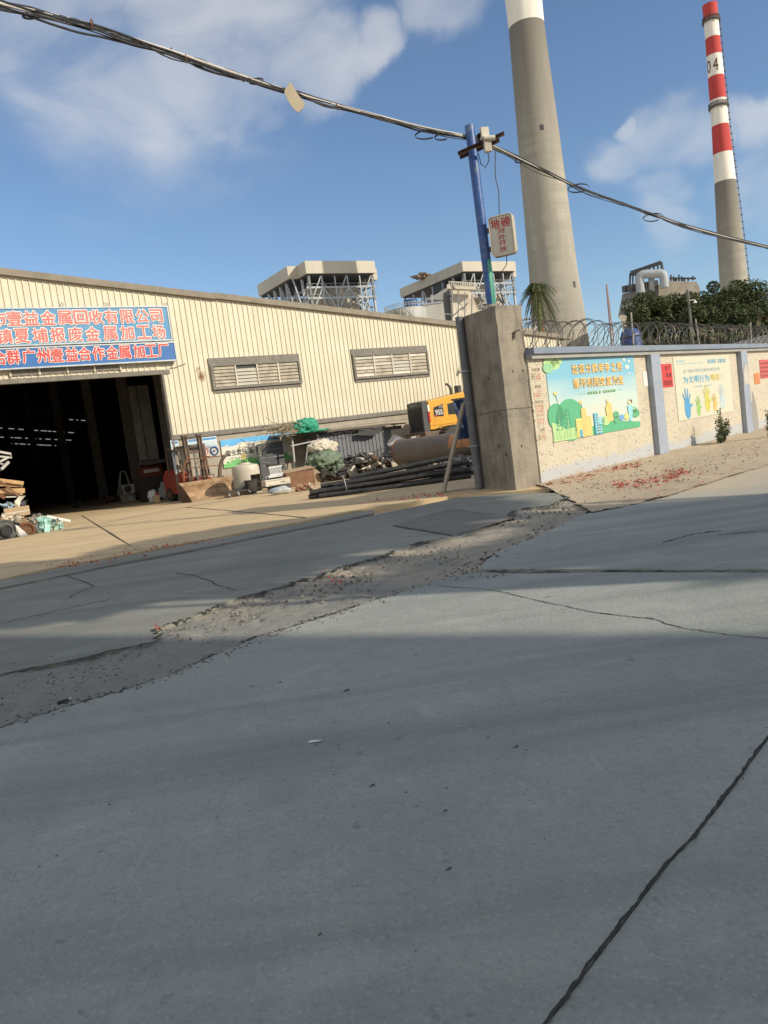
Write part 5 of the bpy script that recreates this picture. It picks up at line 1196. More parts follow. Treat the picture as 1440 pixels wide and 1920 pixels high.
# ---------------------------------------------------------------- right background
def absb(name, label, cat, anchor, group=None, rz=0): return thing(name, label, cat, (anchor.x, anchor.y, 0), rz, group)
d = 210.0
p = D(1240, 600, d); es = absb('dust_filter_building', 'grey hopper sided plant building with a white goose neck duct, behind the trees', 'plant building', p)
o = Vector((p.x, p.y, 0)); P_ = lambda x, y, dd=d: D(x, y, dd)-o
back = Vector((ray(1240, 600).x, ray(1240, 600).y, 0)).normalized()*26
b = MB(); b.prism([P_(*q) for q in ((1167, 551), (1200, 543), (1240, 535), (1242, 660), (1168, 660), (1168, 608), (1159, 593))], back); b.build('hopper', M['duct'], es)
b = MB(); b.prism([P_(*q, d-1) for q in ((1160, 592), (1200, 584), (1200, 612), (1168, 612))], back*.5); b.prism([P_(*q, d-2) for q in ((1235, 532), (1250, 527), (1306, 528), (1312, 540), (1312, 600), (1235, 600))], back)
b.build_each('casing', M['boiler'], es)
b = MB(); b.tube(spline([P_(x, y, d-6) for x, y in ((1204, 563), (1201, 540), (1199, 522), (1203, 516), (1212, 514), (1225, 514), (1238, 513), (1244, 518), (1246, 540))]), 1.05, 12); b.tube([P_(x, y, d-5) for x, y in ((1221, 516), (1222, 545))], .7, 10); b.build('goose_neck_duct', M['frame'], es, smooth=True)
b = MB()
for (xa, ya, xb, yb, w_) in ((1182, 512, 1240, 492, .8), (1240, 492, 1243, 515, .5), (1182, 512, 1180, 545, .4), (1187, 511, 1186, 545, .3), (1192, 510, 1193, 540, .3), (1210, 503, 1210, 515, .3), (1218, 500, 1218, 512, .3), (1226, 497, 1226, 512, .3), (1233, 495, 1234, 512, .3), (1183, 514, 1204, 511, .8)): b.beam(P_(xa, ya, d-4), P_(xb, yb, d-4), w_)
for k in range(16): x = 1170+k*8.6; y = 545-k*1.3; b.beam(P_(x, y), P_(x, y-5-3*(k % 2)), .35)
for k in range(9): x = 1172+k*7; y = 542-k*1.2; b.cbox(P_(x, y), (1.2, 1.2, 1.6))
b.beam(P_(1255, 522), P_(1305, 522), .4)
for k in range(6): b.beam(P_(1258+k*5, 515+(k % 3)*3), P_(1258+k*5, 528), .3)
b.build('lifting_gantry', M['dark'], es)
# thin lattice mast
p = D(1145, 612, 320); an = absb('antenna_mast', 'thin red and grey lattice mast between the big chimney and the grey hopper', 'mast', p)
h = heightat(1139, 533, 320); b = MB()
for a in range(3): b.beam((1.2*math.cos(a*2.1), 1.2*math.sin(a*2.1), 0), (.15*math.cos(a*2.1), .15*math.sin(a*2.1), h), .28)
for k in range(24): z = h*k/24; r = 1.2-1.05*k/24; a = (k % 3)*2.1; b.beam((r*math.cos(a), r*math.sin(a), z), (r*math.cos(a+2.1), r*math.sin(a+2.1), z+h/24), .14)
b.build('mast', mat('mast_paint', (.32, .20, .18), .7), an)

# foliage
M['leafdark'] = mat('dark_leaf', (.05, .068, .032), .85, (.085, .105, .05), .5, spec=.15)
M['leafmid'] = mat('mid_leaf', (.085, .11, .045), .85, (.13, .15, .07), .6, spec=.15)
M['leafdry'] = mat('dry_leaf', (.13, .11, .05), .7, (.17, .12, .06), 2)
def crown(b, c, rx, ry, rz_, n, s, rnd, clumps=14, mats=(0, 0, 1)):
    cl = []
    for _ in range(clumps):
        d_ = Vector((rnd.gauss(0, 1), rnd.gauss(0, 1), rnd.gauss(0, 1))).normalized(); k = rnd.uniform(.25, .85)
        cl.append((Vector((c[0]+d_.x*rx*k, c[1]+d_.y*ry*k, c[2]+d_.z*rz_*k)), rnd.uniform(.22, .42)))
    for i in range(n):
        q, kr = cl[i % clumps]; d_ = Vector((rnd.gauss(0, 1), rnd.gauss(0, 1), rnd.gauss(0, 1))).normalized()*rnd.uniform(.5, 1.0)**.5
        p = q+Vector((d_.x*rx*kr*1.2, d_.y*ry*kr*1.2, d_.z*rz_*kr))
        u = Vector((rnd.gauss(0, 1), rnd.gauss(0, 1), rnd.gauss(0, .6))).normalized()*s*rnd.uniform(.6, 1.3); v = u.cross(Vector((rnd.gauss(0, 1), rnd.gauss(0, 1), rnd.gauss(0, 1)))).normalized()*s*rnd.uniform(.25, .5)
        b.add([p-u, p+v, p+u, p-v], [(0, 1, 2, 3)], rnd.choice(mats))
    return cl
def tree(name, label, base, h, rx, rz_, n, s, seed, group=None, mats=('leafdark', 'leafmid'), clumps=16, sink=0.0, mi=(0, 0, 1), cat='tree'):
    rnd = random.Random(seed); t = thing(name, label, cat, base, 0, group)
    b = MB(); cz = h-rz_
    cl = crown(b, (0, 0, cz), rx, rx, rz_, n, s, rnd, clumps, mi)
    b.build('crown', [M[k] for k in mats], t)
    b = MB(); b.tube([(0, 0, -1), (rnd.uniform(-.2, .2), rnd.uniform(-.2, .2), cz*.5), (rnd.uniform(-.3, .3), 0, cz)], [h*.022+.05, h*.018+.03, h*.01+.02], 8)
    for q, k in cl[:9]:
        m0 = Vector((0, 0, cz*.55+(q.z-cz)*.3)); b.tube([m0, m0.lerp(q, .6)+Vector((0, 0, rz_*.05)), q], [h*.009+.02, h*.006+.01, .02], 5)
    b.build('trunk', M['bark'], t); return t
# rocky slope (terrain) behind the wall on the right
hs = [(1180, 640, 70), (1240, 622, 72), (1300, 612, 74), (1380, 590, 78), (1460, 575, 82), (1560, 560, 90)]
b = MB(); nx, ny = 70, 16
for j in range(ny+1):
    for i in range(nx+1):
        x = 1150+i*9; f = j/ny; dd = 52+f*45
        yy = 645-(x-1150)*.20 if x < 1500 else 575
        ztop = max(.5, heightat(x, yy, 85)) * (1 if x > 1175 else max(0, (x-1150)/25))
        p = D(x, 700, dd); z = ztop*min(1, f*1.25)**.7 + 1.0*noise.noise(Vector((p.x*.15, p.y*.15, 0))) + .5*noise.noise(Vector((p.x*.6, p.y*.6, 4)))
        b.v.append(Vector((p.x, p.y, z if j else -1)))
for j in range(ny):
    for i in range(nx): k = j*(nx+1)+i; b.f.append([k, k+1, k+nx+2, k+nx+1]); b.m.append(0)
tag(b.build('rocky_slope', mat('slope_rock', (.30, .21, .13), .95, (.09, .08, .05), .35, bump=1.0, bscale=3, dirt=(.05, .06, .025), dirt_scale=.6, dirt_amt=.9), smooth=True), kind='structure')
lab = ['broad dark evergreen tree on the slope hiding the foot of the grey hopper', 'dark evergreen tree behind the leaning utility pole', 'dense dark tree at the foot of the striped chimney', 'tall dark tree crown against the sky at the right edge', 'low dark tree on the slope between the two wall posts', 'dark bushy tree above the third bay of the tiled wall', 'small leftmost tree of the slope, beside the grey hopper', 'low bushy tree at the far right behind the razor wire']
for i, (px, top, wpx, bot, dd) in enumerate(((1232, 531, 42, 625, 70), (1290, 534, 40, 632, 72), (1352, 520, 42, 610, 78), (1415, 507, 48, 610, 80), (1325, 566, 38, 640, 66), (1390, 568, 38, 640, 68), (1215, 560, 30, 640, 68), (1440, 560, 38, 640, 72))):
    zt_ = heightat(px, top, dd); zb_ = max(0, heightat(px, bot, dd)); p = D(px, 700, dd); rx = wpx/FPX*dd
    g0 = max(0.0, zb_-1.5)
    tree('evergreen_tree', lab[i], (p.x, p.y, g0), zt_-g0, rx, (zt_-zb_)/2*1.1, 6500, .15, 40+i, 'trees on the slope behind the wall', clumps=22)
b = MB(); rnd = random.Random(77)
for k in range(9000):
    x = rnd.uniform(1175, 1560); dd = rnd.uniform(58, 84); yy = 650-(x-1150)*.12*rnd.random()*1.6
    q = D(x, yy+rnd.uniform(-3, 14), dd)
    if noise.noise(Vector((q.x*.18, q.y*.18, q.z*.25))) < -.10 or q.z < 0: continue
    u = Vector((rnd.gauss(0, 1), rnd.gauss(0, 1), rnd.gauss(0, 1))).normalized()*.3; v = u.cross(Vector((rnd.gauss(0, 1), rnd.gauss(0, 1), 1))).normalized()*.16
    b.add([q-u, q+v, q+u, q-v], [(0, 1, 2, 3)], rnd.choice((0, 0, 1, 2)))
tag(b.build('slope_scrub', [M['leafdark'], M['leafmid'], M['leafdry']]), 'low dark scrub covering the rocky slope behind the wall', 'scrub', kind='stuff')
# far utility pole with lamp, blue tank, roof behind the wall
p = D(1301, 650, 40); q = D(1289, 543, 40); up = absb('utility_pole', 'leaning grey utility pole with a small lamp in front of the trees', 'pole', p)
b = MB(); b.tube([(0, 0, 0), (q.x-p.x, q.y-p.y, q.z)], [.075, .055], 10); b.build('shaft', mat('pole_grey', (.16, .16, .145), .8), up)
b = MB(); c = Vector((q.x-p.x, q.y-p.y, q.z-.5)); b.beam(c-Vector((.1, 0, 0)), c+Vector((.3, 0, 0)), .03); b.cyl(c+Vector((.25, -.1, -.05)), c+Vector((.25, -.1, -.17)), .05, .09, 10); b.build('lamp_arm', M['white'], up)
p = D(1185, 655, 32); bt = absb('blue_drum', 'dark blue plastic water drum behind the razor wire post', 'water drum', p)
zt_ = heightat(1185, 614, 32); r_ = radat((1163, 632), (1204, 628), 32); b = MB(); b.tube([(0, 0, 0), (0, 0, zt_-.35), (0, 0, zt_-.12), (0, 0, zt_)], [r_, r_, r_*.8, r_*.3], 24); b.build('drum', mat('drum_blue', (.02, .06, .22), .5, (.03, .08, .26), 2), bt, smooth=True)
b = MB()
for k in range(5): b.tube([(r_*1.01*math.cos(a), r_*1.01*math.sin(a), .5+zt_*.2*k) for a in [i*math.pi/12 for i in range(24)]], .03, 4, closed=True)
b.build('band', M['dark'], bt)
p = D(1400, 650, 45); rf = absb('tiled_shed_roof', 'low grey tiled roof rising behind the wall at the right edge', 'shed', p)
P = [D(x, y, dd)-Vector((p.x, p.y, 0)) for x, y, dd in ((1345, 652, 40), (1500, 628, 44), (1500, 612, 50), (1380, 642, 50))]
b = MB(); b.prism(P, (0, 0, -.18)); b.build('roof', mat('grey_roof_tile', (.24, .23, .21), .8, (.15, .14, .13), 3, bump=.5), rf)
b = MB(); b.prism([P[0]+Vector((0, .3, -.2)), P[1]+Vector((0, .3, -.2)), P[2]+Vector((0, -.3, -.2)), P[3]+Vector((0, -.3, -.2))], (0, 0, -4)); b.build('shed_wall', M['plaster'], rf)
# palm in front of the big chimney
p = D(1013, 660, 46); pm_ = absb('palm_tree', 'shaggy fan palm rising behind the concrete pillar in front of the big chimney', 'palm tree', p)
zc_ = heightat(1008, 556, 46); o = Vector((p.x, p.y, 0)); ctop = D(1007, 538, 46)-o
b = MB(); b.tube([(0, 0, 0), (.05, 0, zc_*.5), ctop-Vector((0, 0, .6)), ctop], [.20, .17, .15, .1], 10, 0)
q = D(1019, 650, 46)-o; b.tube([Vector((q.x, q.y, 0)), D(1015, 600, 46)-o], [.14, .12], 8, 1)
b.build('trunk', [mat('palm_green_trunk', (.22, .24, .07), .8, (.14, .16, .05), 4), mat('palm_dry_trunk', (.28, .14, .09), .8, (.16, .1, .07), 5)], pm_)
b = MB(); rnd = random.Random(21)
for k in range(84):
    a = rnd.uniform(0, 6.28); up_ = rnd.uniform(-1.3, 1.9); L_ = rnd.uniform(.6, 1.35)
    d_ = Vector((math.cos(a), math.sin(a), up_)).normalized(); pts = [ctop+d_*L_*t-Vector((0, 0, 1.15*t*t*L_*(1.2 if up_ < 0 else .8))) for t in (0, .3, .55, .8, 1)]
    b.tube(pts, .012, 3, 0)
    for j in range(9):
        t = .25+.75*j/8; i = min(3, int(t*4)); f = t*4-i; c = pts[i].lerp(pts[min(4, i+1)], f)
        for sg in (-1, 1):
            s = Vector((-d_.y, d_.x, 0)).normalized()*sg*.26*(1-.4*t); e = c+s+Vector((0, 0, -.22-.2*rnd.random()))+d_*.12
            wv_ = Vector((0, 0, .03)); b.add([c-wv_, c+wv_, e], [(0, 1, 2)], 0 if up_ > -.2 else rnd.choice((0, 1)))
b.build('fronds', [M['leafmid'], mat('dry_frond', (.22, .17, .10), .8)], pm_)

# plants growing at the wall foot
def wall_plant(label, px, py, top, wid, n, seed, tall=False):
    g = G(px, py); rnd = random.Random(seed); t = thing('wall_plant', label, 'plant', (g.x, g.y, .0), W.rz, 'plants growing at the wall foot')
    dd = g.to_2d().length; h = heightat(px-8, top, dd); b = MB(); st = MB()
    for k in range(16):
        x0 = rnd.uniform(-.12, .12); x1 = x0+rnd.gauss(0, wid*.5)-.08*wid; hh = h*rnd.uniform(.35, 1)*(1-min(.55, abs(x1)/wid*.4)); y1 = rnd.uniform(-.22, .05)
        pts = [Vector((x0, 0, 0)), Vector((x0*.5+x1*.5+rnd.uniform(-.05, .05), y1*.5, hh*.55)), Vector((x1, y1, hh))]
        st.tube(pts, [.008, .006, .003], 4)
        for i in range(n//16):
            tt = rnd.uniform(.08, 1); c = pts[0].lerp(pts[1], tt*2) if tt < .5 else pts[1].lerp(pts[2], tt*2-1)
            u = Vector((rnd.gauss(0, 1), rnd.gauss(0, .8), rnd.gauss(0, .6))).normalized()*rnd.uniform(.02, .042); v = u.cross(Vector((rnd.gauss(0, 1), rnd.gauss(0, 1), rnd.gauss(0, 1)))).normalized()*.016
            c = c+u*1.6; b.add([c-u, c+v, c+u, c-v], [(0, 1, 2, 3)], rnd.choice((0, 1, 1, 2)))
    st.build('stems', mat('plant_stem', (.12, .09, .05), .8), t); b.build('leaves', [M['leafdark'], M['leafmid'], mat('grey_leaf', (.22, .23, .15), .7)], t)
wall_plant('scraggly leafy plant at the foot of the wall under the hand poster', 1352, 832, 764, .34, 1500, 5)
wall_plant('upright leafy plant at the wall foot cut off by the right edge', 1446, 820, 752, .26, 900, 6)

# warehouse-roof tuft
b = MB(); rnd = random.Random(9); p = D(755, 598, 31)
for k in range(60): a = Vector((rnd.gauss(0, .3), rnd.gauss(0, .1), 0)); e = a+Vector((rnd.gauss(0, .22), rnd.gauss(0, .1), rnd.uniform(.15, .6))); b.add([a-Vector((.02, 0, 0)), a+Vector((.02, 0, 0)), e], [(0, 1, 2)], k % 3)
o = b.build('roof_weed', [M['leafmid'], M['leafdry'], M['leafdark']]); rp = F.w(F.at(755, 592)[0], .4, roofz(F.at(755, 592)[0])-.05); o.location = rp; tag(o, 'tuft of weeds growing on the warehouse roof edge in front of the round tank', 'weeds')
# antenna-like sticks omitted; small low plant buildings seen between pillar and chimney
p = D(978, 640, 120); sb = absb('plant_shed', 'small white plant shed between the pillar and the big chimney', 'plant building', p)
z0_, z1_ = heightat(985, 640, 120), heightat(985, 597, 120); b = MB(); b.box(-1, 0, 0, 2.6, 4, z1_-1.4); b.build('shed_body', M['boiler'], sb)
b = MB()
for k in range(4): b.beam((-1+k*1.1, 0, z1_-1.4), (-1+k*1.1, 0, z1_), .12)
b.beam((-1, 0, z1_), (2.6, 0, z1_), .12); b.beam((-1, 0, z1_-.7), (2.6, 0, z1_-.7), .12); b.build('railing', M['frame'], sb)

# ---------------------------------------------------------------- what shades the road, outside the picture to the right and behind
def nt_(n, t): return Vector((n*.454+t*-.891, n*.891+t*.454, 0))
Q1 = G(1200, 1205); nQ = Q1.x*.454+Q1.y*.891
bb = thing('factory_block', 'plain grey rendered factory block outside the picture whose shadow covers the road', 'building', nt_(nQ, -16.5), math.atan2(.891, .454))
b = MB(); b.box(-40, -22, 0, 0, 0, 13.5); b.build('wall', M['plaster'], bb)
b = MB(); b.box(-40.2, -22.2, 13.5, .2, .2, 14.0); b.build('parapet', M['trim'], bb)
b = MB()
for k in range(8):
    for z in (2, 6, 10): b.box(-38+k*4.8, -.01, z, -36+k*4.8, .05, z+1.8)
b.build_each('window', M['black'], bb)
k_ = 1/math.tan(SUN_EL)
def shade_tree(n, t, h, r, rz_, cnt, s, seed, lab):
    p = nt_(n, t-h*k_)
    tree('roadside_tree', lab, (p.x, p.y, 0), h+rz_, r, rz_, cnt, s, seed, 'roadside trees outside the picture', clumps=26)
SHADE = ((10.7, 7.0, 11, 3.4, 1.4, 11000, .36, 1), (8.6, .8, 10, 2.6, 1.2, 3300, .34, 2), (7.9, 12.0, 11, 2.0, 1.2, 4500, .36, 3), (6.4, 7.6, 9, 1.9, 1.1, 4200, .34, 4), (7.6, -7.5, 10, 2.4, 1.6, 1500, .36, 5))
for i, a in enumerate(SHADE): shade_tree(*a, ['tall roadside tree outside the picture, nearest the tiled wall', 'thin crowned roadside tree outside the picture', 'big roadside tree outside the picture, farthest to the right', 'leafy roadside tree close to the factory block', 'very sparse roadside tree outside the picture'][i])
# ---------------------------------------------------------------- forklift with bucket
def gthing(name, label, cat, px, py, rot=0.0, group=None, z=0.0):
    g = G(px, py); return thing(name, label, cat, (g.x, g.y, z), F.rz+rot, group)
fk = gthing('forklift', 'old red forklift with a rusty tan bucket and curved grab arm', 'forklift', 392, 934, R(4))
fo = Vector(fk.location); FK = Frame(fo, F.az); FK.rz = fk.rotation_euler[2]; FK.az = R(90)-FK.rz
FK.u = Vector((math.sin(FK.az), math.cos(FK.az), 0)); FK.v = Vector((-math.cos(FK.az), math.sin(FK.az), 0)); FK.o = Vector((fo.x, fo.y, 0))
def fk2(px, py, y): x, z = FK.at(px, py, y); return Vector((x, y, z))
M['mast'] = mat('dusty_mast_steel', (.13, .09, .065), .7, (.07, .05, .04), 5, bump=.3, dirt=(.26, .17, .10), dirt_amt=.5)
b = MB(); a, c = fk2(331, 880, .9), fk2(352, 935, .9)
xb0 = fk2(311, 925, 2.5).x; xb1 = fk2(352, 935, 1.0).x
b.prism([(xb0, .45, .28), (xb0, 2.5, .28), (xb0, 2.6, .9), (xb0, 2.3, 1.22), (xb0, 1.3, 1.2), (xb0, 1.15, .8), (xb0, .7, .75), (xb0, .45, .62)], (1.15, 0, 0))
b.cbox((xb0+.25, .55, .55), (.5, .35, .6)); b.prism([(xb0-.04, .42, .3), (xb0-.04, 1.1, .3), (xb0-.04, 1.15, .95), (xb0-.04, .9, 1.12), (xb0-.04, .62, .8)], (.28, 0, 0))
b.build('body', mat('dull_forklift_red', (.32, .035, .026), .6, (.22, .03, .02), 4, dirt=(.10, .07, .05), dirt_amt=.6), fk, bevel=.03)
for i, (x, y, r) in enumerate(((xb0+.02, .62, .33), (xb0+1.13, .62, .33), (xb0+.08, 2.1, .26), (xb0+1.05, 2.1, .26))):
    b = MB(); b.cyl((x-.11, y, r), (x+.11, y, r), r, n=24); w_ = b.build('wheel', M['black'], fk, autosmooth=35)
    b = MB(); b.cyl((x-.12, y, r), (x+.12, y, r), r*.5, n=16); b.build('rim', M['rust'], w_)
b = MB(); zz = 2.02; x0, x1 = xb0+.02, xb0+1.1
for (x, y) in ((x0, .75), (x1, .75), (x0, 1.95), (x1, 1.95)): b.beam((x, y, .85), (x, y+(.12 if y < 1 else -.05), zz), .06)
b.beam((x0-.03, .85, zz), (x1+.03, .85, zz), .08, .10); b.beam((x0, 1.9, zz), (x1, 1.9, zz), .07); b.beam((x0, .85, zz), (x0, 1.9, zz), .07); b.beam((x1, .85, zz), (x1, 1.9, zz), .07)
for k in range(4): xx = x0+.22*(k+1); b.beam((xx, .87, zz), (xx, 1.9, zz), .035)
b.build('overhead_guard', M['mast'], fk)
b = MB()
ml, mr_ = fk2(347, 823, .25), fk2(375, 820, .25); mlb, mrb = fk2(360, 915, .25), fk2(387, 912, .25)
xl, xr2 = mlb.x, mrb.x; ht = 2.38
for x in (xl, xr2): b.box(x-.075, .18, .12, x-.02, .32, ht); b.box(x+.03, .16, .12, x+.07, .30, ht-.02); b.box(x-.02, .2, .15, x+.03, .24, ht-.1)
b.box(xl-.1, .16, ht-.02, xl+.12, .33, ht+.05); b.box(xr2-.1, .16, ht-.02, xr2+.12, .33, ht+.05); b.box(xl, .22, ht-.12, xr2, .28, ht-.02); b.box(xl, .22, 1.72, xr2, .30, 1.84); b.box(xl, .2, .3, xr2, .3, .5)
b.build('mast', M['mast'], fk)
b = MB(); xm = (xl+xr2)/2; b.cyl((xm, .26, .3), (xm, .26, 1.25), .045, n=12); b.cyl((xm, .26, 1.25), (xm, .26, 1.8), .03, n=12)
b.tube([(xm+.08, .2, .4), (xm+.1, .15, 1.1), (xm+.05, .2, 1.7)], .014, 6); b.tube([(xm-.1, .2, .4), (xm-.07, .14, 1.0), (xm-.05, .2, 1.6)], .014, 6); b.build('lift_cylinder', M['steel'], fk)
b = MB()
P = lambda x, y, q=-.05: fk2(x, y, q)
b.tube([P(353, 858), P(360, 861), P(368, 860), P(390, 857), P(421, 854)], .022, 6); b.tube([P(349, 878), P(366, 877), P(390, 874), P(412, 872)], .018, 6); b.tube([P(349, 894), P(364, 895), P(385, 893), P(395, 890), P(400, 889), P(403, 898)], .02, 6)
b.tube([P(353, 858), P(347, 868), P(344, 880), P(345, 903)], .035, 6); b.tube([P(387, 856), P(383, 865), P(386, 880), P(390, 900)], .03, 6)
b.build('carriage_bar', M['rust'], fk)
b = MB(); pts = [P(413, 898), P(412, 885), P(414, 870), P(419, 858), P(426, 853), P(431, 853)]
b.tube(spline(pts, 4), [.075]*8+[.07]*6+[.055]*7, 8); b.cbox(P(414, 896), (.22, .16, .16)); b.build('grab_arm', M['mast'], fk)
# bucket: sloped open shell facing the camera
bl, br = P(336, 905, -.15), P(428, 896, -.15); lipl, lipr = G(358, 934), G(418, 925)
xa, xb = bl.x, br.x; ztop = (bl.z+br.z)/2
b = MB(); y0 = -.12; yl = -.98; T = .025; xs0, xs1 = xa, xb+.25
prof = [(y0, ztop), (y0-.03, ztop-.10), (-.08, .38), (-.16, .16), (-.38, .06), (yl, .04)]
inner = [(y+.0, z+.03) for y, z in prof]
for (ya, za), (yb2, zb2) in zip(prof, prof[1:]): b.prism([(xs0, ya, za), (xs0, yb2, zb2), (xs0, yb2-.012, zb2-.03), (xs0, ya-.0+.03, za-.0)], (xs1-xs0, 0, 0))
b.box(xs0-.02, y0-.05, ztop-.09, xs1+.02, y0+.01, ztop+.02)
b.build('bucket', M['rustlight'], fk, bevel=.006)
b = MB()
for x in (xs0-.03, xs1): b.prism([(x, y0+.03, ztop+.02), (x, -.45, ztop-.16), (x, yl, .06), (x, yl, .0), (x, -.2, .0), (x, -.02, .3)], (.03, 0, 0))
b.build_each('bucket_side', mat('brown_bucket_side', (.13, .07, .045), .8, (.08, .045, .03), 6, bump=.3), fk)
b = MB(); b.cbox((xb0+.6, .35, .5), (.9, .2, .35)); b.build('axle', M['dark'], fk)

# ---------------------------------------------------------------- things in the doorway
def bag(name, label, cat, px, py, r, h, m, seed, squash=.8):
    g = G(px, py); b = MB(); b.blob((0, 0, h*.48), r, r*squash, h*.52, .28, 1.8, nu=22, nv=14, seed=seed, flat=0.0)
    o = b.build(name, m, loc=(g.x, g.y, 0), smooth=True); return tag(o, label, cat)
M['ac'] = mat('ac_white', (.46, .45, .42), .6, (.38, .37, .34), 4, dirt=(.2, .18, .15), dirt_amt=.4)
def acunit(label, px, py, z, w, h, rot=0):
    t = gthing('air_conditioner', label, 'air conditioner', px, py, rot, z=z); b = MB(); b.box(-w/2, 0, 0, w/2, .3, h); b.build('case', M['ac'], t, bevel=.01)
    b = MB(); 
    for r in (.05, .09, .13, .17): b.tube([(-.06+r*math.cos(a), -.012, h/2+r*math.sin(a)) for a in [i*math.pi/9 for i in range(18)]], .006, 4, closed=True)
    b.cyl((-.06, -.004, h/2), (-.06, -.001, h/2), h*.40, n=24); b.build('fan_grille', M['dark'], t)
def boxy(name, label, cat, px, py, w, dpt, h, m, z=0, rot=0, bev=.01):
    t = gthing(name, label, cat, px, py, rot, z=z); b = MB(); b.box(-w/2, 0, 0, w/2, dpt, h); b.build('case', m, t, bevel=bev)
    b = MB(); b.box(-w*.42, -.006, h*.1, w*.42, 0, h*.14); b.box(-w*.42, -.006, h*.8, w*.42, 0, h*.84); b.box(w*.1, -.01, h*.4, w*.3, 0, h*.5); b.build('seam', M['dark'], t); return t
boxy('appliance_box', 'grey white appliance case on the left under the air conditioner in the doorway', 'appliance', 237, 941, .30, .3, .36, M['ac'])
boxy('appliance_box', 'grey white appliance case on the right under the air conditioner in the doorway', 'appliance', 249, 940, .28, .3, .38, M['ac'])
acunit('white air conditioner unit with round fan, stacked on two cases in the doorway', 246, 941, .39, .50, .42)
ld = gthing('step_ladder', 'white A shaped step ladder standing behind the air conditioner in the doorway', 'ladder', 247, 937, z=0)
b = MB()
for s in (-1, 1):
    for y in (.45, 1.0): b.beam((s*.42, y, 0), (s*.10, .72, 1.42), .045)
    for k in range(5): z = .25+k*.24; f = 1-z/1.42; b.beam((s*(.10+.32*f), .72-.27*f, z), (s*(.10+.32*f), .72+.28*f, z), .03)
b.beam((-.42*.55-.05, .55, .62), (.3, .55, .62), .03)
b.build('rails', M['ac'], ld); b = MB(); b.box(-.14, .62, 1.40, .14, .82, 1.45); b.build('top_cap', M['ac'], ld)
bag('plastic_sack', 'crumpled white sack standing just inside the doorway edge', 'sack', 288, 941, .20, .50, M['white'], 3)
bag('plastic_sack', 'grey sack slumped beside the forklift wheel', 'sack', 311, 938, .22, .75, mat('grey_sack', (.25, .25, .24), .8), 5)
bag('plastic_sack', 'dark grey sack left of the white sack in the doorway', 'sack', 277, 940, .20, .42, mat('dark_sack', (.14, .14, .14), .8), 7)
t = gthing('jerry_can', 'tan plastic canister with a red cap in front of the white sack', 'canister', 297, 943); b = MB(); b.box(-.11, 0, 0, .11, .16, .30); b.build('body', mat('tan_plastic', (.52, .40, .22), .5), t, bevel=.03)
b = MB(); b.cyl((.02, .08, .29), (.02, .08, .38), .06, n=12); b.build('cap', M['red'], t)
t = gthing('red_tank', 'round red tank lying on a rack inside the right side of the doorway', 'tank', 299, 938, z=0); b = MB(); b.cyl((-.26, 1.1, .82), (.26, 1.1, .82), .2, n=24); b.blob((-.26, 1.1, .82), .12, .2, .2, 0, nu=20); b.blob((.26, 1.1, .82), .12, .2, .2, 0, nu=20); b.build('tank', M['red'], t, smooth=True)
b = MB(); b.box(-.4, .9, .55, .4, 1.3, .6); b.beam((-.35, 1, 0), (-.35, 1, .55), .05); b.beam((.35, 1, 0), (.35, 1, .55), .05); b.beam((-.35, 1.25, 0), (-.35, 1.25, .55), .05); b.beam((.35, 1.25, 0), (.35, 1.25, .55), .05); b.build('rack', M['dark'], t)
t = fthing('red_cabinet', 'dim red cabinet with a white label strip under the grey door leaves', 'cabinet', F.at(282, 880, 3.8)[0], 3.8, 0); b = MB(); b.box(-.5, 0, 0, .5, .5, 1.5); b.build('case', mat('dark_cabinet', (.035, .025, .022), .8), t); b = MB(); b.box(-.5, -.01, 1.05, .5, 0, 1.48); b.build('red_front', mat('dull_red', (.13, .025, .02), .8), t); b = MB(); b.box(-.30, -.018, 1.22, .36, -.01, 1.36); b.build('label_strip', M['ac'], t)
b = MB(); rnd = random.Random(4); g = G(190, 946)
for k in range(60): b.cbox((rnd.gauss(0, .7), rnd.uniform(0, .8), rnd.uniform(.02, .25)), (rnd.uniform(.04, .22), rnd.uniform(.04, .2), rnd.uniform(.02, .12)), (rnd.random(), rnd.random(), rnd.random()*3), rnd.choice((0, 1, 2, 2)))
o = b.build('floor_scrap', [M['steel'], M['rust'], M['dark']], loc=(g.x, g.y, 0)); tag(o, 'low scatter of small metal scrap on the floor inside the doorway', 'scrap', kind='stuff')

# ---------------------------------------------------------------- scrap heap at the left edge
hg = G(12, 1000); hp = Frame(G(20, 1008), F.az)
def hz(px, py, y): x, z = hp.at(px, py, y); return Vector((x, y, z))
def hthing(name, label, cat, p, rot=0): return thing(name, label, cat, hp.w(p.x, p.y, p.z), hp.rz+rot)
b = MB(); rnd = random.Random(14)
for k in range(420):
    x = rnd.gauss(-.9, .9); y = rnd.uniform(.2, 1.8); hmax = max(.05, 1.05-abs(x+1.2)*.45)*min(1, .4+y*.5)
    if x > 1.3: continue
    z = rnd.uniform(0, hmax); b.cbox((x, y, z), (rnd.uniform(.05, .45), rnd.uniform(.05, .3), rnd.uniform(.02, .16)), (rnd.gauss(0, .5), rnd.gauss(0, .5), rnd.random()*3), rnd.choice((0, 0, 1, 2, 3, 4, 5)))
o = b.build('mixed_scrap', [M['dark'], M['rust'], M['card'], M['offwhite'], M['steel'], mat('dull_teal', (.22, .38, .35), .7)], loc=hp.w(0, 0), rz=hp.rz); tag(o, 'mixed heap of small scrap under the planks and cardboard at the left edge', 'scrap heap', kind='stuff')
def dirp(p, q): return (Vector(q)-Vector(p))
k_t = 0
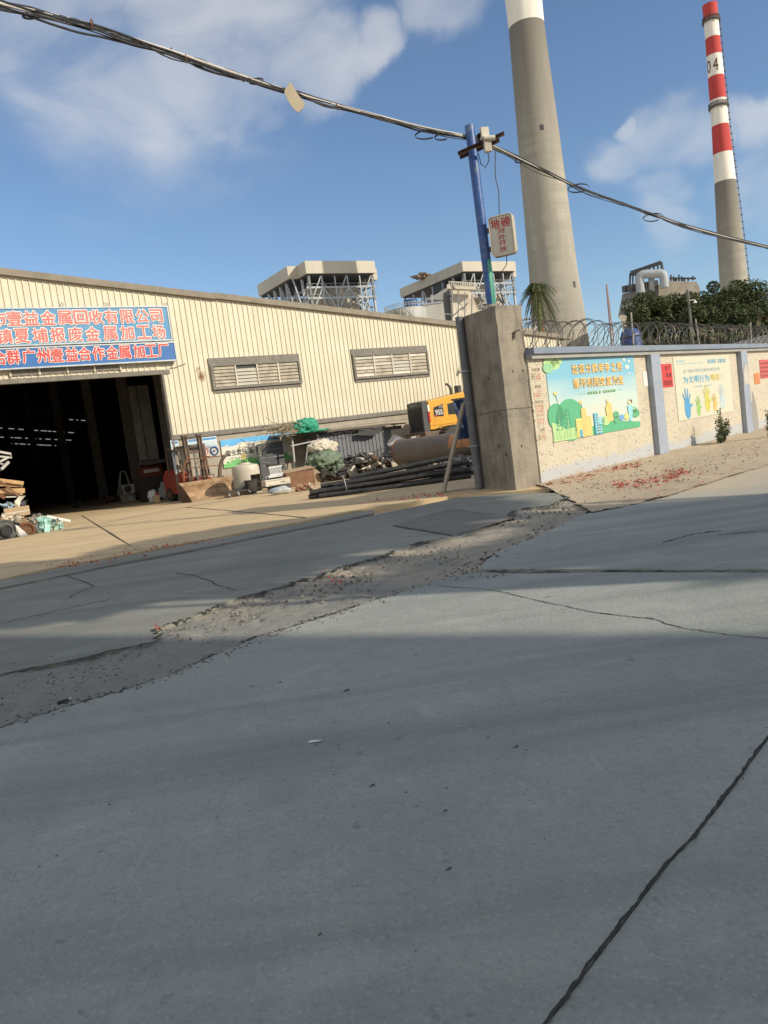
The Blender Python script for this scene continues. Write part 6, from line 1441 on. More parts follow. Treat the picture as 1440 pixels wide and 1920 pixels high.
for (xa, ya, xb, yb, yy, w_, h_, m_, lab) in (
    (-60, 893, 44, 906, .5, .10, .06, 'wood', 'topmost long plank of the stack at the left edge'), (-60, 905, 42, 911, .6, .09, .06, 'wood', 'second plank below the topmost one in the left stack'), (-50, 921, 46, 920, .45, .14, .07, 'wood', 'thick bright plank sticking out in the middle of the left stack'), (-50, 925, 42, 925, .7, .10, .07, 'wood', 'lowest pale plank of the left stack'),
    (0, 902, 35, 930, .3, .07, .05, 'darkwood', 'brown board lying steeply across the pale planks'), (-40, 905, 9, 934, .25, .10, .1, 'rust', 'thick reddish bar leaning at the left edge of the stack'), (8, 932, 40, 931, .35, .04, .03, 'ac', 'thin pale metal strip under the plank stack')):
    a, c = hz(xa, ya, yy), hz(xb, yb, yy+.1); t = MB(); t.beam((0, 0, 0), c-a, h_, w_); o = t.build('plank' if m_ in ('wood', 'darkwood') else 'metal_bar', M[m_], loc=hp.w(a.x, a.y, a.z), rz=hp.rz, bevel=.004)
    tag(o, lab, 'plank' if m_ in ('wood', 'darkwood') else 'bar')
a = hz(0, 860, .9); t = thing('broken_chair_frame', 'pale broken chair frame poking up on top of the left scrap heap', 'chair frame', hp.w(a.x, a.y, a.z), hp.rz)
b = MB(); H_ = lambda x, y, q=.9: hz(x, y, q)-a
for (xa, ya, xb, yb, w_) in ((-30, 842, 20, 851, .06), (-30, 853, 22, 858, .05), (-20, 876, 16, 857, .06), (-30, 895, 2, 880, .06), (2, 880, 16, 866, .07), (-20, 868, 6, 870, .04), (20, 851, 21, 858, .04)): b.beam(H_(xa, ya), H_(xb, yb, 1.0), w_)
b.beam(H_(-30, 842), H_(-30, 930), .06); b.build('frame', M['ac'], t)
def sheet(name, label, cat, pxs, yy, m, th=.02, bump_=None, mi=None):
    P = [hz(x, y, yy+(i % 2)*.08) for i, (x, y) in enumerate(pxs)]; o0_ = P[0]
    b = MB(); b.prism([p-o0_ for p in P], (0.0, th, 0)); o = b.build(name, m, loc=hp.w(o0_.x, o0_.y, o0_.z), rz=hp.rz); tag(o, label, cat); return o
sheet('cardboard_sheet', 'bent cream cardboard sheet standing upright on the left scrap heap', 'cardboard', ((27, 940), (36, 931), (48, 929), (39, 940), (37, 952), (29, 958)), .25, M['offwhite'])
sheet('plastic_tray', 'small dark plastic tray behind the bent cardboard sheet', 'tray', ((38, 943), (46, 938), (52, 937), (49, 946), (41, 948)), .5, mat('dark_tray', (.06, .06, .07), .6))
b_ = hz(36, 968, .0); t = thing('cardboard_box', 'wide cream cardboard carton on top of the loose scrap at left', 'carton', hp.w(b_.x, .05, b_.z), hp.rz+R(-8)); b = MB(); b.box(-.35, 0, 0, .30, .4, .26); b.build('carton', M['card'], t, bevel=.01); b = MB(); b.box(-.35, -.003, .11, .30, 0, .14); b.build('tape', M['offwhite'], t)
def rag(label, name, cat, px, py, yy, rx, rz_, m, seed, rot=0, amp=.55):
    c = hz(px, py, yy); b = MB(); rnd = random.Random(seed)
    for q in range(13):                  # a few crumpled leaves of film folded over each other
        cx, cy, cz = rnd.uniform(-.55, .55)*rx, rnd.uniform(-.5, .5)*rx, rnd.uniform(-.7, .5)*rz_; L1, L2 = rx*rnd.uniform(.4, .75), rz_*rnd.uniform(.45, .8)
        a1, a2 = rnd.uniform(0, 3.1), rnd.uniform(-.9, .9); u = Vector((math.cos(a1), math.sin(a1)*.6, rnd.uniform(-.4, .4))); v = Vector((rnd.uniform(-.4, .4), math.sin(a2)*.6, math.cos(a2)))
        k0 = len(b.v)
        for j in range(5):
            for i in range(5):
                s_, t_ = (i/4-.5)*2, (j/4-.5)*2; p = Vector((cx, cy, cz))+u*L1*s_+v*L2*t_; p += noise.noise_vector(p*9+Vector((q, seed, 0)))*rx*.33; b.v.append(p)
        for j in range(4):
            for i in range(4): k = k0+j*5+i; b.f.append([k, k+1, k+6, k+5]); b.m.append(0)
    o = b.build(name, m, loc=hp.w(c.x, c.y, c.z), rz=hp.rz+rot, smooth=False); tag(o, label, cat)
teal = mat('teal_plastic_film', (.22, .52, .46), .4, (.45, .60, .54), 8, bump=.3)
rag('crumpled teal plastic film slumped beside the rusty wheel', 'plastic_film', 'plastic film', 84, 986, -.1, .17, .27, teal, 2)
rag('teal and clear plastic bag, farthest right of the left scrap heap', 'plastic_bag', 'plastic bag', 106, 982, .0, .20, .16, mat('aqua_plastic', (.20, .55, .52), .4, (.55, .56, .48), 5), 4)
rag('crumpled grey white foam and film lying over the left scrap', 'plastic_film', 'plastic film', 24, 972, .1, .30, .12, M['offwhite'], 6)
rag('grey crumpled sheet metal between the carton and the teal film', 'sheet_metal', 'sheet metal', 66, 972, .15, .22, .12, mat('greyish_scrap', (.3, .28, .23), .6, (.18, .17, .15), 6), 8)
rag('pale blue crumpled film at the top of the left scrap heap', 'plastic_film', 'plastic film', 14, 949, .3, .18, .12, mat('pale_blue_film', (.34, .45, .52), .5), 9)
a, c = hz(88, 968, -.05), hz(132, 977, .1); b = MB(); b.beam((0, 0, 0), c-a, .03, .07); o = b.build('profile_strip', M['white'], loc=hp.w(a.x, a.y, a.z), rz=hp.rz); tag(o, 'white plastic profile strip poking out to the right of the heap', 'strip')
# ribbed dark motor drum
c = hz(8, 996, -.35); t = thing('motor_drum', 'big dark ribbed drum lying on its side at the left edge of the photo', 'drum', hp.w(c.x, c.y, c.z), hp.rz+R(20))
b = MB(); R0 = c.z*.98; R0 = min(.42, max(.30, R0)); b.cyl((0, -.05, 0), (0, .5, 0), R0, n=36); b.tube([(R0*.97*math.cos(a), -.05, R0*.97*math.sin(a)) for a in [i*math.pi/16 for i in range(32)]], .03, 6, closed=True); b.build('drum', mat('dark_drum', (.07, .075, .075), .45, (.12, .12, .11), 5, bump=.2), t, autosmooth=30)
b = MB(); 
for i in range(40): a_ = i*math.pi/20; b.beam((R0*1.02*math.cos(a_), .08, R0*1.02*math.sin(a_)), (R0*1.02*math.cos(a_), .45, R0*1.02*math.sin(a_)), .02, .03)
b.build('rib', M['dark'], t)
b = MB(); b.cyl((0, -.12, 0), (0, -.05, 0), R0*.55, n=28); b.tube([(R0*.5*math.cos(a), -.125, R0*.5*math.sin(a)) for a in [i*math.pi/14 for i in range(28)]], .02, 6, closed=True); b.build('hub', mat('hub_black', (.025, .025, .027), .4), t, autosmooth=30)
# rusty wheel
c = hz(50, 994, -.2); t = thing('rusty_wheel', 'rusty orange brown wheel rim leaning between the drum and the teal film', 'wheel rim', hp.w(c.x, c.y, c.z), hp.rz+R(-10))
b = MB(); rr = .19; b.tube([(rr*math.cos(a), 0, rr*math.sin(a)) for a in [i*math.pi/14 for i in range(28)]], .045, 8, closed=True); b.build('rim', M['rust'], t, smooth=True)
b = MB(); b.cyl((0, .0, 0), (0, .06, 0), .15, n=20); b.cyl((0, -.04, 0), (0, .0, 0), .07, n=12)
for k in range(8): b.cbox((.11*math.cos(k*.785), -.01, .11*math.sin(k*.785)), (.04, .03, .03), (0, k*.785, 0))
b.build('winding', M['darkwood'], t)
sheet('scrap_board', 'flat white panel slanting down in front of the rusty wheel', 'panel', ((29, 984), (34, 986), (54, 1003), (50, 1006), (40, 1010), (32, 1002)), -.42, M['white'], th=.03)
sheet('grey_plate', 'small dark grey plate standing right of the rusty wheel', 'plate', ((63, 985), (71, 983), (73, 1000), (66, 1003)), -.1, M['steel'])

# ---------------------------------------------------------------- junk between forklift and pillar
t = gthing('water_tank', 'white plastic water tank with a square hole cut in its side, beside the forklift', 'water tank', 467, 925.5)
tf = Frame(G(466, 918), F.az); rt = .50; ht_ = 1.12
b = MB(); N_ = 40; prf = [(.0, rt*.97), (.05, rt), (.85, rt), (.97, rt*.985), (1.04, rt*.90), (1.09, rt*.45), (1.13, rt*.40), (1.15, 0.01)]
for z, r in prf:
    for i in range(N_): a = 2*math.pi*i/N_; b.v.append(Vector((r*math.cos(a), r*math.sin(a), z)))
def hole(i): a = (i+.5)/N_*360; return 262 < a < 325
rows_z = prf
for j in range(len(prf)-1):
    for i in range(N_):
        if j == 1 and hole(i): continue
        k = (i+1) % N_; b.f.append([j*N_+i, j*N_+k, (j+1)*N_+k, (j+1)*N_+i]); b.m.append(0)
z0h, z1h = .05, .68
for i in range(N_):
    if hole(i):
        k = (i+1) % N_; a0, a1 = 2*math.pi*i/N_, 2*math.pi*k/N_
        b.add([(rt*math.cos(a0), rt*math.sin(a0), z1h), (rt*math.cos(a1), rt*math.sin(a1), z1h), (rt*math.cos(a1), rt*math.sin(a1), .85), (rt*math.cos(a0), rt*math.sin(a0), .85)], [(0, 1, 2, 3)])
b.build('shell', mat('dirty_white_plastic', (.56, .52, .43), .5, (.46, .42, .34), 2, dirt=(.28, .23, .16), dirt_amt=.5), t, autosmooth=40)
b = MB(); b.tube([(-rt*1.0, -.08, .25), (-rt*1.15, -.1, .3), (-rt*1.15, -.1, .6), (-rt*.98, -.1, .68)], .02, 6); b.cyl((0, 0, .05), (0, 0, .07), rt*.96, n=24); b.build('pipe', M['steel'], t)
bk_ = gthing('black_bucket', 'dented dark bucket stack inside the hole of the white tank', 'bucket', 476, 926); b = MB(); b.tube([(0, .1, 0.02), (0, .1, .5)], [.16, .23], 20, cap=False); b.tube([(.235*math.cos(a), .1+.235*math.sin(a), .5) for a in [i*math.pi/10 for i in range(20)]], .015, 5, closed=True); b.cyl((0, .1, .02), (0, .1, .03), .16); b.build('shell', M['dark'], bk_, smooth=True)
b = MB(); b.tube([(.235*math.cos(a), .1, .5-.25*math.sin(a)) for a in [i*math.pi/8 for i in range(9)]], .008, 5); b.build('handle', M['steel'], bk_)
# low trolley / flattened frame with casters
t = gthing('flat_trolley', 'low dark flattened trolley frame with small casters in front of the white tank', 'trolley', 450, 930)
b = MB(); b.box(-.55, -.1, .17, .75, .5, .20); b.beam((-.6, -.2, .2), (.5, .1, .36), .05, .04); b.beam((-.3, 0, .22), (.9, .3, .42), .2, .03); b.build('deck', M['dark'], t)
for x in (-.45, -.1, .35): b = MB(); b.cyl((x-.03, -.08, .07), (x+.03, -.08, .07), .07, n=14); b.box(x-.05, -.1, .12, x+.05, -.02, .18); b.build('caster', M['steel'], t)
# dark door leaf leaning
t = fthing('dark_door_leaf', 'dark grey panelled door leaf standing against the safety banner', 'door', *[F.at(486, 860, -.5)[0], -.5, 0], rot=0)
x0 = F.at(486, 860, -.5)[0]; x1, z1 = F.at(529, 828, -.5); _, z2 = F.at(486, 832, -.5); zdt = F.at(505, 830, -.5)[1]
b = MB(); wd = x1-x0; b.box(0, 0, 0, wd, .06, zdt); b.build('leaf', mat('charcoal_door', (.05, .055, .065), .55, (.08, .085, .09), 3), t)
b = MB()
for k in range(5): z = zdt*(.12+.18*k); b.box(.05, -.015, z, wd-.05, 0, z+.03)
b.box(.12, -.03, zdt*.56, .35, -.015, zdt*.58); b.build('ridge', M['steel'], t)
b = MB(); b.add([(.0, -.018, zdt), (wd*.35, -.018, zdt), (wd*.33, -.018, zdt*.93), (wd*.18, -.018, zdt*.86), (wd*.08, -.018, zdt*.74), (0, -.018, zdt*.72)], [(0, 1, 2, 3, 4, 5)]); b.build('bare_patch', mat('door_grey_patch', (.33, .31, .27), .7), t)
# stack of pale appliance shells
boxy('appliance_shell', 'long cream appliance shell, lowest of the pale stack beside the white tank', 'appliance', 524, 921, .95, .35, .22, M['offwhite'], z=.22, rot=R(-4))
boxy('appliance_shell', 'thin cream appliance shell in the middle of the pale stack', 'appliance', 522, 918, .60, .35, .09, M['white'], z=.46, rot=R(-4))
t = gthing('louvred_panel', 'white slatted panel leaning back on top of the pale stack', 'panel', 524, 916, R(-4), z=.56); b = MB()
for k in range(9): b.beam((-.26+.06*k, .0, .0), (-.20+.055*k, .22, .26), .022, .01)
b.beam((-.3, 0, 0), (.3, 0, 0), .04); b.beam((-.22, .22, .27), (.32, .22, .27), .05); b.build('slats', M['white'], t); b = MB(); b.box(-.28, .05, .0, .28, .3, .02); b.cbox((.0, .3, .32), (.5, .15, .1), (.2, .1, .1)); b.build('back', M['dark'], t)
bag('plastic_sack', 'grey blue white sack bundle lying flat in front of the pale stack', 'sack', 526, 927, .36, .26, mat('blue_white_sack', (.25, .34, .42), .6, (.55, .55, .5), 3.5), 12, .5)
boxy('support_block', 'dark base block carrying the pale appliance stack', 'block', 528, 919, .8, .3, .2, M['dark'])
# open brown chest
t = gthing('brown_chest', 'open brown wooden chest with a tan lid end, right of the pale stack', 'chest', 568, 911, R(-8)); b = MB(); b.box(-.6, 0, 0, .5, .03, .55, 0); b.box(-.6, .03, 0, -.57, .55, .55, 0); b.box(-.57, .52, 0, .5, .55, .55, 0); b.box(-.57, .03, 0, .5, .52, .03, 0); b.build('chest', M['darkwood'], t)
b = MB(); b.prism([(.5, -.01, 0), (.5, .55, 0), (.5, .55, .55), (.5, .3, .68), (.5, -.01, .6)], (.04, 0, 0)); b.prism([(-.62, -.02, .55), (.54, -.02, .60), (.54, .35, .68), (-.62, .35, .63)], (0, 0, .03)); b.prism([(.54, 0, 0), (1.15, .1, 0), (1.15, .12, .1), (.56, .0, .58)], (0, .04, 0)); b.build('lid', mat('tan_board', (.38, .28, .18), .8, (.28, .2, .13), 4), t)
b = MB(); rnd = random.Random(31)
for k in range(30): b.cbox((rnd.uniform(-.25, .3), rnd.uniform(-.1, .2), rnd.uniform(.02, .16)), (rnd.uniform(.06, .2), rnd.uniform(.06, .15), rnd.uniform(.04, .12)), (rnd.random(), rnd.random(), rnd.random()*3), rnd.choice((0, 1, 1)))
g = G(572, 920); tag(b.build('broken_blocks', [M['offwhite'], mat('brown_carton_bits', (.3, .15, .09), .8)], loc=(g.x, g.y, 0)), 'small brown and cream broken carton bits in front of the open chest', 'scrap', kind='stuff')

# grey corrugated shed with green tarp, vent and sagging roof
SY = -1.15
sx0 = F.at(543, 840, SY)[0]; sx1 = F.at(757, 830, SY)[0]; sh_l = F.at(585, 810, SY)[1]; sh_r = F.at(750, 797, SY)[1]
shd = fthing('grey_shed', 'low grey corrugated metal shed against the warehouse with a dark open left end', 'shed', sx0, SY, 0)
sw_ = sx1-sx0; zt0, zt1 = F.at(545, 818, SY)[1], F.at(750, 796, SY)[1]
ox = F.at(598, 830, SY)[0]-sx0
b = MB(); prof = []; n = int((sw_-ox)/.19)
for i in range(n): x = ox+i*.19; prof += [(x, 0), (x+.12, 0), (x+.135, .03), (x+.175, .03)]
prof.append((sw_, 0)); hh = lambda x: zt0+(zt1-zt0)*x/sw_-.04
for (xa, ya), (xb, yb) in zip(prof, prof[1:]): b.add([(xa, ya, 0), (xb, yb, 0), (xb, yb, hh(xb)), (xa, ya, hh(xa))], [(0, 1, 2, 3)])
b.box(sw_-.02, .03, 0, sw_, 1.6, zt1-.05); b.box(0, 1.5, 0, ox, 1.55, zt0-.1); b.box(ox-.03, .03, 0, ox, 1.5, zt0); b.build('siding', mat('grey_blue_sheet', (.17, .185, .20), .55, (.13, .14, .155), 1.5, streak=((.08, .075, .07), 3, .4, (5, 5, .4))), shd)
b = MB()
for i in range(16):
    x0, x1 = -.25+(sw_+.3)*i/16, -.25+(sw_+.3)*(i+1)/16; z0_, z1_ = zt0+(zt1-zt0)*i/16+.04*noise.noise(Vector((i, 0, 0))), zt0+(zt1-zt0)*(i+1)/16+.04*noise.noise(Vector((i+1, 0, 0)))
    b.add([(x0, -.3-.1*noise.noise(Vector((i*.7, 2, 0))), z0_), (x1, -.3-.1*noise.noise(Vector((i*.7+.7, 2, 0))), z1_), (x1, 1.6, z1_+.12), (x0, 1.6, z0_+.12), (x0, -.3-.1*noise.noise(Vector((i*.7, 2, 0))), z0_+.05), (x1, -.3-.1*noise.noise(Vector((i*.7+.7, 2, 0))), z1_+.05), (x1, 1.6, z1_+.17), (x0, 1.6, z0_+.17)], [(0, 3, 2, 1), (4, 5, 6, 7), (0, 1, 5, 4)])
b.build('roof', mat('sooty_roof', (.10, .08, .06), .85, (.17, .14, .11), 3, bump=.4), shd)
xg = F.at(697, 800, SY)[0]-sx0; b = MB(); b.add([(xg-.9, -.34, hh(xg)+.02), (xg+.4, -.34, hh(xg)+.05), (xg+.15, -.34, hh(xg)-.22), (xg-.3, -.34, hh(xg)-.30), (xg-.95, -.34, hh(xg)-.22)], [(0, 1, 2, 3, 4)]); b.build('torn_flap', M['black'], shd)
va, vb = F.at(732, 806, SY), F.at(755, 826, SY); b = MB(); b.box(va[0]-sx0, -.05, vb[1], vb[0]-sx0, -.01, va[1]); 
for k in range(8): z = vb[1]+.03+(va[1]-vb[1]-.06)*k/8; b.add([(va[0]-sx0+.03, -.08, z), (vb[0]-sx0-.03, -.08, z), (vb[0]-sx0-.03, -.05, z+.05), (va[0]-sx0+.03, -.05, z+.05)], [(0, 1, 2, 3)])
b.build('vent_grille', M['offwhite'], shd)
b = MB()
for x in (.05, ox-.15): b.beam((x, -.05, 0), (x+.1, -.05, zt0-.05), .06)
b.beam((ox*.4, .3, 0), (ox*.75, .2, zt0*.9), .04); b.beam((0.05, -.05, zt0*.8), (ox, -.05, zt0*.85), .05); b.build('post', M['ac'], shd)
b = MB(); b.tube([(ox+.2+.2*k, -.36, hh(ox+.2*k)-.02+.06*math.sin(k*1.9)) for k in range(16)], .012, 5); b.build('wire', M['dark'], shd)
def cloth(name, label, cat, px, py, yoff, rx, ry, rz_, m, seed, amp=.4, freq=2.4, flat=None, rot=0):
    x, z = F.at(px, py, yoff); b = MB(); b.blob((0, 0, 0), rx, ry, rz_, amp*.55, freq*.8, nu=90, nv=46, seed=seed)
    for v in b.v:
        w_ = 1-abs(2*noise.noise(Vector((v.x*5+v.z*3, v.y*5, seed)))); w2_ = 1-abs(2*noise.noise(Vector((v.x*2.5-v.z*4, v.y*7, seed+4))))
        k = 1+.13*(w_-.6)+.10*(w2_-.6); v.x *= k; v.y *= k; v.z *= k
    o = b.build(name, m, loc=F.w(x, yoff, z), rz=F.rz+rot, smooth=True); tag(o, label, cat); return o
green = mat('green_tarp', (.02, .24, .15), .6, (.03, .31, .20), 4, bump=.3); green2 = mat('olive_tarp', (.10, .15, .10), .7, (.15, .19, .13), 4, bump=.3)
cloth('green_tarp', 'bright green tarpaulin heaped on the left end of the grey shed roof', 'tarpaulin', 573, 799, -1.2, .52, .4, .30, green, 3, .35)
cloth('green_tarp', 'flat trailing edge of bright green netting lying right of the heaped tarpaulin', 'tarpaulin', 588, 808, -1.5, .75, .3, .06, green, 5, .3)
b = MB(); rnd = random.Random(15); xg, zg = F.at(530, 806, -1.3)
for k in range(150): p = Vector((rnd.gauss(0, .32), rnd.gauss(0, .2), rnd.gauss(.0, .11))); q = p+Vector((rnd.gauss(0, .25), rnd.gauss(0, .2), rnd.gauss(0, .12))); b.tube([p, p.lerp(q, .5)+Vector((0, 0, .05)), q], .013, 4, rnd.choice((0, 0, 1)))
tag(b.build('straw_tangle', [mat('dry_vine', (.45, .38, .26), .8), mat('dark_vine', (.16, .14, .09), .8)], loc=F.w(xg, -1.3, zg), rz=F.rz), 'tangle of dry vines and straps on the shed corner left of the green tarpaulin', 'vines')
cloth('white_sack_heap', 'heap of folded white sacks on top of the olive tarpaulin', 'sacks', 605, 838, -2.6, .55, .4, .30, mat('cream_sacks', (.60, .55, .46), .8, (.5, .45, .37), 3, bump=.5), 12, .35, 2.2)
cloth('olive_tarp', 'olive green tarpaulin draped over junk beneath the white sacks', 'tarpaulin', 606, 864, -2.8, .72, .5, .42, green2, 17, .35, 2.0)
cloth('olive_tarp', 'long fold of olive tarpaulin hanging to the right of the draped heap', 'tarpaulin', 634, 880, -3.0, .28, .3, .45, green2, 23, .3, 2.2)
b = MB(); rnd = random.Random(51)
jf = Frame(F.w(0, 0), F.az)
for k in range(620):
    px = rnd.uniform(575, 765); gx, _ = F.at(px, 880, -2.4); y = rnd.uniform(-3.6, -1.9); zm_ = .55+.18*math.sin(px*.05)-(.0 if px > 640 else .1)
    b.cbox((gx, y, rnd.uniform(0, zm_)), (rnd.uniform(.08, .5), rnd.uniform(.08, .4), rnd.uniform(.03, .16)), (rnd.gauss(0, .5), rnd.gauss(0, .5), rnd.random()*3), rnd.choice((0, 0, 0, 0, 0, 1, 1, 4, 2, 3)))
for k in range(40):
    px = rnd.uniform(640, 760); gx, _ = F.at(px, 880, -2.6); p = Vector((gx, rnd.uniform(-3.6, -2.6), rnd.uniform(.3, .7))); b.tube([p, p+Vector((rnd.gauss(0, .3), 0, rnd.gauss(.05, .15))), p+Vector((rnd.gauss(0, .5), 0, rnd.gauss(0, .2)))], .02, 5, 0)
tag(b.build('dark_junk', [M['dark'], mat('junk_grey', (.10, .10, .095), .7), M['offwhite'], mat('junk_brown', (.10, .055, .035), .85), mat('junk_black', (.02, .02, .02), .6)], loc=F.w(0, 0), rz=F.rz), 'dark jumbled metal junk heaped in front of the grey shed', 'scrap heap', kind='stuff')
c = F.at(741, 834, -3.4); t = fthing('metal_funnel', 'grey metal cone lying tilted at the left end of the big steel pipe', 'funnel', c[0], -3.4, c[1]); b = MB(); b.tube([(-.42, 0, .02), (.05, .1, .10), (.28, .1, -.08)], [.05, .30, .38], 20, cap=False); b.build('cone', M['steel'], t, smooth=True); b = MB(); b.tube([(.28, .1+.38*math.cos(a), -.08+.38*math.sin(a)) for a in [i*math.pi/10 for i in range(20)]], .02, 5, closed=True); b.build('rim', M['dark'], t)
# big steel pipe
pf = Frame(G(760, 905), R(66)); 
A_ = D(752, 848, 25.5); B_ = D(905, 816, 23.2)
t = thing('steel_pipe', 'big grey steel pipe section with rusty end and orange patch, lying above the black pipes', 'pipe', A_, 0); v = B_-A_; v.z = 0; rr = .42
b = MB(); b.tube([Vector((0, 0, 0)), v], rr, 40, cap=False); b.tube([Vector((0, 0, 0)), v], rr-.03, 40, cap=False); b.build('shell', mat('dull_pipe_steel', (.135, .12, .105), .55, (.10, .09, .08), 1.5, dirt=(.18, .09, .05), dirt_scale=1.5, dirt_amt=.55, bump=.2), t, smooth=True)
vd = v.normalized(); sd = Vector((-vd.y, vd.x, 0))
b = MB()
for s_ in (.0, 1.0): b.tube([v*s_+(sd*math.cos(a)+Vector((0, 0, 1))*math.sin(a))*rr for a in [i*math.pi/18 for i in range(36)]], .022, 6, closed=True)
b.tube([v*.42+(sd*math.cos(a)+Vector((0, 0, 1))*math.sin(a))*(rr+.0) for a in [i*math.pi/18 for i in range(36)]], .008, 5, closed=True); b.build('end_ring', M['rust'], t)
b = MB()
for s0, s1 in ((.70, .755), (.765, .85), (.86, .95), (.96, 1.0)):
    for k in range(8):
        a0, a1 = R(190+k*9.5), R(190+(k+1)*9.5)
        a0, a1 = math.pi-R(-8+k*8), math.pi-R(-8+(k+1)*8)
        a0, a1 = R(-5+k*8), R(-5+(k+1)*8)
        f = lambda s, a: v*s+(-sd*math.cos(a)+Vector((0, 0, 1))*math.sin(a))*(rr+.012)
        q = [f(s0, a0), f(s1, a0), f(s1, a1), f(s0, a1)]; b.add(q, [(0, 1, 2, 3)])
b.build('orange_patch', mat('orange_primer', (.42, .20, .08), .7, (.34, .15, .06), 6), t)
b = MB(); 
for s_ in (.2, .8): b.box(-.4, -.1, -A_.z, .4, .1, -rr-.0, 0, Matrix.Translation(v*s_))
b.build('support', M['dark'], t)
# black pipe bundle: each pipe is a thing
PA, PB = G(582, 937), G(832, 904)
dv = (PB-PA); L_ = dv.length; dh = dv.normalized(); sd = Vector((-dh.y, dh.x, 0)); rp_ = .068
labs = ['lowest black pipe at the front of the bundle', 'front black pipe resting on the lowest one', 'black pipe one row back on the ground, second in the bundle', 'third black pipe back along the ground of the bundle', 'second row black pipe above the front pair', 'second row black pipe, middle of the bundle', 'second row black pipe nearest the steel pipe', 'third row black pipe towards the camera', 'third row black pipe towards the shed', 'topmost front black pipe of the bundle', 'topmost rear black pipe of the bundle', 'short black pipe lying askew across the top']
slots = [(0, 0, .25), (1, 0, -.05), (2, 0, .15), (3, 0, .3), (.5, 1, .0), (1.5, 1, .45), (2.5, 1, .2), (3.5, 1, .5), (1, 2, .65), (2, 2, .3), (3, 2, .9), (2.5, 3, 1.1)]
for i, (sx_, row, s0) in enumerate(slots):
    p0 = PA+sd*(sx_*rp_*2.05)+dh*s0; p0.z = rp_+row*rp_*1.76; tilt = .012*((i*7) % 5-2)
    q = dh*(L_+.25*((i*3) % 4)-s0)+Vector((0, 0, .035*L_*row*.5)); q += sd*tilt*L_
    o = thing('black_pipe', labs[i], 'pipe', p0, 0, 'bundle of black pipes on the yard'); b = MB()
    b.tube([Vector((0, 0, 0)), q*.5-Vector((0, 0, .01)), q], rp_, 16, cap=False); b.build('pipe_wall', M['black'], o, smooth=True)
    b = MB(); b.tube([-q.normalized()*.002, q*.03], rp_*.86, 14, cap=False); b.tube([q*.97, q*1.0005], rp_*.86, 14, cap=False); b.cyl(q*.03, q*.032, rp_*.86, n=14); b.build('bore', mat('bore', (.008, .008, .008), .9) if i == 0 else bpy.data.materials['bore'], o)
p = PA+dh*.9; b = MB(); b.tube([sd*(.2*math.cos(a)+.15)+Vector((0, 0, .24+.26*math.sin(a)))+dh*.03*a for a in [i*math.pi/8 for i in range(16)]], .009, 5, closed=True); tag(b.build('binding_wire', M['galv'], loc=p), 'thin wire loop tied around the left end of the black pipes', 'wire')
bag('plastic_bag', 'small white plastic bag caught under the left end of the black pipes', 'plastic bag', 614, 930, .12, .12, M['white'], 44)
# glazed frame leaning on the pillar
pd = G(905, 918).to_2d().length
Q = [D(830, 912, pd+.3), D(869, 757, pd+.9), D(900, 745, pd+.7), D(899, 900, pd+.3)]
Q[0].z = .02; Q[3].z = .02
t = thing('leaning_frame', 'narrow weathered metal frame leaning between the black pipes and the pillar', 'frame', Q[0], 0); b = MB(); q = [p-Q[0] for p in Q]; b.beam(q[0], q[1], .10, .05); b.beam(q[1], q[2], .08, .05); b.beam(q[0], q[3], .07, .05); b.beam(q[2]+(q[3]-q[2])*0, q[3], .05, .04); b.build('frame', mat('weathered_frame', (.36, .31, .23), .7, (.25, .22, .17), 4), t)
# blue tarp behind the frame
c0 = D(884, 778, pd+2.2); b = MB(); 
for j in range(13):
    for i in range(11):
        x, z = -.38+.76*i/10, -.55+.95*j/12; b.v.append(Vector((x+.05*noise.noise(Vector((z*3, x, 2))), .07*math.sin(x*22+z*4)+.05*noise.noise(Vector((x*5, z*5, 0))), z)))
for j in range(12):
    for i in range(10): k = j*11+i; b.f.append([k, k+1, k+12, k+11]); b.m.append(0)
b.v += [v+Vector((0, .02, 0)) for v in b.v]; b.f += [[q+143 for q in reversed(f)] for f in b.f]; b.m += b.m; o = b.build('blue_tarp', mat('navy_tarp', (.012, .028, .09), .7, (.02, .045, .13), 4, bump=.4), loc=c0, rz=0, smooth=True); tag(o, 'dark blue tarpaulin hanging behind the leaning frame', 'tarpaulin')
b = MB(); b.beam((0, 0, 0), (0, 0, -c0.z+.0), .05); b.beam((-.45, 0, .42), (.5, 0, .42), .04); b.build('hanging_post', M['dark'], o)
# dark coils behind the frame base
b = MB(); rnd = random.Random(61); g = G(870, 893)
for k in range(130): b.cbox((rnd.uniform(-.7, .6), rnd.uniform(-.1, 1.2), rnd.uniform(0, .5)), (rnd.uniform(.05, .35), rnd.uniform(.05, .3), rnd.uniform(.03, .12)), (rnd.gauss(0, .6), rnd.gauss(0, .6), rnd.random()*3), rnd.choice((0, 0, 0, 1)))
for k in range(10): c = Vector((rnd.uniform(-.5, .4), .1, rnd.uniform(.35, .5))); b.tube([c, c+Vector((.02, .5, .02))], .06, 10)
tag(b.build('dark_offcuts', [M['black'], M['steel']], loc=(g.x, g.y, 0), rz=R(10)), 'pile of dark pipe offcuts behind the leaning frame', 'scrap heap', kind='stuff')

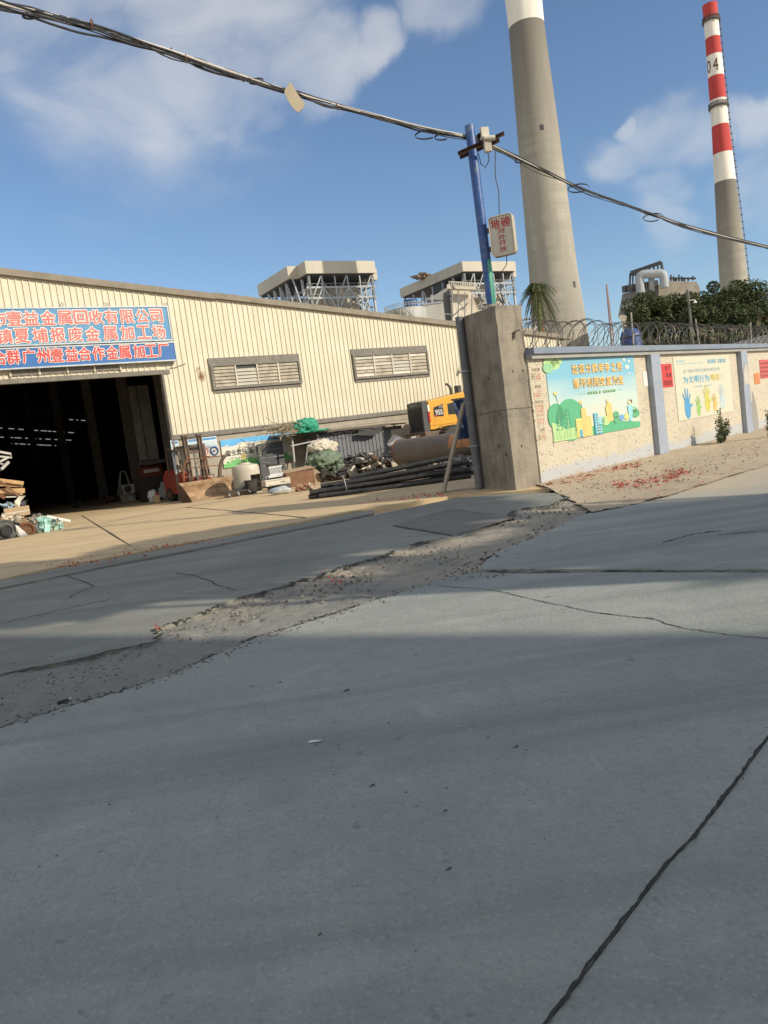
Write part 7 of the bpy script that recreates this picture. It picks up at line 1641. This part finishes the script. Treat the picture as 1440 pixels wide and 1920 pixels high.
# ---------------------------------------------------------------- wheel loader
LY = -2.9
t = fthing('wheel_loader', 'yellow wheel loader with black grille seen from behind, parked by the warehouse wall', 'wheel loader', F.at(800, 800, LY)[0], LY, 0)
lx = F.at(800, 800, LY)[0]
def LP(px, py, y=0): x, z = F.at(px, py, LY+y); return Vector((x-lx, y, z))
def sidep(b, pxs, y0, th, mi=0): b.prism([LP(x, y, y0) for x, y in pxs], (0, th, 0), mi)
a1 = LP(806, 752); a2 = LP(877, 732); a3 = LP(877, 796); a4 = LP(803, 808)
xs = (a1.x+a4.x)/2; hw = 1.05
b = MB(); zt_a, zt_b, zb_ = a1.z, a2.z, (a3.z+a4.z)/2
xe = a2.x+1.6
b.prism([(xs, 0, zb_), (xe, 0, zb_), (xe, 0, zt_b+(zt_b-zt_a)*.3), (a2.x, 0, zt_b), (xs+.05, 0, zt_a), (xs-.02, 0, zt_a*.5+zb_*.5+.3)], (0, hw, 0)); b.build('hood', M['yellow'], t, bevel=.035)
b = MB(); b.prism([(xs, -.025, zb_+.22), (xe, -.025, zb_+.22), (xe, -.025, zb_+.18), (xs, -.025, zb_+.18)], (0, .03, 0)); b.build('hood_crease', M['yellow'], t)
b = MB(); w1 = [LP(*q, -.012) for q in ((813, 764), (830, 757), (832, 780), (814, 781))]; b.prism(w1, (0, .02, 0)); w2 = [LP(*q, -.012) for q in ((839, 757), (875, 748), (875, 775), (841, 777))]; b.prism(w2, (0, .02, 0)); b.build('side_window', mat('loader_black_glass', (.03, .032, .035), .3), t)
c = LP(823, 771, -.02)
lettering('955', [c.x-.14, c.x, c.x+.14], c.z-.04, .12, .21, -.02, [M['white']], t, .04)
cT = LP(826, 762, -.02); lettering('SYL', [cT.x-.05, cT.x+.03, cT.x+.10], cT.z-.0, .06, .09, -.02, [M['white']], t, .03)
b = MB(); cR = LP(817, 779, -.02); b.box(cR.x-.08, -.02, cR.z-.03, cR.x+.10, -.013, cR.z+.03); b.build('red_sticker', M['red'], t)
b = MB(); gx0 = xs-.34; b.prism([(gx0, .0, zb_-.12), (gx0+.02, .0, zt_a+.0), (xs-.04, -.0, zt_a+.06), (xs-.01, .0, zb_-.08)], (0, hw, 0)); b.build('grille_surround', mat('loader_grey', (.045, .048, .052), .5, (.07, .072, .075), 3), t, bevel=.03)
b = MB(); b.box(gx0-.015, .10, zb_+.02, gx0+.02, hw-.1, zt_a-.22)
for k in range(22): z = zb_+.05+(zt_a-.3-zb_)*k/22; b.box(gx0-.03, .12, z, gx0-.014, hw-.12, z+.015)
b.build('grille', M['black'], t)
b = MB(); vs, fs = glyphs('SANY', .03); x0_, x1_ = min(v.x for v in vs), max(v.x for v in vs); y0_ = min(v.y for v in vs); y1_ = max(v.y for v in vs)
b.add([(gx0-.018, hw/2-(v.x-(x0_+x1_)/2)/(x1_-x0_)*.55, zt_a-.155+(v.y-y0_)/(y1_-y0_)*.10) for v in vs], fs); b.build('lettering', M['ac'], t)
b = MB(); tl = LP(806, 762, -.0); zl0, zl1 = LP(806, 792).z, LP(806, 759).z; zm2 = zl0+(zl1-zl0)*.62
b.box(xs-.06, -.05, zl0, xs+.03, .06, zm2, 0); b.box(xs-.06, -.05, zm2, xs+.03, .06, zl1, 1); b.build('tail_lamp', [mat('lamp_red', (.5, .05, .04), .3), M['white']], t, bevel=.01)
b = MB(); ex = LP(846, 735, .45); b.tube([(ex.x, .45, zt_a), (ex.x, .45, zt_b+.18), (ex.x-.10, .45, zt_b+.32), (ex.x-.24, .45, zt_b+.40)], .055, 12); b.build('exhaust', mat('exhaust_dark', (.10, .095, .08), .6), t, smooth=True)
b = MB(); ax_ = LP(857, 731, .5); b.cyl((ax_.x+.05, .5, zt_b-.02), (ax_.x+.05, .5, zt_b+.28), .16, n=18); b.build('air_filter', mat('filter_dark', (.07, .07, .065), .5), t, autosmooth=30)
b = MB(); b.box(gx0-.1, -.15, zb_-.42, xe, hw+.15, zb_-.05); b.box(gx0-.5, .1, zb_-.6, gx0, hw-.1, zb_-.15); b.build('chassis', mat('oily_chassis', (.09, .07, .055), .7, (.14, .09, .06), 4), t, bevel=.02)
b = MB(); 
for px in (827, 766): h_ = LP(px, 803, -.1); b.tube([h_+Vector((-.1, 0, -.12)), h_+Vector((-.1, 0, .06)), h_+Vector((.1, 0, .08)), h_+Vector((.1, 0, -.1))], .018, 6)
b.build('grab_handle', M['dark'], t)
for x, y in ((xs+.9, -.25), (xs+.9, hw+.25), (xs+3.6, -.25), (xs+3.6, hw+.25)):
    b = MB(); b.cyl((x, y-.28, .75), (x, y+.28, .75), .75, n=30); 
    for k in range(24): a_ = k*math.pi/12; b.cbox((x+.75*math.cos(a_), y, .75+.75*math.sin(a_)), (.06, .56, .10), (0, -a_, 0))
    w_ = b.build('wheel', M['black'], t); b = MB(); b.cyl((x, y-.30, .75), (x, y+.30, .75), .38, n=20); b.build('rim', M['yellow'], w_)
b = MB(); b.box(xe-.1, -.15, zb_-.1, xe+1.4, hw+.15, zb_+.5); b.build('front_body', M['yellow'], t, bevel=.04)
b = MB(); cx0 = xe-.3; b.box(cx0, -.1, zb_+.4, cx0+1.4, hw+.1, 3.3); b.build('cab', mat('cab_dark_glass', (.04, .045, .05), .25), t, bevel=.05)
b = MB(); b.box(cx0-.05, -.15, 3.3, cx0+1.45, hw+.15, 3.42); b.build('cab_roof', M['yellow'], t, bevel=.03)
# lamp and bracket fixed to the far drain pipe, seen against the siding
lampx, lampz = F.at(869, 690, -.25); o = MB(); o.cyl((0, 0, 0), (0, -.2, -.02), .10, .07, 14); o.tube([(0, .2, .1), (0, .05, .08), (0, -.02, .02)], .02, 6); tag(o.build('wall_lamp', M['dark'], loc=F.w(lampx, -.25, lampz), rz=F.rz), 'small dark lamp on the siding just left of the pillar', 'lamp')
bag('plastic_bag', 'small cream sack set on the rear step of the wheel loader', 'plastic bag', 775, 880, .14, .0001+.3, M['offwhite'], 66).location = F.w(F.at(775, 825, -3.2)[0], -3.2, F.at(775, 828, -3.2)[1]-.1)
